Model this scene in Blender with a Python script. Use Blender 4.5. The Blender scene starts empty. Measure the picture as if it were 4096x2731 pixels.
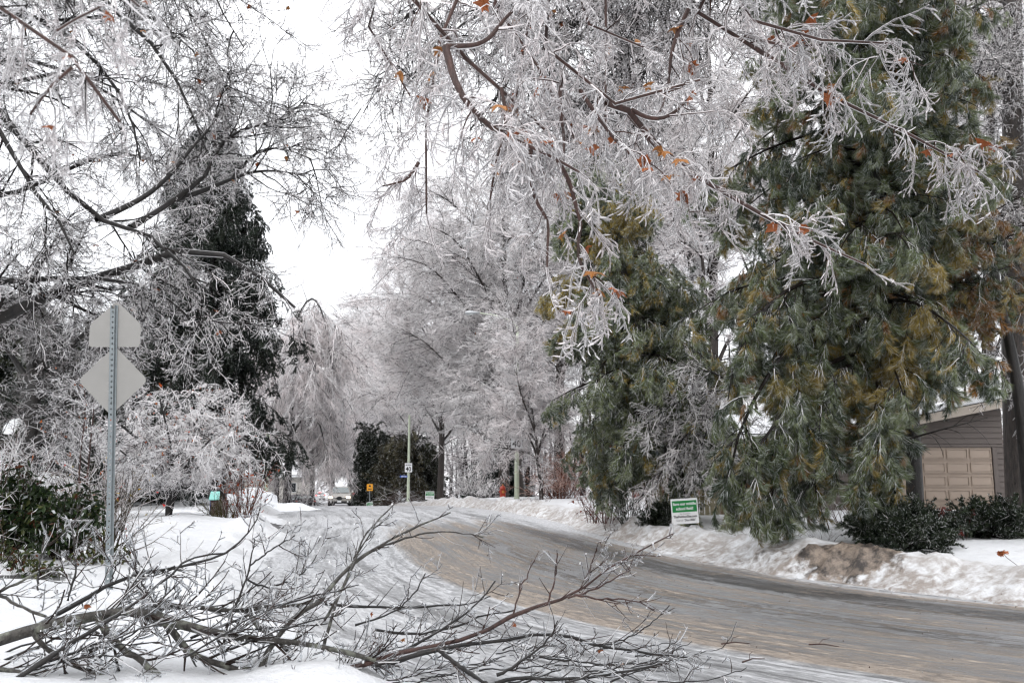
import bpy, bmesh, math, random
import numpy as np
from mathutils import Vector, Matrix, Euler

sc = bpy.context.scene
R = math.radians
# ---------------------------------------------------------------- camera
F, CX, CY, H, PITCH = 3600.0, 2048.0, 1365.5, 1.65, R(8.44)
cd = bpy.data.cameras.new('camera'); cam = bpy.data.objects.new('camera', cd)
sc.collection.objects.link(cam); sc.camera = cam
cam.location = (0, 0, H); cam.rotation_euler = (R(90) + PITCH, 0, 0)
cd.sensor_width = 36.0; cd.lens = 36.0 * F / 4096.0
cd.clip_start = 0.05; cd.clip_end = 3000
cd.dof.use_dof = True; cd.dof.focus_distance = 12.0; cd.dof.aperture_fstop = 7.0
# ---------------------------------------------------------------- overcast sky
w = bpy.data.worlds.new('World'); sc.world = w; w.use_nodes = True
nt = w.node_tree; nt.nodes.clear()
sky = nt.nodes.new('ShaderNodeTexSky'); sky.sky_type = 'NISHITA'; sky.sun_disc = False
sky.sun_elevation = R(38); sky.sun_rotation = R(200)
cl = nt.nodes.new('ShaderNodeTexNoise'); cl.inputs['Scale'].default_value = 1.6; cl.inputs['Detail'].default_value = 4
cr = nt.nodes.new('ShaderNodeMix'); cr.data_type = 'RGBA'
cr.inputs['A'].default_value = (6.0, 6.1, 6.35, 1); cr.inputs['B'].default_value = (6.9, 6.9, 7.0, 1)
mx = nt.nodes.new('ShaderNodeMix'); mx.data_type = 'RGBA'; mx.inputs['Factor'].default_value = 0.93
bg = nt.nodes.new('ShaderNodeBackground'); bg.inputs['Strength'].default_value = 0.1
wo = nt.nodes.new('ShaderNodeOutputWorld')
nt.links.new(cl.outputs['Fac'], cr.inputs['Factor'])
# overcast skies brighten from the horizon to the zenith
tcw = nt.nodes.new('ShaderNodeTexCoord'); sep = nt.nodes.new('ShaderNodeSeparateXYZ'); nt.links.new(tcw.outputs['Generated'], sep.inputs[0])
gm = nt.nodes.new('ShaderNodeMapRange'); gm.inputs['From Min'].default_value = 0.0; gm.inputs['From Max'].default_value = 1.0; gm.inputs['To Min'].default_value = 0.1; gm.inputs['To Max'].default_value = 0.21
nt.links.new(sep.outputs['Z'], gm.inputs['Value']); nt.links.new(gm.outputs[0], bg.inputs['Strength'])
nt.links.new(sky.outputs['Color'], mx.inputs['A']); nt.links.new(cr.outputs['Result'], mx.inputs['B'])
nt.links.new(mx.outputs['Result'], bg.inputs['Color']); nt.links.new(bg.outputs[0], wo.inputs[0])
sl = bpy.data.lights.new('sun', 'SUN'); sl.energy = 0.6; sl.angle = R(40); sl.color = (1, 0.97, 0.93)
so = bpy.data.objects.new('sun', sl); sc.collection.objects.link(so)
so.rotation_euler = (R(52), 0, R(-20)); so.location = (0, -10, 30)
vs = sc.view_settings; vs.view_transform = 'Standard'; vs.look = 'None'; vs.exposure = 0.92; vs.gamma = 1.0
cy = sc.cycles
cy.max_bounces = 7; cy.diffuse_bounces = 4; cy.glossy_bounces = 3; cy.transmission_bounces = 6; cy.transparent_max_bounces = 28
cy.caustics_reflective = False; cy.caustics_refractive = False
cy.use_denoising = True
try: cy.denoising_prefilter = 'ACCURATE'
except Exception: pass
cy.use_adaptive_sampling = True; cy.adaptive_threshold = 0.02; cy.adaptive_min_samples = 10
cy.pixel_filter_type = 'BLACKMAN_HARRIS'; cy.filter_width = 1.3
COL = sc.collection

# ---------------------------------------------------------------- helpers
def at(px, py, d):
    x = (px - CX) / F; v = (CY - py) / F
    k = d / (math.cos(PITCH) - v * math.sin(PITCH))
    return np.array([x * k, d, H + (math.sin(PITCH) + v * math.cos(PITCH)) * k])
def xat(px, d): return (px - CX) / F * d / 1.011
def norm(a): return a / (np.linalg.norm(a, axis=-1, keepdims=True) + 1e-9)
def sstep(a, b, x):
    t = np.clip((x - a) / (b - a), 0, 1); return t * t * (3 - 2 * t)
def hash2(i, j, s):
    n = np.sin(i * 127.1 + j * 311.7 + s * 74.7) * 43758.5453
    return n - np.floor(n)
def vnoise(x, y, s=0.0):
    i, j = np.floor(x), np.floor(y); u, v = x - i, y - j
    u = u * u * (3 - 2 * u); v = v * v * (3 - 2 * v)
    return (hash2(i, j, s) * (1 - u) + hash2(i + 1, j, s) * u) * (1 - v) + (hash2(i, j + 1, s) * (1 - u) + hash2(i + 1, j + 1, s) * u) * v
def fbm(x, y, s=0.0, o=4):
    r = 0; a = 0.5
    for k in range(o):
        r = r + a * (vnoise(x, y, s + k) - 0.5); x, y, a = x * 2.03, y * 2.03, a * 0.5
    return r
def tag(o, label=None, cat=None, group=None, kind=None):
    if label: o['label'] = label
    if cat: o['category'] = cat
    if group: o['group'] = group
    if kind: o['kind'] = kind
    return o
def link(name, me, parent=None, loc=None):
    o = bpy.data.objects.new(name, me); COL.objects.link(o)
    if parent is not None: o.parent = parent
    if loc is not None: o.location = loc
    return o
def empty(name, loc=(0, 0, 0), rz=0, label=None, cat=None, group=None):
    o = bpy.data.objects.new(name, None); COL.objects.link(o); o.empty_display_size = 0.2
    o.location = loc; o.rotation_euler = (0, 0, rz)
    return tag(o, label, cat, group)
def copy_tree(o, parent=None):
    c = o.copy(); COL.objects.link(c); c.parent = parent
    for ch in o.children: copy_tree(ch, c)
    return c

# ---------------------------------------------------------------- materials
def new_mat(name):
    m = bpy.data.materials.new(name); m.use_nodes = True
    t = m.node_tree; b = t.nodes['Principled BSDF']
    return m, t, b
def nd(t, kind, **kw):
    n = t.nodes.new('ShaderNode' + kind)
    for k, v in kw.items():
        if k in n.inputs: n.inputs[k].default_value = v
        else: setattr(n, k, v)
    return n
def ramp(t, src, stops):
    r = t.nodes.new('ShaderNodeValToRGB'); e = r.color_ramp.elements
    while len(e) < len(stops): e.new(0.5)
    for q, (p, c) in zip(e, stops):
        q.position = p; q.color = (c, c, c, 1) if not hasattr(c, '__len__') else (*c, 1)
    t.links.new(src, r.inputs['Fac']); return r.outputs['Color']
def mixc(t, fac, a, b, blend='MIX'):
    n = t.nodes.new('ShaderNodeMix'); n.data_type = 'RGBA'; n.blend_type = blend
    for nm, v in (('Factor', fac), ('A', a), ('B', b)):
        s = n.inputs[nm]
        if hasattr(v, 'is_output') or isinstance(v, bpy.types.NodeSocket): t.links.new(v, s)
        elif nm == 'Factor': s.default_value = v
        else: s.default_value = (*v, 1)
    return n.outputs['Result']
def math_n(t, op, a, b=None):
    n = t.nodes.new('ShaderNodeMath'); n.operation = op
    for i, v in enumerate((a, b)):
        if v is None: continue
        if isinstance(v, bpy.types.NodeSocket): t.links.new(v, n.inputs[i])
        else: n.inputs[i].default_value = v
    return n.outputs[0]
def noise(t, scale, detail=4, rough=0.55, vec=None, dim='3D'):
    n = nd(t, 'TexNoise', Scale=scale, Detail=detail, Roughness=rough)
    if vec is not None: t.links.new(vec, n.inputs['Vector'])
    return n.outputs['Fac']
def bump(t, b, h, strength=0.4, dist=0.02):
    n = nd(t, 'Bump', Strength=strength, Distance=dist)
    t.links.new(h, n.inputs['Height']); t.links.new(n.outputs[0], b.inputs['Normal'])
def objco(t): return t.nodes.new('ShaderNodeTexCoord').outputs['Object']
def simple(name, col, rough=0.6, metal=0.0, var=0.12, scale=8.0, bmp=0.0, spec=0.5):
    m, t, b = new_mat(name)
    n = noise(t, scale, 5, 0.6, objco(t))
    c0 = tuple(max(0, c * (1 - var)) for c in col); c1 = tuple(min(1, c * (1 + var)) for c in col)
    t.links.new(mixc(t, n, c0, c1), b.inputs['Base Color'])
    b.inputs['Roughness'].default_value = rough; b.inputs['Metallic'].default_value = metal
    b.inputs['Specular IOR Level'].default_value = spec
    if bmp: bump(t, b, n, bmp, 0.01)
    return m
def emit(name, col, s):
    m, t, b = new_mat(name)
    b.inputs['Base Color'].default_value = (*col, 1); b.inputs['Emission Color'].default_value = (*col, 1)
    b.inputs['Emission Strength'].default_value = s
    return m
# foliage / twigs: colour per face ("col"); sprays also carry a tint per spray. Ice coat as gloss and a little light passing through
def crown_mat(name, rough, spec, trans, tint):
    m, t, b = new_mat(name)
    a = nd(t, 'Attribute', attribute_name='col'); c = a.outputs['Color']
    if tint:
        q = nd(t, 'Attribute', attribute_name='tint'); q.attribute_type = 'INSTANCER'
        c = mixc(t, a.outputs['Alpha'], mixc(t, 1.0, c, q.outputs['Color'], 'MULTIPLY'), c)
    t.links.new(c, b.inputs['Base Color'])
    b.inputs['Roughness'].default_value = rough; b.inputs['Specular IOR Level'].default_value = spec
    tr = nd(t, 'BsdfTranslucent'); t.links.new(c, tr.inputs['Color'])
    ms = nd(t, 'MixShader', Fac=trans)
    t.links.new(b.outputs[0], ms.inputs[1]); t.links.new(tr.outputs[0], ms.inputs[2])
    t.links.new(ms.outputs[0], t.nodes['Material Output'].inputs['Surface'])
    return m
M = {}
M['twig'] = crown_mat('iced_twig', 0.25, 0.25, 0.30, False)
M['twig_t'] = crown_mat('iced_twig_spray', 0.25, 0.25, 0.30, True)
M['needle'] = crown_mat('iced_needle', 0.4, 0.2, 0.25, False)
M['needle_t'] = crown_mat('iced_needle_spray', 0.4, 0.2, 0.25, True)
def bark(name, dark, light, scale=14, lichen=None):
    m, t, b = new_mat(name)
    co = objco(t); mp = nd(t, 'Mapping'); mp.inputs['Scale'].default_value = (1, 1, 0.22); t.links.new(co, mp.inputs['Vector'])
    n = noise(t, scale, 8, 0.65, mp.outputs[0])
    c = mixc(t, ramp(t, n, [(0.35, 0.0), (0.68, 1.0)]), dark, light)
    if lichen:
        l = ramp(t, noise(t, 9, 4, 0.6, co), [(0.52, 0.0), (0.62, 1.0)]); c = mixc(t, l, c, lichen)
    t.links.new(c, b.inputs['Base Color']); b.inputs['Roughness'].default_value = 0.55
    bump(t, b, n, 0.9, 0.03)
    return m
M['bark'] = bark('wet_dark_bark', (0.004, 0.0035, 0.003), (0.020, 0.016, 0.014))
M['bark_brown'] = bark('brown_bark', (0.010, 0.0075, 0.006), (0.045, 0.033, 0.027), 18)
M['bark_lichen'] = bark('lichen_grey_bark', (0.018, 0.015, 0.013), (0.075, 0.068, 0.058), 26, (0.15, 0.155, 0.125))
M['bark_red'] = bark('reddish_bark', (0.028, 0.013, 0.010), (0.085, 0.040, 0.031), 20)
# clear glaze: see-through face on, white and glossy where the surface turns away
def glaze(name, tint):
    m, t, b = new_mat(name)
    c = None
    if tint:
        q = nd(t, 'Attribute', attribute_name='tint'); q.attribute_type = 'INSTANCER'; t.links.new(q.outputs['Color'], b.inputs['Base Color'])
    else: b.inputs['Base Color'].default_value = (0.93, 0.94, 0.95, 1)
    b.inputs['Roughness'].default_value = 0.12; b.inputs['IOR'].default_value = 1.31; b.inputs['Specular IOR Level'].default_value = 0.7
    lw = nd(t, 'LayerWeight', Blend=0.42); f = ramp(t, lw.outputs['Facing'], [(0.08, 0.16), (0.5, 0.62), (0.85, 0.92)] if tint else [(0.1, 0.03), (0.5, 0.18), (0.92, 0.6)])
    tp = nd(t, 'BsdfTransparent'); tp.inputs['Color'].default_value = (0.95, 0.96, 0.97, 1)
    ms = nd(t, 'MixShader'); t.links.new(f, ms.inputs['Fac']); t.links.new(tp.outputs[0], ms.inputs[1]); t.links.new(b.outputs[0], ms.inputs[2])
    t.links.new(ms.outputs[0], t.nodes['Material Output'].inputs['Surface'])
    return m
M['ice'] = glaze('clear_ice', False); M['ice_t'] = glaze('clear_ice_spray', True)
M['snow_lump'] = simple('snow_lump', (0.86, 0.87, 0.89), 0.6, 0, 0.04, 20, 0.4)
M['leaf'] = simple('dead_leaf', (0.30, 0.085, 0.02), 0.5, 0, 0.5, 25, 0.3)
M['leaf_gold'] = simple('golden_leaf', (0.33, 0.135, 0.03), 0.5, 0, 0.4, 25, 0.3)

# ---------------------------------------------------------------- geometry collector
class Geo:
    def __init__(s): s.V = []; s.Q = []; s.T = []; s.qc = []; s.tc = []; s.n = 0; s.qm = []; s.tm = []; s.P = []
    def quads(s, v, q, c, m=0):
        s.V.append(v); s.Q.append(q + s.n); s.qc.append(c); s.qm.append(np.full(len(q), m)); s.n += len(v)
    def tris(s, tv, c, m=0):          # tv (N,3,3)
        N = len(tv)
        s.V.append(tv.reshape(-1, 3)); s.T.append(np.arange(N * 3).reshape(N, 3) + s.n); s.tc.append(c); s.tm.append(np.full(N, m)); s.n += N * 3
    def tubes(s, pts, rad, k, cb, ci, mode, rng, p=0.6, m=0):
        N, P, _ = pts.shape
        if N == 0: return
        tan = np.empty_like(pts)
        tan[:, 1:-1] = pts[:, 2:] - pts[:, :-2]; tan[:, 0] = pts[:, 1] - pts[:, 0]; tan[:, -1] = pts[:, -1] - pts[:, -2]
        tan = norm(tan)
        up = np.array([0, 0, 1.0]); ref = up - (tan * up).sum(-1, keepdims=True) * tan
        ref = np.where(np.linalg.norm(ref, axis=-1, keepdims=True) < 0.15, np.array([0.3, 0.9, 0.1]) - (tan * np.array([0.3, 0.9, 0.1])).sum(-1, keepdims=True) * tan, ref)
        n1 = norm(ref); n2 = np.cross(tan, n1)
        ph = np.arange(k) * 2 * np.pi / k
        ph = np.broadcast_to(ph, (N, k)) + (rng.uniform(0, 6.28, (N, 1)) if mode == 'rand' else np.pi / k)
        v = pts[:, :, None] + rad[:, :, None, None] * (np.cos(ph)[:, None, :, None] * n1[:, :, None] + np.sin(ph)[:, None, :, None] * n2[:, :, None])
        base = (np.arange(N) * P * k)[:, None, None]
        i = (np.arange(P - 1) * k)[None, :, None]; j = np.arange(k)[None, None, :]; j2 = (j + 1) % k
        q = np.stack([base + i + j, base + i + j2, base + i + k + j2, base + i + k + j], -1).reshape(-1, 4)
        if mode == 'rand': ice = rng.random((N, 1, k)) < p
        else:
            a = np.cos(np.arange(k) * 2 * np.pi / k + 2 * np.pi / k)   # face centre angle from "up"
            ice = (a > 0.45) if mode == 'top' else ((a > 0.45) | (a < -0.6)) if mode == 'rim' else (a > 9)
            ice = np.broadcast_to(ice, (N, 1, k))
        ice = np.broadcast_to(ice, (N, P - 1, k))
        cb = np.asarray(cb, float); ci = np.asarray(ci, float)
        if cb.ndim == 1: cb = np.broadcast_to(cb, (N, 3))
        if ci.ndim == 1: ci = np.broadcast_to(ci, (N, 3)) * rng.uniform(0.86, 1.08, (N, 1))
        c = np.where(ice[..., None], ci[:, None, None], cb[:, None, None]).reshape(-1, 3)
        s.quads(v.reshape(-1, 3), q, np.clip(c, 0, 1), m)
    def sprays(s, pos, d, scl, tint, rng, roll=0.35):
        """points that each carry one spray: x axis along d, z axis as far up as it goes"""
        n = len(pos); x = norm(d); up = np.array([0, 0, 1.0]) + roll * rng.normal(size=(n, 3))
        y = norm(np.cross(up, x)); z = np.cross(x, y)
        rot = np.stack([np.arctan2(y[:, 2], z[:, 2]), -np.arcsin(np.clip(x[:, 2], -1, 1)), np.arctan2(x[:, 1], x[:, 0])], 1)
        s.P.append((pos, rot, np.broadcast_to(scl, (n,)), np.broadcast_to(tint, (n, 3)), rng.integers(0, 5, n)))
    def build(s, name, mats, parent=None, smooth=False, kind=None, style=None):
        V = np.concatenate(s.V) if s.V else np.zeros((0, 3))
        nv = len(V)
        if s.P: V = np.concatenate([V] + [p[0] for p in s.P])
        Q = np.concatenate(s.Q) if s.Q else np.zeros((0, 4), int); T = np.concatenate(s.T) if s.T else np.zeros((0, 3), int)
        me = bpy.data.meshes.new(name)
        nq, ntr = len(Q), len(T); nl = nq * 4 + ntr * 3
        me.vertices.add(len(V)); me.vertices.foreach_set('co', V.astype(np.float32).ravel())
        me.loops.add(nl); me.loops.foreach_set('vertex_index', np.concatenate([Q.ravel(), T.ravel()]).astype(np.int32))
        me.polygons.add(nq + ntr)
        me.polygons.foreach_set('loop_start', np.concatenate([np.arange(nq) * 4, nq * 4 + np.arange(ntr) * 3]).astype(np.int32))
        me.polygons.foreach_set('material_index', np.concatenate(s.qm + s.tm).astype(np.int32))
        me.polygons.foreach_set('use_smooth', np.full(nq + ntr, smooth))
        c = np.concatenate(s.qc + s.tc); c4 = np.zeros((len(c), 4), np.float32); c4[:, :c.shape[1]] = c
        at_ = me.attributes.new('col', 'FLOAT_COLOR', 'FACE'); at_.data.foreach_set('color', c4.ravel())
        for mm in (mats if isinstance(mats, (list, tuple)) else [mats]): me.materials.append(mm)
        if s.P:
            n = len(V); rot = np.zeros((n, 3), np.float32); scl = np.zeros(n, np.float32); ti = np.ones((n, 4), np.float32); ix = np.zeros(n, np.int32)
            rot[nv:] = np.concatenate([p[1] for p in s.P]); scl[nv:] = np.concatenate([p[2] for p in s.P]); ti[nv:, :3] = np.concatenate([p[3] for p in s.P]); ix[nv:] = np.concatenate([p[4] for p in s.P])
            me.attributes.new('rot', 'FLOAT_VECTOR', 'POINT').data.foreach_set('vector', rot.ravel())
            me.attributes.new('scl', 'FLOAT', 'POINT').data.foreach_set('value', scl)
            me.attributes.new('tint', 'FLOAT_COLOR', 'POINT').data.foreach_set('color', ti.ravel())
            me.attributes.new('idx', 'INT', 'POINT').data.foreach_set('value', ix)
        me.update(calc_edges=True)
        o = link(name, me, parent)
        if s.P: o.modifiers.new('sprays', 'NODES').node_group = spray_group(style)
        if kind: o['kind'] = kind
        return o

def grow(start, d, L, P, wig, grav, rng):
    N = len(start); pts = np.empty((N, P, 3)); pts[:, 0] = start
    L = np.broadcast_to(np.asarray(L, float), (N,)); step = (L / (P - 1))[:, None]
    g = np.zeros((1, 3)); d = norm(np.asarray(d, float))
    for i in range(1, P):
        d = norm(d + wig * rng.normal(size=(N, 3)) + np.array([0, 0, -1.0]) * grav)
        pts[:, i] = pts[:, i - 1] + d * step
    return pts
def plen(pp): return np.linalg.norm(np.diff(pp, axis=1), axis=-1).sum(1)
def kids(pp, pr, n, L, P, rng, t=(0.15, 1), ang=(35, 65), wig=0.12, grav=0.0, rr=0.6, tip=0.3, rmin=0.002, per_m=True, shrink=0.4, flat=0.0, rmax=1, rel=False, tend=False):
    Mn, Q, _ = pp.shape; pl = plen(pp)
    cnt = rng.poisson(n * pl) if per_m else np.full(Mn, n)
    idx = np.repeat(np.arange(Mn), cnt); K = len(idx)
    tt = rng.uniform(t[0], t[1], K)
    if tend: tt = 1 - (1 - tt) ** 1.5 * 1.0
    f = np.clip(tt * (Q - 1), 0, Q - 1.001); i = f.astype(int); wv = (f - i)[:, None]
    pos = pp[idx, i] * (1 - wv) + pp[idx, i + 1] * wv; r = pr[idx, i] * (1 - wv[:, 0]) + pr[idx, i + 1] * wv[:, 0]
    tan = norm(pp[idx, i + 1] - pp[idx, i])
    rv = rng.normal(size=(K, 3)); rv[:, 2] *= (1 - flat)
    perp = norm(rv - (rv * tan).sum(-1, keepdims=True) * tan)
    a = np.radians(rng.uniform(ang[0], ang[1], K))[:, None]
    d = tan * np.cos(a) + perp * np.sin(a)
    ln = rng.uniform(L[0], L[1], K) * (1 - shrink * tt)
    if rel: ln = ln * pl[idx]
    pts = grow(pos, d, ln, P, wig, grav, rng)
    r0 = np.clip(r * rr, rmin, rmax); s = np.linspace(1, tip, P)
    return pts, r0[:, None] * s[None]
def trace(lst, d0=None):
    return np.array([at(*p) if len(p) == 3 else at(p[0], p[1], d0) for p in lst])
def resample(pl, P, rng=None, jit=0.0):
    pl = np.asarray(pl, float)
    for _ in range(2):          # Chaikin smoothing
        a = pl[:-1] * 0.75 + pl[1:] * 0.25; b_ = pl[:-1] * 0.25 + pl[1:] * 0.75
        pl = np.concatenate([pl[:1], np.stack([a, b_], 1).reshape(-1, 3), pl[-1:]])
    s = np.r_[0, np.cumsum(np.linalg.norm(np.diff(pl, axis=0), axis=1))]
    u = np.linspace(0, s[-1], P); out = np.stack([np.interp(u, s, pl[:, k]) for k in range(3)], 1)
    if rng is not None and jit: out[1:-1] += rng.normal(size=(P - 2, 3)) * jit
    return out
ICE = np.array([0.95, 0.94, 0.945]); ICEP = np.array([0.93, 0.86, 0.855]); DK = np.array([0.016, 0.0125, 0.011])
# ---------------------------------------------------------------- road line and terrain height
_c = np.array([(-42, 200), (-26, 120), (-14.6, 75), (-8.2, 51), (-4.1, 37), (-1.9, 25.5), (-0.6, 18.2), (0.9, 13.4), (3.0, 10.0), (6.0, 7.2), (10, 5.0), (15, 3.6), (22, 2.6), (60, 1.0)], float)
_c3 = np.c_[_c, np.zeros(len(_c))]
CLINE = resample(_c3, 700)[:, :2]
CS = np.r_[0, np.cumsum(np.linalg.norm(np.diff(CLINE, axis=0), axis=1))]
CT = norm(np.gradient(CLINE, axis=0)); CN = np.stack([CT[:, 1], -CT[:, 0]], 1)   # CN points to the photographer's left
CN = -CN                                                                          # right-hand side positive
def road_uv(x, y):
    x = np.asarray(x, float).ravel(); y = np.asarray(y, float).ravel()
    i = np.empty(len(x), int)
    for a in range(0, len(x), 20000):
        d = (x[a:a + 20000, None] - CLINE[None, :, 0]) ** 2 + (y[a:a + 20000, None] - CLINE[None, :, 1]) ** 2
        i[a:a + 20000] = d.argmin(1)
    dx, dy = x - CLINE[i, 0], y - CLINE[i, 1]
    u = dx * CN[i, 0] + dy * CN[i, 1]; rest = np.abs(dx * CT[i, 0] + dy * CT[i, 1])
    u = np.sign(u) * np.hypot(u, np.where((i == 0) | (i == len(CLINE) - 1), rest, 0))
    return u, CS[i]
def zroad(y):
    y = np.asarray(y, float)
    a = np.clip(y - 42, 0, 18); z = -0.04 * a * a / 36
    z = z - 0.04 * np.clip(y - 60, 0, 25) - 0.018 * np.clip(y - 85, 0, 150)
    return z
def half_r(y): return np.interp(y, [8, 14, 20, 30, 37, 60], [3.7, 3.9, 4.1, 4.5, 4.9, 4.7])
def half_l(y): return np.interp(y, [5, 11, 18, 25, 37, 60], [4.7, 4.6, 4.2, 4.3, 5.0, 5.0])
def strip(x, y, a, b, wd):
    a = np.array(a); b = np.array(b); t_ = b - a; L = np.linalg.norm(t_); t_ = t_ / L
    s = (x - a[0]) * t_[0] + (y - a[1]) * t_[1]; q = np.abs((x - a[0]) * -t_[1] + (y - a[1]) * t_[0])
    return sstep(wd / 2 + 0.12, wd / 2 - 0.05, q) * sstep(-0.2, 0.1, s) * sstep(L + 0.2, L - 0.1, s)
def terrain(x, y):
    shp = np.shape(x); x = np.asarray(x, float).ravel(); y = np.asarray(y, float).ravel()
    u, s = road_uv(x, y)
    wob = fbm(x * 0.9, y * 0.9, 3) * 0.8 + fbm(x * 4, y * 4, 5, 3) * 0.35
    e_r = u - half_r(y) + wob; e_l = -u - half_l(y) + wob
    e = np.maximum(e_r, e_l); right = e_r > e_l
    zr = 0.36 * sstep(0, 1.0, e) + 0.10 * sstep(1.0, 3.5, e) + 0.16 * sstep(3, 9, e)
    zl = 0.30 * sstep(0, 1.2, e) + 0.16 * sstep(1.0, 3.0, e) + 0.15 * sstep(5, 16, e)
    z = np.where(right, zr, zl)
    ridge = np.exp(-((e - 0.75) / 0.45) ** 2)
    z = z + ridge * (0.12 + 0.5 * np.maximum(fbm(x * 1.3, y * 1.3, 9), -0.12)) * np.where(y < 60, 1, 0.5)
    lump = sstep(0, 0.4, e) * (fbm(x * 0.45, y * 0.45, 11) * 0.22 + fbm(x * 1.7, y * 1.7, 14, 3) * 0.10 * (0.4 + ridge))
    z = z + lump + sstep(0.2, 0.8, e) * (fbm(x * 3.1, y * 3.1, 17, 3) * 0.06 - 0.05 * sstep(0.18, 0.3, fbm(x * 2.2 + 9, y * 2.2, 19, 2)))
    z = z + 0.5 * np.exp(-(((x + 12.6) / 2.0) ** 2 + ((y - 45) / 2.5) ** 2)) + 0.22 * np.exp(-(((x + 8.2) / 2.2) ** 2 + ((y - 24) / 1.6) ** 2))
    us0 = road_uv(np.array([5.15]), np.array([14.3]))[1][0]
    pile = np.exp(-((s - us0) / 1.25) ** 4) * np.exp(-((e - 0.55) / 0.5) ** 2) * right * (y < 20) * np.clip(0.55 + 2.4 * fbm(x * 2.0, y * 2.0, 41, 3), 0, 1.6)
    pile2 = 0.35 * np.exp(-((s - us0 + 2.6) / 0.8) ** 2) * np.exp(-((e - 0.45) / 0.3) ** 2) * right * (y < 22)
    z = z + 0.17 * pile + 0.2 * pile2 + (pile + pile2) * (fbm(x * 5, y * 5, 43, 4) * 0.3 + fbm(x * 13, y * 13, 47, 2) * 0.12)
    global DIRT; DIRT = np.clip(pile * 1.3 + pile2 * 1.2, 0, 1).reshape(shp)
    z = np.where(e < 0, -0.10 - 0.1 * sstep(0, -0.4, e), z)
    rough = fbm(x * 9, y * 9, 21, 3) * 0.05 * ridge * sstep(0, 0.3, e)
    pw = strip(x, y, (-10.5, 10.3), (-5.7, 11.85), 0.8)
    z = z * (1 - pw) + pw * 0.34 + rough
    dw = strip(x, y, (-13, 31), (-6.0, 28.6), 2.2); z = z * (1 - dw) + np.minimum(z, 0.05) * dw
    return (zroad(y) + z).reshape(shp), e.reshape(shp), right.reshape(shp), np.maximum(pw, dw).reshape(shp)
def gz(x, y): return float(terrain(np.array([x]), np.array([y]))[0][0])
def gpt(px, d, lift=0.0):
    x = xat(px, d); return np.array([x, d, gz(x, d) + lift])

def grid_mesh(name, X, Y, Z, attrs, mat, smooth=True):
    ny, nx = X.shape
    V = np.stack([X, Y, Z], -1).reshape(-1, 3)
    i = np.arange(ny - 1)[:, None] * nx; j = np.arange(nx - 1)[None]
    q = np.stack([i + j, i + j + 1, i + nx + j + 1, i + nx + j], -1).reshape(-1, 4)
    me = bpy.data.meshes.new(name)
    me.vertices.add(len(V)); me.vertices.foreach_set('co', V.astype(np.float32).ravel())
    me.loops.add(q.size); me.loops.foreach_set('vertex_index', q.astype(np.int32).ravel())
    me.polygons.add(len(q)); me.polygons.foreach_set('loop_start', (np.arange(len(q)) * 4).astype(np.int32))
    me.polygons.foreach_set('use_smooth', np.full(len(q), smooth))
    for k, v in attrs.items():
        a = me.attributes.new(k, 'FLOAT', 'POINT'); a.data.foreach_set('value', v.astype(np.float32).ravel())
    me.materials.append(mat); me.update(calc_edges=True)
    return link(name, me)

# snow
m, t, b = new_mat('snow')
ed = nd(t, 'Attribute', attribute_name='edge').outputs['Fac']; rt = nd(t, 'Attribute', attribute_name='right').outputs['Fac']
wet = nd(t, 'Attribute', attribute_name='wet').outputs['Fac']
co = objco(t)
n1 = noise(t, 1.3, 6, 0.6, co); n2 = noise(t, 7, 6, 0.65, co); n3 = noise(t, 40, 4, 0.6, co)
base = mixc(t, math_n(t, 'ADD', math_n(t, 'MULTIPLY', n1, 0.6), math_n(t, 'MULTIPLY', n2, 0.4)), (0.56, 0.57, 0.585), (0.80, 0.805, 0.815))
near = ramp(t, ed, [(0.0, 1.0), (0.30, 0.85), (0.60, 0.25), (1.0, 0.0)])       # attr edge is metres/2, clipped
dn = ramp(t, math_n(t, 'ADD', math_n(t, 'MULTIPLY', n1, 0.45), math_n(t, 'MULTIPLY', n2, 0.55)), [(0.40, 0.0), (0.56, 1.0)])
dirt = math_n(t, 'MULTIPLY', math_n(t, 'MULTIPLY', near, dn), math_n(t, 'ADD', math_n(t, 'MULTIPLY', rt, 0.75), 0.12))
c = mixc(t, dirt, base, (0.20, 0.155, 0.12))
dp = nd(t, 'Attribute', attribute_name='dirt').outputs['Fac']
n4 = noise(t, 3.3, 8, 0.75, co)
pc = mixc(t, ramp(t, n4, [(0.40, 0.0), (0.58, 1.0)]), (0.27, 0.215, 0.17), (0.03, 0.023, 0.019))
c = mixc(t, ramp(t, math_n(t, 'ADD', dp, math_n(t, 'MULTIPLY', math_n(t, 'SUBTRACT', n2, 0.5), 1.1)), [(0.22, 0.0), (0.5, 1.0)]), c, pc)
sp = ramp(t, n3, [(0.66, 0.0), (0.74, 1.0)]); c = mixc(t, math_n(t, 'MULTIPLY', sp, math_n(t, 'MULTIPLY', near, 0.5)), c, (0.08, 0.06, 0.05))
wc = mixc(t, n2, (0.03, 0.03, 0.032), (0.09, 0.088, 0.085))
c = mixc(t, ramp(t, math_n(t, 'ADD', wet, math_n(t, 'MULTIPLY', math_n(t, 'SUBTRACT', n2, 0.5), 0.5)), [(0.55, 0.0), (0.72, 1.0)]), c, wc)
t.links.new(c, b.inputs['Base Color']); b.inputs['Roughness'].default_value = 0.42
b.inputs['Subsurface Weight'].default_value = 0.0
hb = math_n(t, 'ADD', math_n(t, 'MULTIPLY', n2, 1.0), math_n(t, 'MULTIPLY', n3, 0.3)); bump(t, b, hb, 0.7, 0.06)
M['snow'] = m
ys = np.r_[np.linspace(-30, 3, 12), np.arange(3.2, 26, 0.13), np.arange(26, 60, 0.3), np.arange(60, 120, 1.0), np.linspace(122, 700, 30)]
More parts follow.
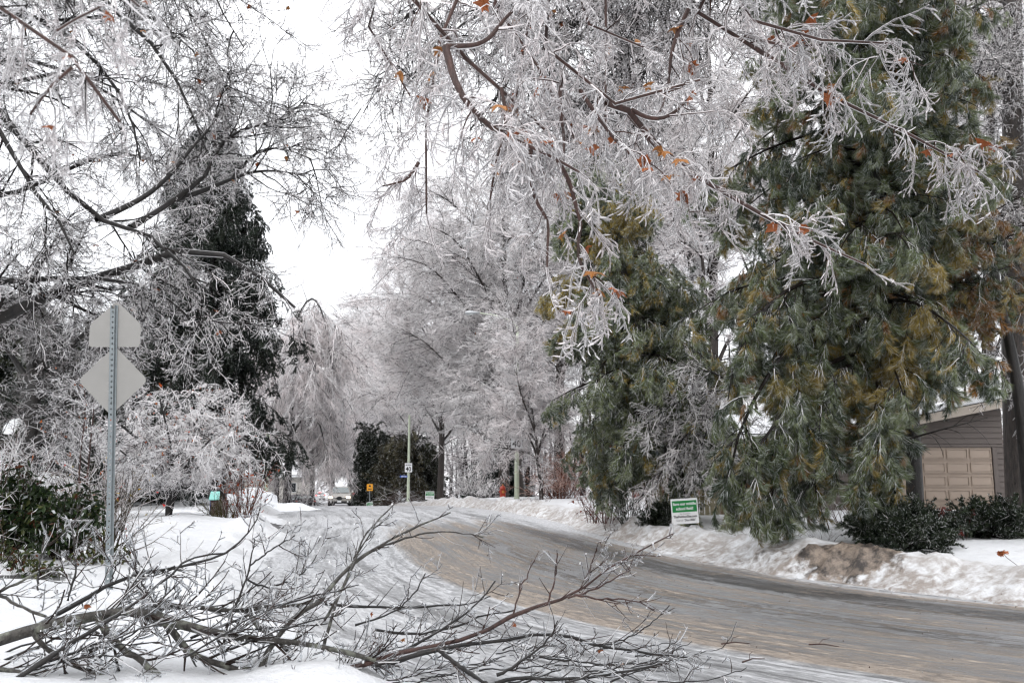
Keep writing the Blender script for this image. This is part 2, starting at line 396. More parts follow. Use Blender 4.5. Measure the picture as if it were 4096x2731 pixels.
xs = np.r_[np.linspace(-500, -40, 14), np.arange(-38, -13, 0.8), np.arange(-13, 13, 0.14), np.arange(13, 40, 0.9), np.linspace(42, 500, 14)]
X, Y = np.meshgrid(xs, ys); Z, E, RT, WET = terrain(X, Y); DIRT_A = DIRT.copy()
g = grid_mesh('snowy_ground', X, Y, Z, {'edge': np.clip(E / 2, 0, 1), 'right': RT.astype(float), 'wet': WET, 'dirt': DIRT_A}, M['snow'])
tag(g, kind='structure')

# icy road
m, t, b = new_mat('icy_road')
u = nd(t, 'Attribute', attribute_name='u').outputs['Fac']; s_ = nd(t, 'Attribute', attribute_name='s').outputs['Fac']
cb_ = nd(t, 'CombineXYZ')
t.links.new(math_n(t, 'MULTIPLY', u, 2.2), cb_.inputs[0]); t.links.new(math_n(t, 'MULTIPLY', s_, 0.085), cb_.inputs[1])
cb2 = nd(t, 'CombineXYZ')
t.links.new(math_n(t, 'MULTIPLY', u, 6.0), cb2.inputs[0]); t.links.new(math_n(t, 'MULTIPLY', s_, 0.34), cb2.inputs[1])
cb3 = nd(t, 'CombineXYZ')
t.links.new(math_n(t, 'MULTIPLY', u, 17.0), cb3.inputs[0]); t.links.new(math_n(t, 'MULTIPLY', s_, 4.0), cb3.inputs[1])
a1 = noise(t, 1.0, 4, 0.55, cb_.outputs[0]); a2 = noise(t, 1.0, 5, 0.6, cb2.outputs[0]); a3 = noise(t, 1.0, 6, 0.7, cb3.outputs[0])
a2 = ramp(t, a2, [(0.33, 0.0), (0.67, 1.0)]); a3 = ramp(t, a3, [(0.3, 0.0), (0.7, 1.0)])
co = objco(t); p1 = noise(t, 0.55, 5, 0.6, co); p3 = noise(t, 30, 5, 0.7, co)
edw = nd(t, 'Attribute', attribute_name='edgew').outputs['Fac']
mixn = math_n(t, 'ADD', math_n(t, 'ADD', math_n(t, 'MULTIPLY', a1, 0.42), math_n(t, 'MULTIPLY', a2, 0.24)), math_n(t, 'ADD', math_n(t, 'ADD', math_n(t, 'MULTIPLY', a3, 0.18), math_n(t, 'MULTIPLY', p1, 0.14)), math_n(t, 'MULTIPLY', edw, 0.2)))
# how much is bare: more towards the right kerb near by (attribute bare)
bare = nd(t, 'Attribute', attribute_name='bare').outputs['Fac']; slush = nd(t, 'Attribute', attribute_name='slush').outputs['Fac']
ice_c = mixc(t, a2, (0.13, 0.13, 0.133), (0.35, 0.35, 0.355)); asph = mixc(t, p3, (0.011, 0.0105, 0.010), (0.05, 0.047, 0.045))
white = mixc(t, a3, (0.25, 0.25, 0.26), (0.66, 0.665, 0.675)); tan_ = mixc(t, a3, (0.085, 0.069, 0.056), (0.42, 0.35, 0.285))
jit = math_n(t, 'ADD', math_n(t, 'MULTIPLY', math_n(t, 'SUBTRACT', a2, 0.5), 0.75), math_n(t, 'ADD', math_n(t, 'MULTIPLY', math_n(t, 'SUBTRACT', a3, 0.5), 0.55), math_n(t, 'MULTIPLY', math_n(t, 'SUBTRACT', p1, 0.5), 0.8)))
grey = mixc(t, ramp(t, math_n(t, 'ADD', bare, jit), [(0.40, 0.0), (0.72, 1.0)]), ice_c, asph)
snowf = ramp(t, math_n(t, 'ADD', mixn, math_n(t, 'ADD', math_n(t, 'MULTIPLY', math_n(t, 'SUBTRACT', 0.35, bare), 0.17), math_n(t, 'MULTIPLY', nd(t, 'Attribute', attribute_name='pale').outputs['Fac'], 0.13))), [(0.46, 0.0), (0.53, 0.5), (0.64, 1.0)])
sn = mixc(t, ramp(t, math_n(t, 'ADD', slush, math_n(t, 'MULTIPLY', math_n(t, 'SUBTRACT', a1, 0.5), 1.0)), [(0.40, 0.0), (0.58, 1.0)]), white, tan_)
c = mixc(t, snowf, grey, sn)
spk = ramp(t, noise(t, 70, 3, 0.6, co), [(0.60, 0.0), (0.68, 1.0)]); c = mixc(t, math_n(t, 'MULTIPLY', spk, math_n(t, 'MULTIPLY', p1, 0.9)), c, (0.62, 0.61, 0.60))
grt = ramp(t, noise(t, 45, 4, 0.7, co), [(0.62, 0.0), (0.70, 1.0)]); c = mixc(t, math_n(t, 'MULTIPLY', grt, 0.5), c, (0.03, 0.026, 0.022))
t.links.new(c, b.inputs['Base Color'])
rg = ramp(t, snowf, [(0.0, 0.27), (1.0, 0.6)]); rg2 = math_n(t, 'ADD', rg, math_n(t, 'MULTIPLY', p3, 0.16)); t.links.new(rg2, b.inputs['Roughness'])
hb = math_n(t, 'ADD', math_n(t, 'ADD', math_n(t, 'MULTIPLY', snowf, 0.8), math_n(t, 'MULTIPLY', a3, 0.5)), math_n(t, 'MULTIPLY', p3, 0.25)); bump(t, b, hb, 0.9, 0.045)
M['road'] = m
iS = np.interp(np.r_[np.arange(0, 120, 1.0), np.arange(120, 175, 0.35), np.arange(175, CS[-1] - 60, 0.17), np.linspace(CS[-1] - 59, CS[-1], 60)], CS, np.arange(len(CS)))
uu = np.arange(-8.6, 5.6, 0.085)
cxy = np.stack([np.interp(iS, np.arange(len(CS)), CLINE[:, k]) for k in (0, 1)], 1); cn = norm(np.stack([np.interp(iS, np.arange(len(CS)), CN[:, k]) for k in (0, 1)], 1))
X = cxy[:, 0:1] + cn[:, 0:1] * uu; Y = cxy[:, 1:2] + cn[:, 1:2] * uu
S = np.interp(iS, np.arange(len(CS)), CS)[:, None] + 0 * uu; U = uu[None] + 0 * S
ruts = fbm(U * 3.5, S * 0.12, 31, 3) * 0.045 + fbm(U * 5.5, S * 0.35, 33, 3) * 0.04 + fbm(X * 14, Y * 14, 35, 2) * 0.012
Z = zroad(Y) + ruts
nearf = sstep(75, 20, Y)
bare = nearf * (0.62 * np.exp(-((U - 2.8) / 0.6) ** 2) + 0.36 * np.exp(-((U - 0.9) / 0.9) ** 2)) + 0.22 + 0.28 * np.exp(-((U + 2.7) / 0.6) ** 2) + 0.2 * np.exp(-((U + 0.9) / 0.45) ** 2)
slush = sstep(48, 15, Y) * sstep(-2.6, -0.6, U) * (1 - 0.45 * sstep(2.9, 3.8, U)) * 0.95
edgew = np.maximum(sstep(3.2, 3.9, U - (half_r(Y) - 3.9) * 0.8), sstep(-4.3, -5.6, U) * 0.6) 
rd = grid_mesh('road', X, Y, Z, {'u': U, 's': S, 'bare': bare, 'slush': slush, 'edgew': edgew, 'pale': np.clip(1.0 - 0.8 * sstep(-1.4, 0.4, U) * sstep(40, 16, Y), 0, 1)}, M['road'])
tag(rd, kind='structure')
# ---------------------------------------------------------------- sprays: small pieces of crown that a crown's points repeat
GROUPS = {}
def proto_obj(geo, mat, name, smooth=False):
    o = geo.build(name, mat, None, smooth); COL.objects.unlink(o); return o
def twig_proto(style, seed):
    rng = np.random.default_rng(seed); g = Geo(); z0 = np.zeros((1, 3)); x0 = np.array([[1.0, 0, 0]])
    S = dict(near=(0.40, 0.0074, 0.05, 14, (0.06, 0.19), 0.22, 17, (0.04, 0.11), 0.55, 0.84),
             mid=(0.75, 0.0076, 0.03, 11, (0.12, 0.42), 0.08, 10, (0.05, 0.19), 0.14, 0.72),
             jap=(0.75, 0.0125, 0.06, 9, (0.12, 0.42), 0.08, 10, (0.06, 0.2), 0.10, 0.98),
             far=(1.7, 0.0175, 0.02, 6.5, (0.3, 1.0), 0.05, 4.5, (0.15, 0.5), 0.08, 0.92),
             weep=(2.4, 0.016, 0.05, 7.5, (0.4, 1.0), 0.22, 5, (0.15, 0.4), 0.25, 0.93))[style]
    L, r, g0, n1, L1, g1, n2, L2, g2, p = S
    wig = 0.16 if style in ('near', 'mid') else 0.1
    a = grow(z0, x0, L, 7, wig, g0, rng); ar = np.linspace(r * 1.15, r * 0.6, 7)[None]
    ang = (15, 40) if style == 'weep' else (30, 70)
    b_, br = kids(a, ar, n1, L1, 5, rng, t=(0.06, 1), ang=ang, wig=wig, grav=g1, rr=0.85, tip=0.6, rmin=r * 0.7, rmax=r, shrink=0.3)
    c, cr_ = kids(b_, br, n2, L2, 4 if style == 'near' else 3, rng, t=(0.1, 1), ang=(25, 75), wig=wig * 1.2, grav=g2, rr=0.9, tip=0.5, rmin=r * 0.62, rmax=r * 0.9, shrink=0.2)
    dk = np.array([0.05, 0.026, 0.02]) if style == 'near' else DK
    if style == 'near':      # bark core inside a clear coat, with icicle-like tips of whiter ice
        for q, rr in ((a, ar), (b_, br), (c, cr_)): g.tubes(q, rr * 0.42, 3, dk, dk, 'rand', rng, 0)
        for i, cc in enumerate(g.qc): g.qc[i] = np.c_[cc, np.ones(len(cc))]
        nq = len(g.qc)
        for q, rr in ((a, ar), (b_, br), (c, cr_)): g.tubes(q, rr * rng.uniform(0.8, 1.25, (len(q), 1)), 5, np.ones(3), np.ones(3), 'rand', rng, 1, m=1)
        k = rng.random(len(c)) < 0.45; tipd = norm(c[k, -1] - c[k, -2]) * 0.5 + np.array([0, 0, -0.5]); L_ = rng.uniform(0.015, 0.04, (k.sum(), 1))
        g.tubes(np.stack([c[k, -2], c[k, -1], c[k, -1] + tipd * L_], 1), np.broadcast_to(r * np.array([0.75, 0.7, 0.3]), (k.sum(), 3)), 4, np.ones(3), np.ones(3) * 0.98, 'rand', rng, 1, m=0)
        for i in range(nq, len(g.qc)): g.qc[i] = np.c_[g.qc[i], np.zeros(len(g.qc[i]))]
        return proto_obj(g, [M['twig_t'], M['ice_t']], 'twig_spray', True)
    for q, rr, pp in ((a, ar, p - 0.35), (b_, br, p - 0.1), (c, cr_, p)):
        g.tubes(q, rr, 3, dk, np.ones((len(q), 3)) * rng.uniform(0.82, 1.05, (len(q), 1)), 'rand', rng, pp)
    if style in ('mid', 'near'): icicles(g, b_, 7 if style == 'mid' else 14, (0.02, 0.055), r * 0.62, rng, np.ones(3))
    # ice faces carry a neutral white that the tint turns into ice; bark faces keep their own colour (alpha 1)
    for i, cc in enumerate(g.qc):
        al = (cc.max(1) < 0.3).astype(float); g.qc[i] = np.c_[cc, al]
    return proto_obj(g, M['twig_t'], 'twig_spray')
def needle_proto(style, seed):
    rng = np.random.default_rng(seed); g = Geo(); z0 = np.zeros((1, 3)); x0 = np.array([[1.0, 0, 0]])
    S = dict(pine=(0.42, 0.14, 8.5, (0.10, 0.24), 26, 15, 0.13, 0.0031, 0.34, 0.6, 0.20), slim=(0.45, 0.12, 8, (0.10, 0.24), 24, 12, 0.105, 0.0044, 0.40, 0.5, 0.24),
             spruce=(0.7, 0.10, 10, (0.15, 0.35), 30, 11, 0.05, 0.008, 0.8, 0.15, 0.05), dark=(1.0, 0.1, 5, (0.3, 0.6), 12, 9, 0.17, 0.018, 0.6, 0.4, 0.10), juni=(0.35, -0.02, 14, (0.06, 0.16), 34, 7, 0.045, 0.006, 0.6, 0.0, 0.06))[style]
    L, g0, n1, L1, per, n, Ln, wd, spread, down, icep = S
    a = grow(z0, x0, L, 6, 0.1, g0, rng); ar = np.linspace(0.006, 0.003, 6)[None] * (1.6 if style in ('dark', 'spruce') else 1)
    b_, br = kids(a, ar, n1, L1, 4, rng, t=(0.1, 1), ang=(25, 55), wig=0.12, grav=g0 * 1.5, rr=0.8, tip=0.5, rmin=0.003, rmax=0.005)
    g.tubes(a, ar, 3, np.r_[DK, 1], np.r_[ICE, 1], 'rand', rng, 0.15) if False else None
    for q, rr in ((a, ar), (b_, br)):
        g.tubes(q, rr, 3, DK, ICE * 0.9, 'rand', rng, 0.2)
    for i, cc in enumerate(g.qc): g.qc[i] = np.c_[cc, np.ones(len(cc))]
    for q in (a, b_):
        pl = plen(q); cnt = np.maximum(rng.poisson(per * pl), 1); idx = np.repeat(np.arange(len(q)), cnt); t_ = (0.2 + 0.8 * rng.random(len(idx))) * (q.shape[1] - 1.001); j = t_.astype(int)
        pos = q[idx, j] + (q[idx, j + 1] - q[idx, j]) * (t_ - j)[:, None]; ax = norm(norm(q[idx, j + 1] - q[idx, j]) + np.array([0, 0, -down]))
        needles(g, pos, ax, n, Ln, wd, spread, rng, np.ones((len(pos), 3)), icep, (0.62, 0.65, 0.64), alpha=True)
    return proto_obj(g, M['needle_t'], 'needle_spray')
def spray_group(style):
    if style in GROUPS: return GROUPS[style]
    tw = style in ('near', 'mid', 'jap', 'far', 'weep')
    obs = [(twig_proto if tw else needle_proto)(style, 900 + k) for k in range(5)]
    ng = bpy.data.node_groups.new('sprays_' + style, 'GeometryNodeTree')
    ng.interface.new_socket('Geometry', in_out='INPUT', socket_type='NodeSocketGeometry'); ng.interface.new_socket('Geometry', in_out='OUTPUT', socket_type='NodeSocketGeometry')
    N = ng.nodes.new; gi = N('NodeGroupInput'); go = N('NodeGroupOutput'); L = ng.links.new
    j = N('GeometryNodeJoinGeometry')
    for o in obs:
        oi = N('GeometryNodeObjectInfo'); oi.inputs['Object'].default_value = o; oi.inputs['As Instance'].default_value = False
        ti = N('GeometryNodeGeometryToInstance'); L(oi.outputs['Geometry'], ti.inputs[0]); L(ti.outputs[0], j.inputs[0])
    def na(n, ty): q = N('GeometryNodeInputNamedAttribute'); q.data_type = ty; q.inputs['Name'].default_value = n; return q.outputs['Attribute']
    ip = N('GeometryNodeInstanceOnPoints'); L(gi.outputs[0], ip.inputs['Points']); L(j.outputs[0], ip.inputs['Instance'])
    ip.inputs['Pick Instance'].default_value = True
    s = na('scl', 'FLOAT'); cmpn = N('FunctionNodeCompare'); cmpn.data_type = 'FLOAT'; cmpn.operation = 'GREATER_THAN'; L(s, cmpn.inputs['A']); cmpn.inputs['B'].default_value = 0.001
    L(cmpn.outputs[0], ip.inputs['Selection']); L(na('idx', 'INT'), ip.inputs['Instance Index']); L(na('rot', 'FLOAT_VECTOR'), ip.inputs['Rotation']); L(s, ip.inputs['Scale'])
    j2 = N('GeometryNodeJoinGeometry'); L(ip.outputs[0], j2.inputs[0]); L(gi.outputs[0], j2.inputs[0]); L(j2.outputs[0], go.inputs[0])
    GROUPS[style] = ng
    return ng
def spray_on(g, pp, n, scl, tint, rng, t=(0.15, 1), ang=(20, 60), down=0.0, roll=0.35, tip=True, cull=None):
    """scatter sprays along polylines pp, plus one at every tip"""
    pr = np.ones(pp.shape[:2]); d_, _ = kids(pp, pr, n, (1, 1), 2, rng, t=t, ang=ang, wig=0, shrink=0)
    pos = d_[:, 0]; dd = norm(d_[:, 1] - d_[:, 0])
    if tip: pos = np.concatenate([pos, pp[:, -1]]); dd = np.concatenate([dd, norm(pp[:, -1] - pp[:, -2])])
    dd = norm(dd + np.array([0, 0, -down]))
    if cull is not None: kp = ~cull(pos); pos, dd = pos[kp], dd[kp]
    tn = tint(len(pos), pos) if callable(tint) else tint
    g.sprays(pos, dd, rng.uniform(scl[0], scl[1], len(pos)), tn, rng, roll)
    return pos

# ---------------------------------------------------------------- tree builders
def tree_root(name, label, base, cat='tree', group=None):
    return empty(name, tuple(base), 0, label, cat, group)
def leaf_mesh(mat, seed):
    rg = random.Random(seed)
    out = [(0, 0), (0.28, 0.12), (0.5, 0.02), (0.42, 0.30), (0.62, 0.42), (0.34, 0.55), (0.2, 0.72), (0, 1.0), (-0.2, 0.72), (-0.34, 0.5), (-0.6, 0.4), (-0.42, 0.28), (-0.48, 0.0), (-0.26, 0.1)]
    bm = bmesh.new(); c = bm.verts.new((0, 0.4, 0.0)); vs_ = []
    for x, y in out:
        curl = 0.75 * x * x + 0.35 * (y - 0.4) ** 2 + rg.uniform(-0.05, 0.05)
        vs_.append(bm.verts.new((x * 0.7, y, curl)))
    for a, b_ in zip(vs_, vs_[1:] + vs_[:1]): bm.faces.new((c, a, b_))
    me = bpy.data.meshes.new('leaf'); bm.to_mesh(me); bm.free(); me.materials.append(mat)
    return me
LEAVES = [leaf_mesh(M['leaf'], 1), leaf_mesh(M['leaf'], 2), leaf_mesh(M['leaf_gold'], 3)]
def add_leaves(root, base, pts, size, rng):
    for p in pts:
        o = link('leaf', LEAVES[rng.integers(0, 3)], root, tuple(p - base))
        o.rotation_euler = (R(180) + rng.normal() * 0.5, rng.normal() * 0.5, rng.uniform(0, 6.28)); sz = size * rng.uniform(0.7, 1.25); o.scale = (sz, sz, sz)
def icicles(g, pp, n, L, r, rng, ci=ICE):
    pts, _ = kids(pp, np.full(pp.shape[:2], r), n, L, 3, rng, t=(0, 1), ang=(80, 100), wig=0.03, grav=3.0, rr=1, tip=0.15, rmin=r, shrink=0)
    g.tubes(pts, np.broadcast_to(r * np.array([1, 0.75, 0.12]), pts.shape[:2]), 3, ci, ci, 'rand', rng, 1.0)
def pink(rng, N, amt=0.5):
    k = rng.random((N, 1)) * amt
    return (ICE * (1 - k) + ICEP * k) * rng.uniform(0.82, 1.06, (N, 1))
def specks_at(gt, sel, size, cols, rng):
    n = len(sel); tv = sel[:, None] + rng.normal(size=(n, 3, 3)) * size
    c = np.array(cols); gt.tris(tv, c[rng.integers(0, len(c), n)] * rng.uniform(0.6, 1.5, (n, 1)))

def deciduous(name, label, seed, base, trunk, levels, spray, cat='tree', group=None, bark_m='bark', limb_m=None, leafn=0, leafsize=0.07, pinkish=0.5, specks=0, limb_mode='bark', dk=DK, gain=1.0, join_limbs=False, k_trunk=8, speckcols=((0.36, 0.10, 0.025),)):
    """trunk: list of (polyline, r0, r1), the first is the trunk, the rest its limbs; levels: settings of kids(); spray: list of dicts for spray_on"""
    rng = np.random.default_rng(seed); base = np.asarray(base, float)
    root = tree_root(name, label, base, cat, group); P0 = 14
    tp = np.stack([resample(q[0], P0, rng, 0.0) for q in trunk]); tr = np.stack([np.linspace(q[1], q[2], P0) for q in trunk])
    icec = pink(rng, 1, pinkish)[0] * gain
    g = Geo(); g.tubes(tp[:1] - base, tr[:1], k_trunk, DK, ICE, 'bark', rng); g.build('trunk', M[bark_m], root, True)
    if len(trunk) > 1:
        lm = [M[limb_m or bark_m], M['twig']]
        sets = [slice(1, None)] if join_limbs else [slice(i, i + 1) for i in range(1, len(trunk))]
        for s_ in sets:
            g = Geo(); pts, rad = tp[s_] - base, tr[s_]
            g.tubes(pts, rad, 7, DK, ICE, 'bark', rng)
            if limb_mode == 'rim':   # ice riding along the top and hanging under the limb
                off = rad[..., None] * np.array([0, 0, 1.0])
                rr_ = np.minimum(rad * 0.55, 0.006 + rad * 0.16); uo = np.array([0, 0, 1.0]) * (rad * 0.95 - rr_ * 0.35)[..., None]
                g.tubes(pts + uo, rr_, 5, ICE, ICE, 'rand', rng, 1, m=1); g.tubes(pts - uo, rr_ * 0.8, 4, ICE, ICE, 'rand', rng, 1, m=1)
            g.build('limbs' if join_limbs else 'limb', lm, root, True, kind='stuff' if join_limbs else None)
    gb = Geo(); srcs = {'t': (tp, tr), 'l': (tp[1:], tr[1:])}; prev = (tp, tr)
    for li, lv in enumerate(levels):
        lv = dict(lv); k = lv.pop('k', 3); mode = lv.pop('mode', 'rand'); p = lv.pop('p', 0.4); frm = lv.pop('frm', None); ice_n = lv.pop('icic', 0); icl = lv.pop('icl', (0.02, 0.06)); icr = lv.pop('icr', 0.003)
        a, b_ = srcs[frm] if frm is not None else prev
        pts, rad = kids(a, b_, rng=rng, **lv); prev = (pts, rad); srcs[li] = prev
        gb.tubes(pts - base, rad, k, dk * rng.uniform(0.7, 1.5), pink(rng, len(pts), pinkish) * gain, mode, rng, p)
        if ice_n: icicles(gb, pts - base, ice_n, icl, icr, rng, ICE * gain)
    gb.build('branches', M['twig'], root, kind='stuff')
    tips = []
    for si, sp in enumerate(spray):
        sp = dict(sp); style = sp.pop('style'); frm = sp.pop('frm'); gt = Geo()
        src = srcs[frm][0]
        tips.append(spray_on(gt, src - base, sp.pop('n'), sp.pop('scl', (0.75, 1.25)), lambda n, pos: pink(rng, n, pinkish) * gain, rng, **sp))
        # a few twigs carried by the branch ends themselves
        q, qr = kids(src[:: max(1, len(src) // 300)], srcs[frm][1][:: max(1, len(src) // 300)], 2.0, (0.1, 0.4), 3, rng, rr=0.6, rmin=0.004 if style in ('near', 'mid') else 0.009, rmax=0.012)
        gt.tubes(q - base, qr, 3, dk, pink(rng, len(q), pinkish) * gain, 'rand', rng, 0.7)
        if specks and si == 0:
            specks_at(gt, tips[0][rng.integers(0, len(tips[0]), specks)] + rng.normal(size=(specks, 3)) * 0.12, leafsize * 0.6, speckcols, rng)
        gt.build('twigs', M['twig'], root, kind='stuff', style=style)
    if leafn:
        tt = np.concatenate(tips); add_leaves(root, base, tt[rng.integers(0, len(tt), leafn)] + base, leafsize, rng)
    return root

def needles(g, pos, ax, n, L, w_, spread, rng, cols, icep=0.2, icec=(0.62, 0.65, 0.64), alpha=False):
    """tufts: n thin needle faces from each point"""
    N = len(pos); K = N * n
    p = np.repeat(pos, n, 0); a = np.repeat(ax, n, 0)
    d = norm(a + spread * rng.normal(size=(K, 3)))
    side = norm(np.cross(d, rng.normal(size=(K, 3)))) * w_
    ln = (L * rng.uniform(0.7, 1.2, K))[:, None]
    tv = np.stack([p - side, p + side, p + d * ln], 1)
    c = np.repeat(cols, n, 0) * rng.uniform(0.65, 1.3, (K, 1))
    ic = rng.random(K) < icep
    c[ic] = np.array(icec) * rng.uniform(0.75, 1.05, (ic.sum(), 1))
    if alpha: c = np.c_[c, ic.astype(float)]
    g.tris(tv, np.maximum(c, 0))
def blend_cols(rng, N, cols, wts):
    i = rng.choice(len(cols), N, p=np.array(wts) / sum(wts)); return np.array(cols, float)[i]

def conifer(name, label, seed, base, top, r0, hlim, prof, nl, elev, grav, sub, style, spray, cols, wts, cat='tree', group=None, bark_m='bark', skip=None, patch=0.0, extra=None, lod=5, asym=0.0):
    rng = np.random.default_rng(seed); base = np.asarray(base, float); top = np.asarray(top, float)
    root = tree_root(name, label, base, cat, group)
    tk = resample(np.array([base - [0, 0, 0.2], base * 0.66 + top * 0.34 + rng.normal(size=3) * 0.1, base * 0.3 + top * 0.7 + rng.normal(size=3) * 0.1, top]), 16)
    g = Geo(); g.tubes((tk - base)[None], np.linspace(r0, 0.015, 16)[None], 9, DK, ICE, 'bark', rng); g.build('trunk', M[bark_m], root, True)
    h = hlim[0] + (hlim[1] - hlim[0]) * np.sort(rng.random(nl) ** 0.9); az = np.arange(nl) * 2.399 + rng.normal(size=nl) * 0.35
    f = h * 15; i = np.clip(f.astype(int), 0, 14); st = tk[i] + (tk[np.minimum(i + 1, 15)] - tk[i]) * (f - i)[:, None]
    L = np.array([prof(q) for q in h]) * rng.uniform(0.55, 1.18, nl)
    el = np.radians(elev[0] + (elev[1] - elev[0]) * h + rng.normal(size=nl) * 6)
    d = np.stack([np.cos(az) * np.cos(el), np.sin(az) * np.cos(el), np.sin(el)], 1)
    if skip is not None:
        kp = ~skip(st, d, h); st, d, L = st[kp], d[kp], L[kp]
    L = L * (1 - asym * np.maximum(0, d[:, 0]))
    lim = grow(st, d, L, 10, 0.06, grav, rng)
    if extra is not None:
        ex = np.stack([resample(e, 10) for e in extra]); lim = np.concatenate([lim, ex]); L = np.concatenate([L, plen(ex)])
    lr = np.clip(L * 0.012, 0.012, 0.08)[:, None] * np.linspace(1, 0.2, 10)[None]
    gb = Geo(); gb.tubes(lim - base, lr, lod, DK, ICE * 0.6, 'bark', rng)
    b1, r1 = kids(lim, lr, rng=rng, **sub); gb.tubes(b1 - base, r1, 3, DK, ICE * 0.7, 'rand', rng, 0.12)
    gb.build('branches', M['twig'], root, kind='stuff')
    def tint(n, pos):
        c = blend_cols(rng, n, cols, wts)
        if patch:   # whole boughs turn yellowish or rusty together
            q = pos + base; pn = fbm(q[:, 0] * 0.8, q[:, 2] * 0.7 + q[:, 1] * 0.5, seed); k = sstep(patch - 0.04, patch + 0.04, pn)[:, None]
            c = c * (1 - k) + np.array(cols[1]) * k
        return c * rng.uniform(0.75, 1.25, (n, 1))
    gn = Geo(); spray_on(gn, b1 - base, spray.pop('n'), spray.pop('scl', (0.75, 1.25)), tint, rng, **spray)
    q = b1[:60, -1] - base
    needles(gn, q, norm(b1[:60, -1] - b1[:60, -2]), 8, 0.1, 0.006, 0.5, rng, blend_cols(rng, len(q), cols, wts))
    gn.build('needles', M['needle'], root, kind='stuff', style=style)
    return root

def shrub(name, label, seed, base, nstem, L, spread, levels, spray=None, cat='shrub', group=None, r=0.012, grav=0.0, p=0.6, col=DK, icecol=None, specks=None, speckcol=None, specksize=0.03, rad=0.15, pinkish=0.4):
    rng = np.random.default_rng(seed); base = np.asarray(base, float); root = tree_root(name, label, base, cat, group)
    az = rng.uniform(0, 6.28, nstem); inc = np.abs(rng.normal(size=nstem)) * spread
    d = np.stack([np.cos(az) * np.sin(inc), np.sin(az) * np.sin(inc), np.cos(inc)], 1)
    st = base + np.stack([np.cos(az) * rad * rng.random(nstem), np.sin(az) * rad * rng.random(nstem), -0.05 * np.ones(nstem)], 1)
    ln = rng.uniform(L[0], L[1], nstem)
    pp = grow(st, d, ln, 8, 0.08, grav, rng); pr = np.full((nstem, 1), r) * np.linspace(1, 0.35, 8)
    gb, gt = Geo(), Geo()
    ci = (lambda n: pink(rng, n, pinkish)) if icecol is None else (lambda n: np.array(icecol) * rng.uniform(0.8, 1.1, (n, 1)))
    gb.tubes(pp - base, pr, 5, col, ICE, 'top', rng)
    for lv in levels:
        lv = dict(lv); k = lv.pop('k', 3)
        pp, pr = kids(pp, pr, rng=rng, **lv); gt.tubes(pp - base, pr, k, col, ci(len(pp)), 'rand', rng, p)
    style = None
    if spray:
        sp = dict(spray); style = sp.pop('style'); spray_on(gt, pp - base, sp.pop('n'), sp.pop('scl'), lambda n, q: ci(n), rng, **sp)
    if specks: specks_at(gt, pp[rng.integers(0, len(pp), specks), -1] - base, specksize, speckcol, rng)
    gb.build('stems', M['twig'], root, kind='stuff'); gt.build('twigs', M['twig'], root, kind='stuff', style=style)
    return root

def leafy(name, label, seed, base, rx, ry, hz, nst, nleaf, lsz, cols, wts, droop=0.8, cat='shrub', group=None, icep=0.05):
    """broadleaf evergreen: stems and many folded leaves"""
    rng = np.random.default_rng(seed); base = np.asarray(base, float); root = tree_root(name, label, base, cat, group)
    az = rng.uniform(0, 6.28, nst); rr = np.sqrt(rng.random(nst)); tip = np.stack([np.cos(az) * rr * rx, np.sin(az) * rr * ry, hz * (1 - 0.55 * rr ** 2) * rng.uniform(0.55, 1.06, nst)], 1)
    st = tip * np.array([0.25, 0.25, 0]); mid = tip * np.array([0.6, 0.6, 0.62])
    pp = np.stack([resample(np.array([a, b_, c]), 7) for a, b_, c in zip(st, mid, tip)])
    gb = Geo(); gb.tubes(pp, np.full((nst, 1), 0.010) * np.linspace(1, 0.4, 7), 4, (0.05, 0.035, 0.025), ICE, 'bark', rng); gb.build('stems', M['twig'], root, kind='stuff')
    i = rng.integers(0, nst, nleaf); t_ = 0.35 + 0.65 * rng.random(nleaf) ** 0.6; f = np.clip(t_ * 6, 0, 5.999); j = f.astype(int); p = pp[i, j] + (pp[i, j + 1] - pp[i, j]) * (f - j)[:, None] + rng.normal(size=(nleaf, 3)) * 0.07
    d = norm(rng.normal(size=(nleaf, 3)) * np.array([1, 1, 0.4]) + np.array([0, 0, -droop])); sd = norm(np.cross(d, rng.normal(size=(nleaf, 3))))
    L = (lsz * rng.uniform(0.7, 1.3, nleaf))[:, None]; nn = np.cross(d, sd)
    a = p; mid_ = p + d * L * 0.5; e = p + d * L; l = mid_ + sd * L * 0.2 + nn * L * 0.06; r_ = mid_ - sd * L * 0.2 + nn * L * 0.06
    c = blend_cols(rng, nleaf, cols, wts) * rng.uniform(0.6, 1.4, (nleaf, 1)); ic = rng.random(nleaf) < icep; c[ic] = (0.6, 0.63, 0.62)
    g = Geo(); g.tris(np.stack([a, l, e], 1), c); g.tris(np.stack([a, e, r_], 1), c)
    ni = nleaf // 8; q = e[:ni]
    g.tubes(np.stack([q, q + [0, 0, -0.05], q + [0, 0, -0.1]], 1), np.broadcast_to(np.array([0.003, 0.002, 0.0006]), (ni, 3)), 3, ICE, ICE * 0.9, 'rand', rng, 1)
    g.build('leaves', M['needle'], root, kind='stuff')
    return root
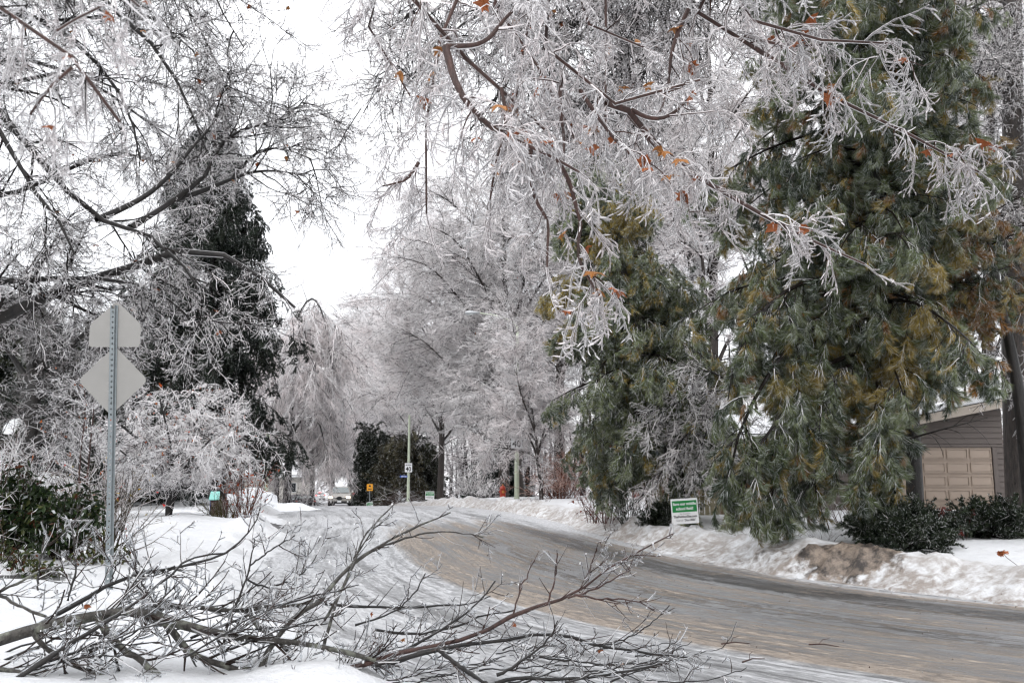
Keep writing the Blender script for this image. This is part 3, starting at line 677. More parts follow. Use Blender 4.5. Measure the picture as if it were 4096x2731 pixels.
# ================================================================ TREES
# ---- near maple on the left, trunk just outside the picture
bx, by = -10.2, 10.0; b0 = np.array([bx, by, gz(bx, by)])
TL = lambda z: (np.array([bx, by, z]))
def limb(tz, lst, d0=None, trunk=None): 
    q = trace(lst, d0); return q if tz is None else np.concatenate([[ (trunk or TL)(tz)], q])
left_limbs = [
    (np.array([b0 - [0, 0, 0.3], TL(2.5), TL(5), TL(8) + [0.3, 0.4, 0], TL(11) + [0.8, 1, 0]]), 0.300, 0.1300),
    (limb(2.6, [(-250, 1420, 11.50), (0, 1260, 11.90), (180, 1190, 12.10), (350, 1120, 12.30), (560, 1062, 12.50), (640, 1010, 12.60), (760, 1003, 12.70), (900, 1012, 12.80), (1050, 1110, 12.90), (1180, 1230, 12.90)]), 0.144, 0.0187),
    (limb(5.6, [(-200, 250, 11.10), (0, 446, 11.30), (137, 613, 11.40), (297, 797, 11.50), (387, 880, 11.60), (520, 912, 11.70), (640, 960, 11.80), (760, 1090, 11.90), (830, 1210, 11.90)]), 0.092, 0.0125),
    (limb(5.0, [(-150, 380, 10.70), (0, 512, 10.80), (77, 655, 10.90), (95, 730, 10.90), (173, 797, 11.00), (250, 900, 11.00), (300, 1020, 11.10)]), 0.076, 0.0125),
    (limb(8.0, [(150, -300, 12.30), (425, 20, 12.30), (560, 119, 12.40), (643, 220, 12.40), (714, 333, 12.50), (768, 440, 12.50), (790, 530, 12.50), (840, 640, 12.60)]), 0.085, 0.0109),
    (limb(None, [(387, 880, 11.60), (571, 797, 12.20), (684, 702, 12.30), (762, 595, 12.40), (839, 518, 12.40), (880, 440, 12.50)]), 0.048, 0.0094),
    (limb(None, [(520, 912, 11.70), (700, 800, 12.70), (845, 690, 12.90), (857, 595, 12.90), (946, 524, 12.90), (1048, 500, 13.00), (1161, 464, 13.00), (1232, 381, 13.10)]), 0.051, 0.0062),
    (limb(None, [(700, 800, 12.70), (800, 770, 12.90), (929, 714, 13.10), (1024, 684, 13.20), (1131, 684, 13.30), (1226, 708, 13.40)]), 0.044, 0.0062),
    (limb(None, [(929, 714, 13.10), (990, 640, 13.30), (1060, 590, 13.40), (1160, 600, 13.50), (1250, 640, 13.60)]), 0.030, 0.0062),
    (limb(8.5, [(300, -150, 13.90), (560, 60, 13.90), (620, 77, 13.90), (708, 143, 13.90), (792, 220, 14.00), (850, 330, 14.10)]), 0.068, 0.0094),
    (limb(5.2, [(-200, 420, 12.90), (0, 350, 12.90), (90, 321, 13.10), (196, 292, 13.30), (330, 300, 13.50), (480, 360, 13.70)]), 0.101, 0.0125),
    (limb(5.0, [(-150, 260, 13.40), (0, 235, 13.90), (120, 238, 14.10), (220, 268, 14.30), (380, 330, 14.50), (560, 470, 14.90), (700, 560, 14.90)]), 0.085, 0.0125),
    (limb(3.2, [(-150, 1150, 11.70), (60, 1120, 11.90), (300, 1110, 12.10), (520, 1122, 12.20), (660, 1180, 12.30), (790, 1300, 12.40)]), 0.085, 0.0125),
    (limb(8.8, [(500, -250, 12.90), (740, 0, 12.90), (780, 90, 12.90), (850, 200, 13.00), (900, 330, 13.10), (930, 430, 13.10)]), 0.059, 0.0078),
    (limb(4.2, [(-100, 800, 13.90), (130, 760, 14.40), (330, 640, 14.90), (480, 600, 15.30), (640, 640, 15.50), (760, 740, 15.70)]), 0.085, 0.0125),
    (limb(9.0, [(700, -300, 11.90), (850, -60, 11.90), (880, 40, 11.90), (930, 110, 11.90), (975, 190, 11.90)]), 0.051, 0.0078),
    (limb(6.6, [(-100, 60, 11.90), (60, 40, 12.30), (250, 120, 12.70), (400, 260, 12.90), (520, 430, 13.10), (560, 640, 13.10)]), 0.085, 0.0109),
]
deciduous('maple_tree', 'tall iced maple overhanging the two-piece sign post from the left edge', 11, b0, left_limbs, [
    dict(n=3.2, L=(0.5, 1.8), P=7, t=(0.3, 1), ang=(25, 70), wig=0.16, grav=0.04, rr=0.5, tip=0.3, rmin=0.013, rmax=0.03, k=5, mode='top', icic=4, icr=0.004),
    dict(n=3.0, L=(0.25, 0.8), P=5, t=(0.1, 1), ang=(30, 75), wig=0.2, grav=0.06, rr=0.65, tip=0.4, rmin=0.008, rmax=0.013, k=4, p=0.22, icic=6, icr=0.0038)],
    [dict(frm=0, style='mid', n=3.0, ang=(25, 75), scl=(0.55, 1.0)), dict(frm=1, style='mid', n=2.8, ang=(25, 75), scl=(0.45, 0.85))],
    leafn=110, leafsize=0.10, pinkish=0.35, limb_mode='rim')
# blurred twig close to the lens, top left
q0 = trace([(-380, -60, 2.0), (-150, -20, 2.0), (20, 30, 2.0), (110, 110, 2.0), (230, 125, 2.02), (275, 180, 2.02), (290, 270, 2.05), (250, 330, 2.05), (350, 400, 2.07), (430, 430, 2.1), (480, 490, 2.1)])
q1 = trace([(230, 125, 2.02), (300, 80, 2.0), (360, 50, 2.0), (420, 20, 2.0)]); q2 = trace([(290, 270, 2.05), (220, 330, 2.05), (160, 400, 2.05), (120, 460, 2.05)])
q3 = trace([(-380, -60, 2.0), (0, -30, 2.1), (250, -60, 2.1), (480, -40, 2.1), (560, 30, 2.1)])
TLN = np.array([-3.6, 1.2, 0.0])
root_l = np.concatenate([[np.array([-3.4, 1.3, 2.2]), np.array([-2.4, 1.7, 2.75])], q0])
deciduous('maple_sapling', 'out of focus iced twig with brown leaves closest to the lens, upper left corner', 12, np.array([-3.5, 1.2, gz(-3.5, 1.2)]),
    [(np.array([[-3.5, 1.2, gz(-3.5, 1.2) - 0.2], [-3.5, 1.2, 1.2], [-3.4, 1.3, 2.2], [-3.2, 1.4, 3.4]]), 0.06, 0.02), (root_l, 0.012, 0.004), (q1, 0.0045, 0.003), (q2, 0.0045, 0.003), (q3, 0.006, 0.003)], [
    dict(n=12, L=(0.05, 0.16), P=5, t=(0.35, 1), ang=(40, 80), wig=0.3, grav=0.25, rr=0.7, rmin=0.0035, rmax=0.005, k=4, p=0.7, frm='l')],
    [dict(frm=0, style='near', n=3.5, scl=(0.22, 0.4), ang=(30, 80), down=0.8), dict(frm='l', style='near', n=4, t=(0.4, 1), scl=(0.22, 0.4), ang=(40, 80), down=0.8)], leafn=12, leafsize=0.032, pinkish=0.7, bark_m='bark_red', limb_mode='rim')

# ---- near maple on the right: trunk beside the photographer, its boughs hang into the top of the picture
mx_, my_ = 5.4, 3.4; m0 = np.array([mx_, my_, gz(mx_, my_)])
TR = lambda z: np.array([mx_, my_, z])
over = [
    (np.array([m0 - [0, 0, 0.3], TR(2), TR(4.5), TR(7) + [-0.3, 0.3, 0], TR(10)]), 0.26, 0.10),
    (np.concatenate([[TR(4.2)], [at(2700, -900, 4.6)], trace([(1700, -500, 4.8), (1584, 0, 4.9), (1653, 92, 4.9), (1783, 188, 4.9), (1890, 253, 5.0), (2005, 352, 5.0), (2090, 405, 5.1), (2180, 520, 5.1)])]), 0.0746, 0.0091),
    (trace([(1783, 188, 4.9), (1936, 184, 4.9), (2012, 84, 4.9), (2050, 46, 4.9)]), 0.0194, 0.0091),
    (trace([(1783, 188, 4.9), (1806, 283, 4.85), (1836, 367, 4.8), (1905, 460, 4.8), (1997, 536, 4.8), (2127, 590, 4.8), (2230, 640, 4.8), (2318, 690, 4.8)]), 0.0239, 0.0077),
    (np.concatenate([[TR(4.8)], trace([(2500, -500, 5.2), (2074, 40, 5.2), (2165, 176, 5.2), (2250, 276, 5.3), (2318, 360, 5.3), (2426, 413, 5.3), (2548, 428, 5.3), (2680, 390, 5.3), (2800, 321, 5.3)])]), 0.0523, 0.0091),
    (np.concatenate([[TR(6.0)], trace([(2300, -600, 7), (1936, -20, 7), (2050, 115, 7), (2150, 260, 7), (2240, 420, 7), (2300, 560, 7.1)])]), 0.0597, 0.0091),
    (trace([(2426, 413, 5.3), (2523, 440, 5.4), (2600, 566, 5.5), (2753, 689, 5.6), (2898, 773, 5.7), (3112, 896, 5.8), (3265, 972, 5.9), (3457, 1056, 6.0)]), 0.0269, 0.0077),
    (np.concatenate([[TR(5.2)], trace([(3000, -400, 5.6), (2753, 38, 6.0), (2860, 95, 6), (2975, 145, 6), (3051, 214, 6), (3204, 329, 6), (3365, 406, 6), (3602, 520, 6), (3786, 612, 6), (3916, 689, 6)])]), 0.0523, 0.0077),
    (np.concatenate([[TR(4.6)], trace([(3000, -250, 5.4), (2829, 0, 5.4), (2959, 69, 5.4), (3151, 130, 5.4), (3342, 176, 5.4), (3460, 186, 5.4), (3572, 176, 5.4)])]), 0.0448, 0.0077),
    (trace([(2753, 38, 6.0), (2684, 191, 6), (2676, 344, 6), (2640, 450, 6)]), 0.0179, 0.0077),
    (trace([(2975, 145, 6), (3150, 190, 6), (3300, 180, 6)]), 0.0149, 0.0077),
    (np.concatenate([[TR(6.2)], trace([(2200, -500, 5.8), (1780, -40, 5.8), (1762, 150, 5.8), (1752, 383, 5.8), (1691, 520, 5.8), (1675, 650, 5.8), (1700, 730, 5.8), (1714, 790, 5.8), (1706, 857, 5.8)])]), 0.0448, 0.0061),
    (trace([(1675, 650, 5.8), (1630, 720, 5.8), (1580, 735, 5.8), (1530, 745, 5.8)]), 0.0133, 0.0061),
    (np.concatenate([[TR(6.2)], trace([(1900, -600, 6), (1430, -60, 6), (1476, 115, 6), (1515, 230, 6), (1576, 321, 6), (1650, 400, 6)])]), 0.0373, 0.0061),
    (trace([(2127, 590, 4.8), (2112, 673, 4.85), (2142, 811, 4.9), (2196, 880, 4.9), (2190, 980, 4.9), (2188, 1070, 4.9)]), 0.0133, 0.0061),
    (trace([(2230, 640, 4.8), (2280, 727, 4.9), (2303, 826, 4.9), (2326, 888, 4.9), (2310, 980, 4.9), (2318, 1056, 4.9), (2360, 1120, 4.9), (2395, 1190, 4.9)]), 0.0149, 0.0061),
    (trace([(2318, 360, 5.3), (2400, 480, 5.3), (2464, 566, 5.3), (2548, 643, 5.3), (2640, 704, 5.3)]), 0.0149, 0.0061),
    (trace([(2250, 276, 5.3), (2235, 420, 5.3), (2260, 560, 5.3), (2250, 660, 5.2)]), 0.0149, 0.0061),
    (trace([(2523, 440, 5.4), (2600, 480, 5.4), (2680, 470, 5.4), (2770, 380, 5.4)]), 0.0179, 0.0091),
    (trace([(2005, 352, 5.0), (2030, 480, 5.0), (1985, 640, 5.0), (1960, 800, 5.0)]), 0.0119, 0.0061),
    (np.concatenate([[TR(6.8)], trace([(2600, -500, 8), (2420, -50, 8), (2400, 150, 8), (2450, 330, 8), (2420, 500, 8)])]), 0.0448, 0.0091),
    (np.concatenate([[TR(6.8)], trace([(2200, -500, 7.5), (2150, -30, 7.5), (2080, 200, 7.5), (2060, 450, 7.5), (2000, 700, 7.6)])]), 0.0448, 0.0091),
    (np.concatenate([[TR(6.5)], trace([(2400, -400, 6.5), (2230, -50, 6.5), (2330, 90, 6.5), (2480, 170, 6.5), (2620, 210, 6.5)])]), 0.0448, 0.0091),
]
deciduous('maple_tree', 'near iced maple whose drooping boughs with rust leaves cross the top', 21, m0, over, [
    dict(n=5.0, L=(0.12, 0.5), P=6, t=(0.12, 1), ang=(30, 75), wig=0.2, grav=0.10, rr=0.6, tip=0.5, rmin=0.0045, rmax=0.009, k=6, mode='rim', icic=12, icr=0.0035, icl=(0.02, 0.07), frm='l'),
    dict(n=5.0, L=(0.08, 0.3), P=5, t=(0.1, 1), ang=(30, 75), wig=0.25, grav=0.18, rr=0.8, tip=0.6, rmin=0.004, rmax=0.006, k=4, p=0.6)],
    [dict(frm='l', style='near', n=4, t=(0.1, 1), scl=(0.5, 1.1), ang=(30, 75), down=0.3), dict(frm=0, style='near', n=4.5, scl=(0.5, 1.0), ang=(25, 75), down=0.4), dict(frm=1, style='near', n=2.5, scl=(0.4, 0.9), ang=(25, 75), down=0.5)],
    leafn=240, leafsize=0.11, pinkish=0.8, bark_m='bark', limb_m='bark_red', limb_mode='rim', dk=np.array([0.05, 0.026, 0.02]))

# ---- taller maple further along the right verge, seen only by its high boughs
nx_, ny_ = 11.0, 9.5; n0 = np.array([nx_, ny_, gz(nx_, ny_)]); TN = lambda z: np.array([nx_, ny_, z])
high = [(np.array([n0 - [0, 0, 0.3], TN(4), TN(8), TN(12)]), 0.32, 0.12)]
for k, lst in enumerate(([(2500, -300), (2100, -40), (1800, 120), (1620, 330)], [(2700, -200), (2350, 60), (2080, 260), (1880, 520)], [(2900, -300), (2600, 40), (2380, 330), (2250, 620)], [(2900, -100), (2660, 160), (2500, 400), (2420, 640)], [(2400, -500), (2000, -200), (1720, -20), (1560, 120)], [(2600, -300), (2380, -40), (2260, 120), (2180, 260)], [(2700, -500), (2250, -160), (2050, 60), (1950, 260)], [(2850, -400), (2480, -60), (2300, 160), (2140, 420)])):
    d = 10.5 + 0.5 * (k % 4); high.append((np.concatenate([[TN(6.5 + 0.5 * k)], trace(lst, d)]), 0.075, 0.012))
deciduous('maple_tree', 'further iced maple whose high boughs fill the top centre behind the near ones', 22, n0, high, [
    dict(n=3.0, L=(0.5, 1.5), P=7, t=(0.68, 1), ang=(25, 70), wig=0.16, grav=0.08, rr=0.5, tip=0.3, rmin=0.011, rmax=0.024, k=4, mode='top', frm='l'),
    dict(n=2.4, L=(0.25, 0.8), P=5, t=(0.1, 1), ang=(30, 75), wig=0.2, grav=0.1, rr=0.65, tip=0.4, rmin=0.007, rmax=0.012, k=3, p=0.25)],
    [dict(frm=0, style='mid', n=2.4, ang=(25, 75), scl=(0.55, 1.0), down=0.1), dict(frm=1, style='mid', n=2.0, ang=(25, 75), scl=(0.45, 0.9), down=0.1)], leafn=40, leafsize=0.1, pinkish=0.7, limb_mode='rim')

# ---- dark spruce left of the road
z = gz(xat(900, 37), 37)
conifer('spruce_tree', 'dark pointed spruce rising behind the iced Japanese maple', 31, [xat(885, 37), 37, z], at(846, 470, 37), 0.30, (0.17, 0.995),
    lambda h: 0.35 + 5.0 * (1 - h) ** 0.9, 190, (-6, 26), 0.055, dict(n=4.0, L=(0.4, 1.2), P=5, t=(0.12, 1), ang=(30, 60), wig=0.08, grav=0.30, rr=0.5, tip=0.3, rmin=0.006, flat=0.7),
    'spruce', dict(n=3.8, t=(0.05, 1), ang=(10, 45), down=0.5, scl=(0.8, 1.4)), [(0.016, 0.024, 0.018), (0.030, 0.042, 0.028), (0.05, 0.06, 0.045)], [5, 3, 1])
# dark conifers behind the left garden
for sd, px, d, py, rad, lab in ((32, 60, 40, 1130, 3.2, 'dark conifer at the left edge behind the black trunk'), (33, 560, 42, 1150, 3.4, 'dark conifer standing between the sign post and the pointed spruce'), (34, 300, 36, 1250, 3.2, 'short dark conifer directly behind the pentagon sign')):
    conifer('conifer_tree', lab, sd, [xat(px, d), d, gz(xat(px, d), d)], at(px, py, d), 0.25, (0.03, 0.99), lambda h, rad=rad: 0.3 + rad * (1 - h) ** 0.7, 90, (-5, 25), 0.06,
        dict(n=3.0, L=(0.5, 1.2), P=5, t=(0.1, 1), ang=(30, 60), wig=0.1, grav=0.2, rr=0.5, rmin=0.006, flat=0.5), 'dark', dict(n=3.2, ang=(15, 50), down=0.3, scl=(0.7, 1.2)), [(0.016, 0.022, 0.015), (0.04, 0.045, 0.022)], [4, 1], group='dark conifers behind the left garden')
# black-trunked iced tree behind the hedge
tb = np.array([xat(120, 21), 21, gz(xat(120, 21), 21)])
bl = [(np.array([tb - [0, 0, 0.3], at(118, 1750, 21), at(140, 1560, 21), at(130, 1400, 21), at(90, 1150, 21)]), 0.26, 0.10),
      (trace([(135, 1780, 21), (190, 1700, 21), (300, 1560, 21), (400, 1480, 21.5), (540, 1440, 22)]), 0.11, 0.02), (trace([(140, 1560, 21), (60, 1440, 21), (-20, 1330, 20.5)]), 0.10, 0.03),
      (trace([(140, 1600, 21), (250, 1430, 20.5), (330, 1330, 20.5), (420, 1290, 20)]), 0.09, 0.02), (trace([(135, 1650, 21), (30, 1620, 21), (-60, 1560, 21)]), 0.08, 0.03), (trace([(160, 1500, 21), (200, 1350, 21), (260, 1200, 21)]), 0.08, 0.02)]
deciduous('garden_tree', 'black-trunked iced tree behind the hedge left of the sign post', 35, tb, bl, [
    dict(n=3.2, L=(0.6, 1.8), P=6, t=(0.2, 1), ang=(30, 75), wig=0.15, grav=0.0, rr=0.4, rmin=0.012, rmax=0.03, k=4, mode='top'),
    dict(n=4, L=(0.3, 0.9), P=5, ang=(30, 75), wig=0.2, grav=0.05, rr=0.6, rmin=0.008, rmax=0.012, k=3, p=0.35)],
    [dict(frm=1, style='mid', n=1.8, scl=(0.7, 1.2))], pinkish=1.0, gain=0.45)
# Japanese maple
jb = np.array([xat(682, 26), 26, gz(xat(682, 26), 26)])
def jm(lst): return np.concatenate([[jb + [0, 0, -0.1]], trace(lst)])
jl = [(jm([(684, 1990, 26), (640, 1880, 26), (560, 1760, 25.6), (470, 1690, 25.2)]), 0.10, 0.025), (jm([(675, 1990, 26), (700, 1860, 26), (760, 1720, 26.4), (840, 1610, 26.6)]), 0.09, 0.02),
      (jm([(690, 1985, 26), (770, 1890, 26), (880, 1800, 26), (1000, 1740, 25.8)]), 0.09, 0.02), (jm([(678, 1985, 26), (650, 1830, 26.5), (640, 1680, 27), (690, 1570, 27.2)]), 0.08, 0.02),
      (jm([(690, 1980, 26), (730, 1880, 25.3), (800, 1800, 24.6), (860, 1740, 24.2)]), 0.07, 0.02), (jm([(676, 1980, 26), (600, 1900, 25.4), (540, 1850, 24.8), (480, 1800, 24.4)]), 0.06, 0.02),
      (jm([(688, 1980, 26), (720, 1840, 27), (820, 1720, 28), (920, 1640, 28.5)]), 0.07, 0.02), (jm([(675, 1980, 26), (620, 1840, 27), (560, 1720, 28), (520, 1640, 28)]), 0.07, 0.02), (jm([(684, 1980, 26), (690, 1800, 25.2), (660, 1680, 24.8), (640, 1600, 24.6)]), 0.06, 0.02)]
deciduous('japanese_maple', 'iced umbrella-shaped Japanese maple with dark forked trunk and orange leaf scraps', 36, jb, jl, [
    dict(n=4.5, L=(0.6, 1.4), P=7, t=(0.3, 1), ang=(35, 80), wig=0.12, grav=0.09, rr=0.5, rmin=0.010, rmax=0.02, k=4, mode='top', flat=0.3),
    dict(n=7, L=(0.3, 0.8), P=6, t=(0.15, 1), ang=(30, 70), wig=0.16, grav=0.16, rr=0.6, rmin=0.007, rmax=0.010, k=3, p=0.6)],
    [dict(frm=1, style='jap', n=2.3, scl=(0.5, 0.9), down=0.12, cull=lambda q: (q[:, 2] < 1.15) & (q[:, 0] < 1.5) & (q[:, 0] > -1.6))], pinkish=0.3, gain=1.03, specks=520, leafsize=0.05, speckcols=((0.42, 0.09, 0.03), (0.36, 0.13, 0.05)))
# saplings, shrubs and hedge on the left
for sd, px, d, top, lab in ((41, 318, 16.5, 1560, 'thin red-stemmed iced sapling nearer the hedge, left of the post'), (42, 352, 17.5, 1440, 'taller red-stemmed iced sapling touching the diamond sign')):
    sb = np.array([xat(px, d), d, gz(xat(px, d), d)])
    deciduous('sapling', lab, sd, sb, [(np.array([sb - [0, 0, 0.1], at(px + 6, 1780, d), at(px + 26, 1650, d), at(px + 20, top, d)]), 0.028, 0.008)], [
        dict(n=11, L=(0.6, 1.25), P=7, t=(0.18, 1), ang=(55, 85), wig=0.08, grav=-0.06, rr=0.5, rmin=0.0075, rmax=0.010, k=4, p=0.7, icic=14, icr=0.004, icl=(0.02, 0.05), flat=0.3)],
        [dict(frm=0, style='mid', n=2.5, scl=(0.5, 0.8), ang=(30, 60))], group='iced saplings by the hedge', bark_m='bark_red', pinkish=0.2, specks=24, leafsize=0.05)
shrub('iced_shrub', 'white iced shrub at the left edge in front of the backboard', 43, gpt(-40, 13.6), 26, (1.3, 2.0), 0.5, [dict(n=7, L=(0.3, 0.8), P=5, t=(0.2, 1), ang=(25, 60), wig=0.12, grav=-0.03, rr=0.6, rmin=0.006, rmax=0.008), dict(n=9, L=(0.08, 0.25), P=3, ang=(40, 80), wig=0.2, grav=0.02, rr=0.8, rmin=0.005, rmax=0.006)], p=0.8, r=0.012, col=np.array([0.10, 0.06, 0.05]), pinkish=0.2)
GREENS = [(0.014, 0.026, 0.010), (0.026, 0.045, 0.014), (0.06, 0.07, 0.022), (0.08, 0.03, 0.015)]
leafy('evergreen_shrub', 'dark drooping evergreen shrub filling the left edge below the van', 44, gpt(60, 13.4), 0.95, 0.7, 1.30, 75, 4200, 0.12, GREENS, [5, 4, 1, 0.4], group='glazed evergreen shrubs')
leafy('evergreen_shrub', 'dark evergreen shrub with icicles just left of the sign post', 45, gpt(268, 13.2), 0.62, 0.6, 1.08, 55, 2800, 0.115, GREENS, [5, 4, 1, 0.4], group='glazed evergreen shrubs')
for k, (px, d, s) in enumerate(((20, 12.6, 0.35), (105, 12.2, 0.30), (205, 12.0, 0.22), (375, 12.8, 0.3), (450, 13.0, 0.28))):
    leafy('small_plant', ['low leafy plant under the left evergreen shrub', 'leafy plant poking out of the snow beside the cleared path', 'smallest leafy sprig in the snow near the path', 'leafy plant at the foot of the post, left side', 'leafy plant right of the sign post'][k], 50 + k, gpt(px, d, -0.03), s, s * 0.8, s * 1.3, 12, 170, 0.085, [(0.03, 0.045, 0.014), (0.08, 0.085, 0.03), (0.10, 0.04, 0.02)], [4, 3, 1], cat='plant', group='plants in the snow on the left')
shrub('iced_shrub', 'twiggy iced shrub with yellow and red leaf scraps behind the post', 47, gpt(420, 14.4), 60, (0.9, 1.5), 0.55, [dict(n=6, L=(0.2, 0.6), P=5, t=(0.25, 1), ang=(20, 50), wig=0.1, grav=0.03, rr=0.7, rmin=0.005, rmax=0.007), dict(n=8, L=(0.08, 0.2), P=3, ang=(30, 70), wig=0.2, rr=0.8, rmin=0.0045, rmax=0.006)], p=0.62, col=np.array([0.09, 0.07, 0.045]), specks=130, speckcol=[(0.5, 0.33, 0.05), (0.5, 0.04, 0.03), (0.35, 0.28, 0.08)], specksize=0.018, rad=0.35, pinkish=0.8)
shrub('low_shrub', 'brown-green low shrub under the Japanese maple', 48, gpt(905, 27), 50, (0.5, 0.85), 0.6, [dict(n=9, L=(0.15, 0.4), P=4, ang=(20, 60), wig=0.15, rr=0.7, rmin=0.008, rmax=0.01)], p=0.3, col=np.array([0.10, 0.085, 0.03]), r=0.012, rad=0.45, icecol=(0.5, 0.47, 0.36))
shrub('orange_shrub', 'shrub of hanging orange leaves at the right side of the Japanese maple', 49, gpt(985, 26.5), 26, (1.1, 1.9), 0.28, [dict(n=7, L=(0.2, 0.6), P=5, ang=(20, 60), wig=0.15, grav=0.12, rr=0.7, rmin=0.008, rmax=0.01)], p=0.45, col=np.array([0.14, 0.05, 0.03]), specks=200, speckcol=[(0.42, 0.09, 0.03), (0.36, 0.13, 0.05), (0.24, 0.05, 0.03)], specksize=0.035, rad=0.3)
# weeping tree by the far kerb
wb = np.array([xat(1150, 62), 62, gz(xat(1150, 62), 62)])
wl = [(np.array([wb - [0, 0, 0.3], at(1155, 1850, 62), at(1175, 1650, 62), at(1165, 1480, 62), at(1170, 1330, 62)]), 0.28, 0.06)] + [
      (trace([(1160, 1750 - 50 * k, 62), (1160 + dx * 0.45, 1640 - 60 * k + abs(dx) * 0.05, 62 + dz * 0.5), (1160 + dx * 0.8, 1640 - 55 * k + abs(dx) * 0.25, 62 + dz), (1160 + dx, 1760 - 45 * k + abs(dx) * 0.6, 62 + dz * 1.1)]), 0.10, 0.02)
      for k, (dx, dz) in enumerate(((150, -2), (-130, 3), (200, 1), (-60, -4), (110, 4), (-150, -1), (80, -5), (60, 5), (170, -4)))]
deciduous('weeping_tree', 'weeping iced tree hanging over the silver car', 61, wb, wl, [
    dict(n=3.0, L=(0.8, 2.4), P=6, t=(0.25, 1), ang=(30, 80), wig=0.12, grav=0.12, rr=0.4, rmin=0.02, rmax=0.03, k=3, p=0.25)],
    [dict(frm=0, style='weep', n=2.4, ang=(20, 80), down=0.9, scl=(0.6, 1.3)), dict(frm='l', style='weep', n=3, t=(0.3, 1), ang=(20, 80), down=0.9, scl=(0.6, 1.2))], pinkish=1.0, gain=1.0, join_limbs=True)

# ---- distant iced trees
def far_tree(seed, px, d, pytop, wpx, label, pytrunk=None, name='street_tree', group='iced trees down the street', dens=1.0, gain=1.0, pinkish=0.5, wig=0.1, up=0.0, rt=0.28, specks=0, lean=0.0):
    base = np.array([xat(px, d), d, gz(xat(px, d), d)]); top = at(px + lean, pytop, d); Ht = top[2] - base[2]; hw = wpx / 2 / F * d
    rng = np.random.default_rng(seed + 1000)
    trunk = [(np.array([base - [0, 0, 0.3], base * 0.7 + top * 0.3 + rng.normal(size=3) * 0.2, base * 0.4 + top * 0.6 + rng.normal(size=3) * 0.3, base * 0.06 + top * 0.94]), rt, 0.05)]
    nl = 16
    for k in range(nl):
        h = 0.20 + 0.66 * k / nl; az = k * 2.4 + rng.normal() * 0.3; s0 = base * (1 - h) + top * h
        wdt = hw * math.sin(math.pi * min(1, 0.22 + 0.72 * h)) ** 0.7; rise = Ht * (0.16 + 0.2 * rng.random()) * (1.15 - 0.6 * h) + up * Ht
        e = np.array([math.cos(az) * wdt, math.sin(az) * wdt, rise])
        trunk.append((np.array([s0, s0 + e * [0.35, 0.35, 0.55], s0 + e * [0.72, 0.72, 0.92], s0 + e * [1.0, 1.0, 0.95]]), rt * 0.36 * (1.1 - 0.6 * h), rt * 0.07))
    sc_ = d / 60.0; tw = 0.012 * sc_
    return deciduous(name, label, seed, base, trunk, [
        dict(n=1.7, L=(0.18 * hw, 0.5 * hw), P=6, t=(0.2, 1), ang=(25, 60), wig=wig, grav=0.03, rr=0.4, rmin=tw * 1.9, rmax=0.06, k=3, p=0.12)],
        [dict(frm=0, style='far', n=1.9 * dens, ang=(20, 60), down=0.08, scl=(0.7 * max(1, sc_) ** 0.7, 1.25 * max(1, sc_) ** 0.7)), dict(frm='l', style='far', n=1.4 * dens, t=(0.3, 1), ang=(25, 70), scl=(0.7 * max(1, sc_) ** 0.7, 1.2 * max(1, sc_) ** 0.7))],
        group=group, pinkish=pinkish, gain=gain, bark_m='bark_brown', specks=specks, leafsize=0.08, join_limbs=True)
far_tree(71, 2010, 64, 660, 880, 'broad fan-branched iced tree behind the lamp post', up=0.06, dens=1.05, rt=0.42, specks=80)
far_tree(72, 1900, 70, 980, 640, 'iced tree left of the fan-branched one, above the speed sign', up=0.05, dens=1.0, rt=0.34)
far_tree(73, 2240, 58, 560, 700, 'tall iced tree between the lamp post and the slim pine', dens=1.0, rt=0.4)
far_tree(74, 1560, 135, 1290, 300, 'small far iced tree with a rounded top at the end of the street', dens=0.9, up=0.05)
far_tree(75, 1450, 150, 1240, 260, 'pale far tree with open branches against the sky', dens=0.45, up=0.08)
far_tree(76, 1330, 120, 1420, 300, 'far iced tree behind the weeping tree', dens=0.9, pinkish=0.9)
far_tree(77, 1660, 95, 1330, 380, 'iced tree over the dark evergreens at the corner', dens=1.1)
far_tree(78, 1110, 85, 1380, 300, 'iced tree behind the right skirt of the spruce', dens=1.0, pinkish=0.9)
far_tree(79, 1400, 200, 1620, 380, 'lowest far iced tree closing the street', dens=0.9, pinkish=0.8)
far_tree(80, 2560, 46, 250, 760, 'tall iced tree rising behind the slim pine', dens=1.05, rt=0.3)
far_tree(81, 2830, 38, -120, 700, 'dark-limbed iced tree in the gap between the two pines', dens=1.1, rt=0.3, pinkish=0.9, gain=0.9)
far_tree(82, 3100, 50, -200, 800, 'iced tree behind the top of the big pine', dens=0.9, rt=0.3)
far_tree(83, 3700, 45, -300, 800, 'iced tree behind the garage roof', dens=1.0, rt=0.3, gain=0.95)
far_tree(61, 1760, 78, 900, 620, 'iced tree crowding in above the far petition sign', dens=1.0, rt=0.3, pinkish=0.8)
far_tree(62, 2420, 52, 420, 620, 'iced tree filling the gap left of the slim pine top', dens=1.0, rt=0.28, pinkish=0.7)
far_tree(63, 1250, 100, 1330, 420, 'pale iced tree between the weeping tree and the sky gap', dens=1.0, pinkish=0.8)
far_tree(64, 3950, 34, -400, 900, 'iced tree behind the massive right trunk', dens=1.0, rt=0.25)
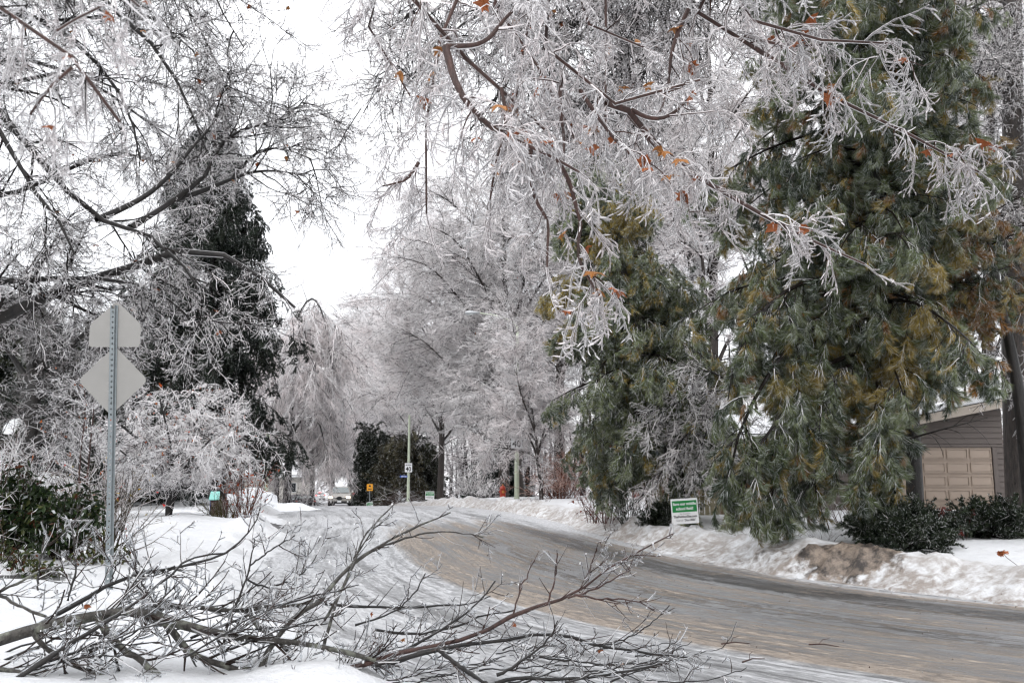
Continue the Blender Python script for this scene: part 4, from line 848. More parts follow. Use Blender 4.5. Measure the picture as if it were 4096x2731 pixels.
# small street tree
sb = np.array([xat(2166, 47), 47, gz(xat(2166, 47), 47)])
sl_ = [(np.array([sb - [0, 0, 0.2], at(2160, 1900, 47), at(2148, 1830, 47)]), 0.12, 0.095)] + [(trace(q), 0.06, 0.015) for q in (
    [(2148, 1830, 47), (2130, 1770, 47), (2080, 1700, 46.5), (2000, 1650, 46)], [(2148, 1830, 47), (2165, 1760, 47), (2190, 1680, 47.2), (2220, 1560, 47.5)], [(2150, 1830, 47), (2140, 1720, 47.5), (2110, 1580, 48), (2090, 1450, 48.3)],
    [(2150, 1830, 47), (2150, 1750, 46), (2110, 1650, 45), (2070, 1540, 44.5), (2060, 1400, 44.5), (2050, 1280, 44.5)], [(2150, 1800, 47), (2130, 1650, 46), (2110, 1500, 45.5), (2110, 1350, 45.5)], [(2120, 1810, 47), (2020, 1790, 46.6), (1940, 1785, 46.2)], [(2150, 1820, 47), (2180, 1740, 48), (2230, 1660, 49)], [(2140, 1760, 47), (2060, 1640, 47), (1970, 1560, 47)])]
deciduous('young_tree', 'slim young iced tree in the snow right of the lamp post', 86, sb, sl_, [
    dict(n=4.5, L=(0.6, 1.5), P=6, t=(0.25, 1), ang=(30, 65), wig=0.1, grav=0.06, rr=0.4, rmin=0.014, rmax=0.025, k=3, p=0.35),
    ], [dict(frm=0, style='far', n=5.0, scl=(0.4, 0.8), down=0.1), dict(frm='l', style='far', n=3.0, scl=(0.4, 0.8), down=0.1)], bark_m='bark_brown', specks=30, leafsize=0.06, pinkish=0.8)
# thick trunks behind it
for sd, px, d, wd, top, lab in ((87, 1935, 66, 0.30, 1300, 'thick brown trunk left of the hydrant'), (88, 2018, 62, 0.24, 1250, 'thinner dark trunk right behind the hydrant'), (89, 2085, 60, 0.30, 1150, 'thick dark trunk behind the pale lamp post')):
    far_tree(sd, px, d, top, 300, lab, dens=0.8, rt=wd, group='thick trunks behind the hydrant')

# ---- white pines on the right
PC = [(0.12, 0.15, 0.066), (0.30, 0.225, 0.058), (0.20, 0.23, 0.125), (0.055, 0.075, 0.044), (0.28, 0.14, 0.04)]
pb = np.array([xat(3500, 18.5), 18.5, gz(xat(3500, 18.5), 18.5)])
GCULL = lambda b: (lambda q: ((q[:, 0] + b[0]) / (q[:, 1] + b[1]) > 0.425) & (q[:, 2] + b[2] < 3.15))
def no_low_right(st, d, h): return ((d[:, 0] > 0.1) & (st[:, 2] < 4.6) & (d[:, 1] < 0.6)) | (st[:, 2] < 2.2)
hang = [trace([(3420, 1250, 18.3), (3200, 1330, 17.4), (3082, 1480, 16.8), (2962, 1700, 16.4), (2927, 1860, 16.2), (2892, 2020, 16.1)]),
        trace([(3450, 1400, 18.3), (3250, 1480, 17.2), (3142, 1640, 16.6), (3022, 1800, 16.3), (2972, 1900, 16.2), (2952, 1990, 16.1)]),
        trace([(3450, 1550, 18.3), (3300, 1640, 17.4), (3150, 1740, 16.8), (3122, 1860, 16.6), (3082, 2000, 16.4)]),
        trace([(3480, 1650, 18.3), (3380, 1740, 17.6), (3280, 1850, 17.2), (3220, 1960, 17), (3180, 2060, 17)]),
        trace([(3430, 1100, 18.3), (3200, 1120, 17.6), (3042, 1240, 17), (2942, 1420, 16.8), (2912, 1600, 16.7)]),
        trace([(3500, 1700, 18.3), (3500, 1760, 17.4), (3460, 1850, 16.8), (3440, 1960, 16.6)]),
        trace([(3300, 1870, 18), (3520, 1790, 17.6), (3750, 1720, 17.4), (3950, 1670, 17.2)])]
PSUB = dict(n=4.2, L=(0.45, 1.15), P=6, t=(0.18, 1), ang=(25, 60), wig=0.12, grav=0.22, rr=0.5, tip=0.4, rmin=0.006, rmax=0.014, flat=0.3)
conifer('white_pine', 'large drooping iced white pine in front of the garage', 91, pb, at(3480, -900, 18.5), 0.24, (0.13, 0.97), lambda h: 3.5 * min(1.0, (1 - h) / 0.42 + 0.12), 165, (-2, 28), 0.10, dict(PSUB, t=(0.06, 1)), 'pine', dict(n=11, t=(0.05, 1), ang=(15, 60), down=0.6, scl=(0.85, 1.45), cull=GCULL(pb)), PC, [5, 1.6, 3.5, 4, 0.5], skip=no_low_right, patch=0.2, extra=hang, asym=0.45)
pb2 = np.array([xat(3650, 20.5), 20.5, gz(xat(3650, 20.5), 20.5)])
conifer('white_pine', 'second white pine with dark trunk just left of the garage door', 92, pb2, at(3690, 250, 21), 0.20, (0.30, 0.97), lambda h: 2.1 * (1 - 0.45 * h), 80, (5, 30), 0.07, dict(PSUB, n=3.8), 'pine', dict(n=11, t=(0.05, 1), ang=(15, 60), down=0.6, scl=(0.85, 1.45), cull=GCULL(pb2)), PC, [4, 3, 3, 3, 1.5], skip=lambda st, d, h: (st[:, 2] < 5.2) & (d[:, 0] > -0.2), patch=0.12)
pb3 = np.array([xat(3990, 18.5), 18.5, gz(xat(3990, 18.5), 18.5)])
conifer('white_pine', 'rust-tinged pine with leaning dark trunk at the right edge', 93, np.array([xat(4120, 19.5), 19.5, gz(xat(4120, 19.5), 19.5)]), at(3900, 650, 19.5), 0.20, (0.55, 0.85), lambda h: 2.2 * (1 - 0.5 * h), 34, (0, 25), 0.08, dict(PSUB, n=3), 'pine', dict(n=5, t=(0.1, 1), ang=(15, 55), down=0.55, scl=(0.75, 1.25), cull=GCULL(np.array([xat(4120, 19.5), 19.5, gz(xat(4120, 19.5), 19.5)]))), [PC[0], PC[4], PC[1], PC[3]], [2, 4, 3, 2], patch=0.05)
conifer('slim_pine', 'slim leaning pine with yellowish flank behind the petition sign', 94, np.array([xat(2740, 25), 25, gz(xat(2740, 25), 25)]), at(2370, 600, 25), 0.20, (0.14, 0.99), lambda h: 0.35 + 3.9 * (1 - h) ** 0.75, 130, (0, 28), 0.10,
    dict(n=5, L=(0.4, 1.0), P=6, t=(0.18, 1), ang=(25, 60), wig=0.12, grav=0.22, rr=0.5, rmin=0.007, rmax=0.014, flat=0.3), 'slim', dict(n=9, t=(0.05, 1), ang=(15, 60), down=0.6, scl=(0.85, 1.4)), [(0.14, 0.17, 0.075), (0.34, 0.26, 0.065), (0.22, 0.25, 0.13), (0.065, 0.086, 0.046)], [5, 1.4, 3, 3], patch=0.15, asym=0.25)
# dark evergreens at the corner
for sd, px, d, top, hw, lab, cc in ((95, 1490, 92, 1690, 2.2, 'dark evergreen behind the yellow tab sign', (0.022, 0.028, 0.018)), (96, 1600, 86, 1720, 3.0, 'olive drooping evergreen left of the speed sign pole', (0.075, 0.068, 0.042)), (97, 1690, 88, 1740, 2.4, 'dark evergreen right of the speed sign pole', (0.045, 0.048, 0.032)), (98, 1985, 66, 1800, 1.3, 'small blue-green spruce between the two trunks', (0.03, 0.045, 0.035))):
    conifer('evergreen_tree', lab, sd, [xat(px, d), d, gz(xat(px, d), d)], at(px, top, d), 0.2, (0.02, 0.98), lambda h, hw=hw: 0.25 + hw * (1 - h) ** 0.8, 110, (5, 40), 0.10,
        dict(n=3.5, L=(0.5, 1.2), P=5, t=(0.1, 1), ang=(25, 60), wig=0.12, grav=0.3, rr=0.5, rmin=0.008), 'dark', dict(n=2.0, ang=(15, 50), down=0.5, scl=(0.9, 1.6)), [cc, tuple(c * 1.8 for c in cc), tuple(c * 0.6 for c in cc)], [3, 1, 2], group='evergreens at the far corner')
# big bare trunk at the right edge with limbs reaching left
rb = np.array([xat(4070, 23), 23, gz(xat(4070, 23), 23)])
rl = [(np.array([rb - [0, 0, 0.3], at(4060, 1500, 23), at(4050, 900, 23), at(4052, 300, 23), at(4050, -300, 23)]), 0.36, 0.2),
      (trace([(4060, 330, 23), (3990, 250, 22.5), (3900, 190, 22.2), (3820, 120, 22)]), 0.10, 0.02), (trace([(4070, 200, 23), (3980, 240, 22), (3880, 245, 21.5), (3790, 300, 21)]), 0.09, 0.02), (trace([(4060, 480, 23), (3980, 270, 23), (3900, 330, 22), (3800, 360, 21.5)]), 0.07, 0.02),
      (trace([(4060, 60, 23), (3980, -20, 22), (3900, 30, 22), (3830, 60, 22)]), 0.08, 0.02), (trace([(4055, 760, 23), (3990, 770, 22), (3920, 800, 21.6)]), 0.05, 0.015), (trace([(4060, 890, 23), (3980, 840, 23), (3900, 900, 23), (3850, 1000, 23)]), 0.06, 0.015), (trace([(4060, 0, 23), (4000, -200, 23.5), (3850, -300, 24), (3700, -250, 24)]), 0.10, 0.02),
      (trace([(4050, 1000, 23), (4090, 900, 22.6), (4130, 800, 22)]), 0.06, 0.02), (trace([(4060, 500, 23), (4110, 400, 22.6), (4180, 300, 22)]), 0.08, 0.02)]
deciduous('bare_tree', 'massive dark trunk at the right edge with iced limbs reaching left', 101, rb, rl, [
    dict(n=3.0, L=(0.5, 1.6), P=6, t=(0.15, 1), ang=(30, 75), wig=0.15, grav=0.02, rr=0.4, rmin=0.012, rmax=0.025, k=4, mode='top'),
    dict(n=2.5, L=(0.3, 0.8), P=5, ang=(30, 75), wig=0.2, grav=0.05, rr=0.6, rmin=0.007, rmax=0.011, k=3, p=0.6, icic=4, icr=0.005, icl=(0.04, 0.1))],
    [dict(frm=0, style='mid', n=4, scl=(0.8, 1.4)), dict(frm=1, style='mid', n=3, scl=(0.7, 1.3))], bark_m='bark_brown')
# grey iced bough in front of the fence
ib = np.array([xat(3010, 23.5), 23.5, gz(xat(3010, 23.5), 23.5)])
il = [(np.array([ib - [0, 0, 0.2], at(3000, 1900, 23.5), at(2985, 1720, 23.5), at(2960, 1560, 23.5)]), 0.07, 0.03), (trace([(2980, 1650, 23.5), (2850, 1655, 23.0), (2760, 1720, 22.6), (2690, 1800, 22.3), (2640, 1890, 22.1), (2620, 1950, 22.0)]), 0.035, 0.008),
      (trace([(2960, 1560, 23.5), (2830, 1560, 23.0), (2720, 1600, 22.6), (2640, 1650, 22.4), (2560, 1720, 22.2)]), 0.03, 0.008), (trace([(2850, 1655, 23.0), (2800, 1800, 22.6), (2770, 1900, 22.4)]), 0.02, 0.008), (trace([(2985, 1720, 23.5), (2900, 1780, 22.6), (2860, 1870, 22.2), (2850, 1930, 22.0)]), 0.02, 0.008), (trace([(2960, 1560, 23.5), (2850, 1480, 23.0), (2750, 1480, 22.8), (2680, 1520, 22.6)]), 0.025, 0.008)]
deciduous('small_tree', 'small grey iced tree arching over the fence by the petition sign', 102, ib, il, [
    dict(n=5, L=(0.3, 0.9), P=6, t=(0.2, 1), ang=(30, 65), wig=0.12, grav=0.10, rr=0.6, rmin=0.009, rmax=0.014, k=4, p=0.6),
    ], [dict(frm=0, style='jap', n=5.5, scl=(0.5, 0.9), down=0.2), dict(frm='l', style='jap', n=4, scl=(0.5, 0.8), down=0.2, t=(0.4, 1))], pinkish=0.5, gain=0.86)
# shrubs along the right
shrub('iced_shrub', 'pale arching iced shrub beside the far petition sign', 111, gpt(1885, 63), 40, (1.6, 2.7), 0.65, [dict(n=4, L=(0.5, 1.1), P=5, ang=(20, 55), wig=0.1, grav=0.05, rr=0.7, rmin=0.013, rmax=0.016), dict(n=4, L=(0.2, 0.5), P=3, ang=(25, 60), wig=0.15, rr=0.8, rmin=0.012, rmax=0.014)], p=0.8, r=0.02, grav=0.05, rad=0.4)
shrub('iced_shrub', 'low white iced shrub below the thick brown trunk', 112, gpt(1950, 58), 30, (0.7, 1.3), 0.6, [dict(n=6, L=(0.3, 0.7), P=4, ang=(20, 55), wig=0.1, rr=0.7, rmin=0.013, rmax=0.016)], p=0.85, r=0.016, rad=0.5)
shrub('pink_shrub', 'pinkish rust iced shrub behind the slim young tree', 113, gpt(2235, 48), 70, (1.6, 2.7), 0.55, [dict(n=5, L=(0.3, 0.9), P=5, t=(0.2, 1), ang=(20, 55), wig=0.12, grav=0.03, rr=0.7, rmin=0.010, rmax=0.013), dict(n=6, L=(0.15, 0.4), P=3, ang=(25, 60), wig=0.15, rr=0.8, rmin=0.009, rmax=0.011)], p=0.72, r=0.016, col=np.array([0.14, 0.05, 0.03]), icecol=(0.72, 0.54, 0.48), rad=0.8, specks=250, speckcol=[(0.36, 0.12, 0.05)], specksize=0.03)
shrub('rust_shrub', 'dark rust shrub with hanging leaves left of the fence', 114, gpt(2415, 27), 34, (0.7, 1.3), 0.5, [dict(n=7, L=(0.2, 0.6), P=5, ang=(20, 60), wig=0.15, grav=0.08, rr=0.7, rmin=0.007, rmax=0.009), dict(n=6, L=(0.1, 0.25), P=3, ang=(25, 60), wig=0.15, rr=0.8, rmin=0.006, rmax=0.008)], p=0.5, col=np.array([0.10, 0.03, 0.025]), icecol=(0.62, 0.45, 0.43), rad=0.5, specks=120, speckcol=[(0.20, 0.05, 0.03)], specksize=0.03)
shrub('grey_shrub', 'small grey-green iced shrub at the left end of the fence', 115, gpt(2520, 25), 26, (0.6, 1.2), 0.5, [dict(n=8, L=(0.2, 0.5), P=5, ang=(20, 60), wig=0.15, grav=0.05, rr=0.7, rmin=0.006, rmax=0.008), dict(n=8, L=(0.08, 0.2), P=3, ang=(25, 60), wig=0.15, rr=0.8, rmin=0.0055, rmax=0.007)], p=0.62, col=np.array([0.035, 0.04, 0.025]), icecol=(0.55, 0.57, 0.53), rad=0.35)
shrub('weed_clump', 'dry weeds under the big pine', 116, gpt(3060, 19.5), 26, (0.4, 0.9), 0.6, [dict(n=7, L=(0.15, 0.4), P=4, ang=(20, 60), wig=0.15, rr=0.7, rmin=0.005, rmax=0.006)], p=0.6, col=np.array([0.12, 0.06, 0.035]), rad=0.6, r=0.006, cat='weeds')
shrub('weed_clump', 'icy weeds between the pine trunks and the garage', 117, gpt(3420, 20.5), 40, (0.5, 1.3), 0.6, [dict(n=7, L=(0.2, 0.5), P=4, ang=(20, 60), wig=0.15, rr=0.7, rmin=0.006, rmax=0.007)], p=0.75, col=np.array([0.10, 0.06, 0.04]), rad=0.9, r=0.008, cat='weeds')
def juniper(name, label, seed, base, rx, hz, nl, group='junipers beside the road'):
    rng = np.random.default_rng(seed); base = np.asarray(base, float); root = tree_root(name, label, base, 'shrub', group)
    az = rng.uniform(0, 6.28, nl); el = np.radians(rng.uniform(5, 75, nl)); d = np.stack([np.cos(az) * np.cos(el), np.sin(az) * np.cos(el), np.sin(el)], 1)
    L = np.where(True, 1 / np.sqrt((np.cos(el) / rx) ** 2 + (np.sin(el) / hz) ** 2), 0) * rng.uniform(0.7, 1.1, nl)
    lim = grow(np.zeros((nl, 3)) + rng.normal(size=(nl, 3)) * [0.15, 0.15, 0], d, L, 8, 0.08, 0.03, rng); lr = np.full((nl, 1), 0.014) * np.linspace(1, 0.3, 8)
    g = Geo(); g.tubes(lim, lr, 4, DK, ICE, 'bark', rng)
    g.build('stems', M['twig'], root, kind='stuff')
    gn = Geo(); jc = [(0.016, 0.024, 0.014), (0.032, 0.045, 0.024), (0.07, 0.085, 0.06)]
    spray_on(gn, lim, 26, (0.7, 1.25), lambda n, q: blend_cols(rng, n, jc, [4, 3, 1]) * rng.uniform(0.7, 1.3, (n, 1)), rng, t=(0.2, 1), ang=(15, 55))
    needles(gn, lim[:, -1], norm(lim[:, -1] - lim[:, -2]), 8, 0.06, 0.005, 0.5, rng, blend_cols(rng, nl, jc, [4, 3, 1]))
    gn.build('needles', M['needle'], root, kind='stuff', style='juni')
juniper('juniper_shrub', 'dark juniper at the pine foot nearest the dirty snow pile', 121, gpt(3590, 16.6), 0.95, 0.55, 55)
juniper('juniper_shrub', 'grey-green juniper below the garage door', 122, gpt(3950, 17.6), 0.9, 0.50, 50)
juniper('juniper_shrub', 'dark juniper spilling down to the snow bank in front', 123, gpt(3640, 15.4), 0.55, 0.36, 30)
juniper('juniper_shrub', 'small dark evergreen sprig left of the petition sign', 124, gpt(2650, 23), 0.45, 0.35, 22)
# ================================================================ BUILT THINGS
def mesh_obj(name, verts, faces, mat, parent=None, bevel=0.0, smooth=False, mats=None, midx=None):
    me = bpy.data.meshes.new(name); me.from_pydata([tuple(map(float, v)) for v in verts], [], faces)
    for m_ in (mats or [mat]): me.materials.append(m_)
    if midx is not None: me.polygons.foreach_set('material_index', midx)
    me.update()
    bm = bmesh.new(); bm.from_mesh(me); bmesh.ops.recalc_face_normals(bm, faces=bm.faces)
    if bevel: bmesh.ops.bevel(bm, geom=list(bm.edges), offset=bevel, segments=2, affect='EDGES', clamp_overlap=True)
    bm.to_mesh(me); bm.free()
    if smooth: me.polygons.foreach_set('use_smooth', [True] * len(me.polygons))
    return link(name, me, parent)
def box_vf(a, b):
    x0, y0, z0 = a; x1, y1, z1 = b
    return [(x0, y0, z0), (x1, y0, z0), (x1, y1, z0), (x0, y1, z0), (x0, y0, z1), (x1, y0, z1), (x1, y1, z1), (x0, y1, z1)], [(0, 3, 2, 1), (4, 5, 6, 7), (0, 1, 5, 4), (1, 2, 6, 5), (2, 3, 7, 6), (3, 0, 4, 7)]
def box(name, a, b, mat, parent=None, bevel=0.0):
    v, f = box_vf(a, b); return mesh_obj(name, v, f, mat, parent, bevel)
def lathe(name, prof, mat, parent=None, seg=16, loc=(0, 0, 0), axis='z'):
    v, f = [], []; n = len(prof)
    for k in range(seg):
        a = 2 * math.pi * k / seg
        for r, z in prof:
            p = (r * math.cos(a), r * math.sin(a), z)
            v.append(p if axis == 'z' else (p[0], p[2], p[1]) if axis == 'y' else (p[2], p[0], p[1]))
    for k in range(seg):
        for i in range(n - 1):
            f.append((k * n + i, ((k + 1) % seg) * n + i, ((k + 1) % seg) * n + i + 1, k * n + i + 1))
    o = mesh_obj(name, v, f, mat, parent, smooth=True); o.location = loc; return o
def tube(name, pts, r, mat, parent=None, k=10):
    g = Geo(); P = np.asarray(pts, float)[None]; rr = np.broadcast_to(np.asarray(r, float), P.shape[:2]); g.tubes(P, rr, k, DK, ICE, 'bark', np.random.default_rng(1)); return g.build(name, mat, parent, True)
def rounded(poly, r, seg=5):
    out = []; n = len(poly)
    for i in range(n):
        p = np.array(poly[i], float); a = np.array(poly[i - 1], float); b_ = np.array(poly[(i + 1) % n], float)
        u, v = a - p, b_ - p; u /= np.linalg.norm(u); v /= np.linalg.norm(v)
        for k in range(seg + 1):
            t_ = k / seg; q = p + u * r * (1 - t_) ** 2 + v * r * t_ ** 2; out.append(tuple(q))
    return out
def plate(name, poly, th, mat, parent=None, loc=(0, 0, 0)):
    """flat sign panel in the xz plane, thickness along y"""
    n = len(poly); v = [(x, 0, z) for x, z in poly] + [(x, th, z) for x, z in poly]
    f = [tuple(range(n)), tuple(range(2 * n - 1, n - 1, -1))] + [(i, i + n, (i + 1) % n + n, (i + 1) % n) for i in range(n)]
    o = mesh_obj(name, v, f, mat, parent); o.location = loc; return o
def text(name, s, size, mat, parent, loc, rot=(R(90), 0, 0), bold=0.0, shear=0.0, width=None):
    cu = bpy.data.curves.new(name, 'FONT'); cu.body = s; cu.size = size; cu.align_x = 'CENTER'; cu.offset = bold; cu.shear = shear; cu.extrude = 0.0012; cu.resolution_u = 3
    o = bpy.data.objects.new(name, cu); COL.objects.link(o)
    bpy.context.view_layer.update()
    me = bpy.data.meshes.new_from_object(o.evaluated_get(bpy.context.evaluated_depsgraph_get())); COL.objects.unlink(o); bpy.data.objects.remove(o)
    me.materials.clear(); me.materials.append(mat)
    q = link(name, me, parent, loc); q.rotation_euler = rot
    if width:
        xs_ = [v.co.x for v in me.vertices]; k = width / (max(xs_) - min(xs_)); q.scale = (k, 1, 1)
    return q
M['alu'] = simple('dull_aluminium', (0.255, 0.25, 0.238), 0.5, 0.4, 0.10, 5)
M['galv'] = simple('galvanised_steel', (0.20, 0.225, 0.235), 0.45, 0.6, 0.25, 30)
M['white'] = simple('white_sheet', (0.80, 0.81, 0.82), 0.45, 0, 0.04, 5)
M['green'] = simple('green_print', (0.015, 0.22, 0.055), 0.45, 0, 0.08, 5)
M['black'] = simple('black_print', (0.012, 0.012, 0.013), 0.5, 0, 0.1, 5)
M['greytxt'] = simple('grey_print', (0.30, 0.30, 0.31), 0.5, 0, 0.05, 5)
M['blue'] = simple('blue_sign', (0.02, 0.09, 0.42), 0.45, 0, 0.08, 5)
M['yellow'] = simple('yellow_sign', (0.75, 0.33, 0.02), 0.45, 0, 0.08, 5)
M['pole'] = simple('pale_green_pole', (0.50, 0.56, 0.43), 0.5, 0, 0.12, 4)
M['lampgrey'] = simple('lamp_grey', (0.40, 0.42, 0.43), 0.4, 0.3, 0.1, 6)
M['lens'] = simple('lamp_lens', (0.75, 0.77, 0.76), 0.15, 0, 0.04, 6)
M['red'] = simple('hydrant_red', (0.38, 0.035, 0.012), 0.4, 0, 0.3, 9)
M['hyd_y'] = simple('hydrant_cap', (0.45, 0.17, 0.03), 0.45, 0, 0.25, 9)
M['rubber'] = simple('tyre', (0.015, 0.015, 0.015), 0.8, 0, 0.2, 10)
M['rim'] = simple('wheel_rim', (0.35, 0.36, 0.37), 0.3, 0.8, 0.1, 8)
M['glass'] = simple('car_glass', (0.10, 0.125, 0.125), 0.06, 0, 0.1, 3, spec=0.8)
M['darktrim'] = simple('black_plastic', (0.018, 0.018, 0.019), 0.5, 0, 0.2, 8)
M['headlamp'] = emit('lit_headlamp', (1.0, 0.80, 0.50), 9.0)
M['taillamp'] = emit('lit_tail_lamp', (1.0, 0.03, 0.025), 3.5)

# ---- two-piece sign seen from behind
sx, sy = at(434, 2300, 10.4)[0], 10.4; sz = gz(sx, sy)
lean = at(453, 1205, 10.4)[0] - at(434, 2300, 10.4)[0]
root = empty('sign_post', (sx, sy, sz), 0, 'sign post with bare pentagon and diamond plates seen from behind', 'sign')
hp = 3.24
# perforated U-channel: front web with real holes, two flanges
cell, wd_, fl = 0.0635, 0.042, 0.030
v, f = [], []; ncell = int(hp / cell); z0 = -0.3
def shx(z): return lean * z / hp
for i in range(int((hp + 0.3) / cell)):
    zb = z0 + i * cell; zc = zb + cell / 2; b_ = len(v)
    for (x, z) in ((-wd_ / 2, zb), (wd_ / 2, zb), (wd_ / 2, zb + cell), (-wd_ / 2, zb + cell)): v.append((x + shx(z), 0, z))
    for k in range(8):
        a = R(-112.5 + 45 * k); v.append((0.0105 * math.cos(a) + shx(zc), 0, zc + 0.0105 * math.sin(a)))
    o_ = [b_, b_ + 1, b_ + 2, b_ + 3]; h_ = [b_ + 4 + k for k in range(8)]
    for (p, q, r0, r1, r2) in ((0, 1, 0, 1, 2), (1, 2, 2, 3, 4), (2, 3, 4, 5, 6), (3, 0, 6, 7, 0)):
        f.append((o_[p], o_[q], h_[r2], h_[r1], h_[r0]))
web = mesh_obj('web', v, f, M['galv'], root)
for sgn in (-1, 1):
    v, f = [], []
    prof = [(sgn * wd_ / 2, 0), (sgn * (wd_ / 2 + 0.008), 0.028), (sgn * (wd_ / 2 + 0.024), 0.030), (sgn * (wd_ / 2 + 0.024), 0.033), (sgn * (wd_ / 2 + 0.006), 0.032), (sgn * wd_ / 2 - sgn * 0.003, 0.002)]
    for z in (z0, hp):
        for x, y in prof: v.append((x + shx(z), y, z))
    n = len(prof); f = [(k, (k + 1) % n, n + (k + 1) % n, n + k) for k in range(n)]
    mesh_obj('flange', v, f, M['galv'], root)
pxm = F / 10.4 * 1.0
def pm(px): return px / pxm
pent = rounded([(-pm(104), 0), (pm(104), 0), (pm(104), pm(94)), (0, pm(189)), (-pm(104), pm(94))], pm(16))
dia = rounded([(0, -pm(140)), (pm(142), 0), (0, pm(140)), (-pm(142), 0)], pm(26))
zp = at(450, 1386, 10.4)[2] - sz; zd = at(450, 1520, 10.4)[2] - sz
plate('pentagon_plate', pent, 0.003, M['alu'], root, (shx(zp) + 0.004, 0.040, zp))
plate('diamond_plate', dia, 0.003, M['alu'], root, (shx(zd), 0.036, zd))
for zz in (zp + 0.12, zp + 0.4, zd - 0.25, zd + 0.25):
    lathe('bolt', [(0, -0.006), (0.008, -0.006), (0.008, 0.0), (0.0, 0.0)], M['galv'], root, 8, (shx(zz), -0.001, zz), 'y')

# ---- petition signs
def petition(px, d, label, sc_=1.0, full=True, rz=0.0, tilt=-2.5, lift=0.0):
    p = gpt(px, d, lift); r_ = empty('petition_sign', tuple(p), rz, label, 'sign', 'green and white lawn signs'); W, Hh = 0.62 * sc_, 0.56 * sc_
    pan = plate('panel', [(-W / 2, 0), (W / 2, 0), (W / 2, Hh), (-W / 2, Hh)], 0.006, M['white'], r_, (0, 0, 0.16)); pan.rotation_euler = (0, R(tilt), 0)
    gp = plate('green_field', [(-W * 0.457, Hh * 0.465), (W * 0.457, Hh * 0.465), (W * 0.457, Hh * 0.915), (-W * 0.457, Hh * 0.915)], 0.001, M['green'], pan, (0, -0.0035, 0))
    if full:
        text('lettering', 'Save our middle', 0.088 * sc_, M['white'], pan, (0, -0.006, Hh * 0.74), bold=0.0022, width=W * 0.86)
        text('lettering', 'school field!', 0.088 * sc_, M['white'], pan, (0, -0.006, Hh * 0.55), bold=0.0022, width=W * 0.64)
        text('lettering', 'Sign the petition:', 0.045 * sc_, M['greytxt'], pan, (0, -0.002, Hh * 0.375), shear=0.2, width=W * 0.40)
        text('lettering', 'ThePetitionSite.com', 0.075 * sc_, M['black'], pan, (0, -0.002, Hh * 0.245), bold=0.0015, width=W * 0.87)
        text('lettering', 'Search', 0.07 * sc_, M['greytxt'], pan, (-W * 0.22, -0.002, Hh * 0.105), shear=0.2, width=W * 0.26)
        text('lettering', "'Don Mills'", 0.07 * sc_, M['black'], pan, (W * 0.16, -0.002, Hh * 0.105), shear=0.2, bold=0.001, width=W * 0.42)
    for s_ in (-1, 1): tube('wire_leg', [(s_ * W * 0.42 - 0.02, 0.003, -0.15), (s_ * W * 0.42 - 0.02, 0.003, 0.2)], 0.0035, M['galv'], r_, 6)
petition(2738, 20.6, 'nearest petition lawn sign, green and white, under the pine bough', 1.0, True, R(6), -3.2, 0.02)
petition(1720, 66, 'far petition lawn sign beside the pale arching shrub', 1.05, True, 0, 0)
petition(1473, 92, 'tiny upright petition sign behind the yellow tab sign', 1.0, True, R(10), 0)
petition(1484, 82, 'tiny tilted petition sign at the foot of the yellow tab sign', 1.0, True, R(-10), -10)

# ---- speed sign pole
p = gpt(1634, 78); root = empty('speed_sign_pole', tuple(p), 0, 'pale green pole with speed limit sign and blue street name blade', 'pole')
tube('pole', [(0, 0, -0.3), (0, 0, 7.5)], [0.13, 0.09], M['pole'], root, 10)
def speed_sign(root, z, y, sc_=1.0):
    W, Hh = 0.62 * sc_, 0.78 * sc_
    bk = plate('sign_border', rounded([(-W / 2 - 0.025, -0.025), (W / 2 + 0.025, -0.025), (W / 2 + 0.025, Hh + 0.025), (-W / 2 - 0.025, Hh + 0.025)], 0.03), 0.003, M['black'], root, (0, y, z))
    pl_ = plate('sign_panel', rounded([(-W / 2, 0), (W / 2, 0), (W / 2, Hh), (-W / 2, Hh)], 0.02), 0.003, M['white'], root, (0, y - 0.005, z))
    text('lettering', 'MAXIMUM', 0.14 * sc_, M['black'], pl_, (0, -0.003, Hh * 0.74), bold=0.004, width=W * 0.78)
    text('numerals', '40', 0.52 * sc_, M['black'], pl_, (0, -0.003, Hh * 0.13), bold=0.012, width=W * 0.76)
speed_sign(root, at(1634, 1888, 78)[2] - p[2], -0.13)
zb = at(1634, 1903, 78)[2] - p[2]
bl_ = plate('street_blade', [(-0.72, -0.12), (-0.06, -0.12), (-0.06, 0.05), (-0.72, 0.05)], 0.01, M['blue'], root, (0, -0.08, zb)); text('lettering', 'DEEPWOOD', 0.13, M['white'], bl_, (-0.39, -0.002, -0.085), bold=0.004, width=0.46)

# ---- lamp post with a second speed sign
p = gpt(2067, 49); root = empty('lamp_post', tuple(p), 0, 'pale green street lamp post with curved arm and grey lamp head', 'lamp post')
zt = at(2075, 1310, 49)[2] - p[2]
tube('pole', [(0, 0, -0.2), (0, 0, 0.06)], [0.17, 0.16], M['pole'], root, 14).name = 'base_collar'
tube('pole', [(0, 0, 0.0), (0.02, 0, zt * 0.5), (0.05, 0, zt)], [0.135, 0.11, 0.075], M['pole'], root, 14)
arm_p = [at(px_, py_, 49) - p for px_, py_ in ((2071, 1312), (2050, 1285), (2010, 1268), (1965, 1258), (1918, 1252))]
tube('arm', arm_p, 0.035, M['pole'], root, 8)
hd = at(1890, 1251, 49) - p
hb = lathe('lamp_head', [(0.0, -0.42), (0.06, -0.41), (0.10, -0.2), (0.16, 0.1), (0.15, 0.3), (0.07, 0.41), (0.0, 0.43)], M['lampgrey'], root, 14, tuple(hd), 'x'); hb.rotation_euler = (0, 0, R(180)); hb.scale = (1, 1, 0.75)
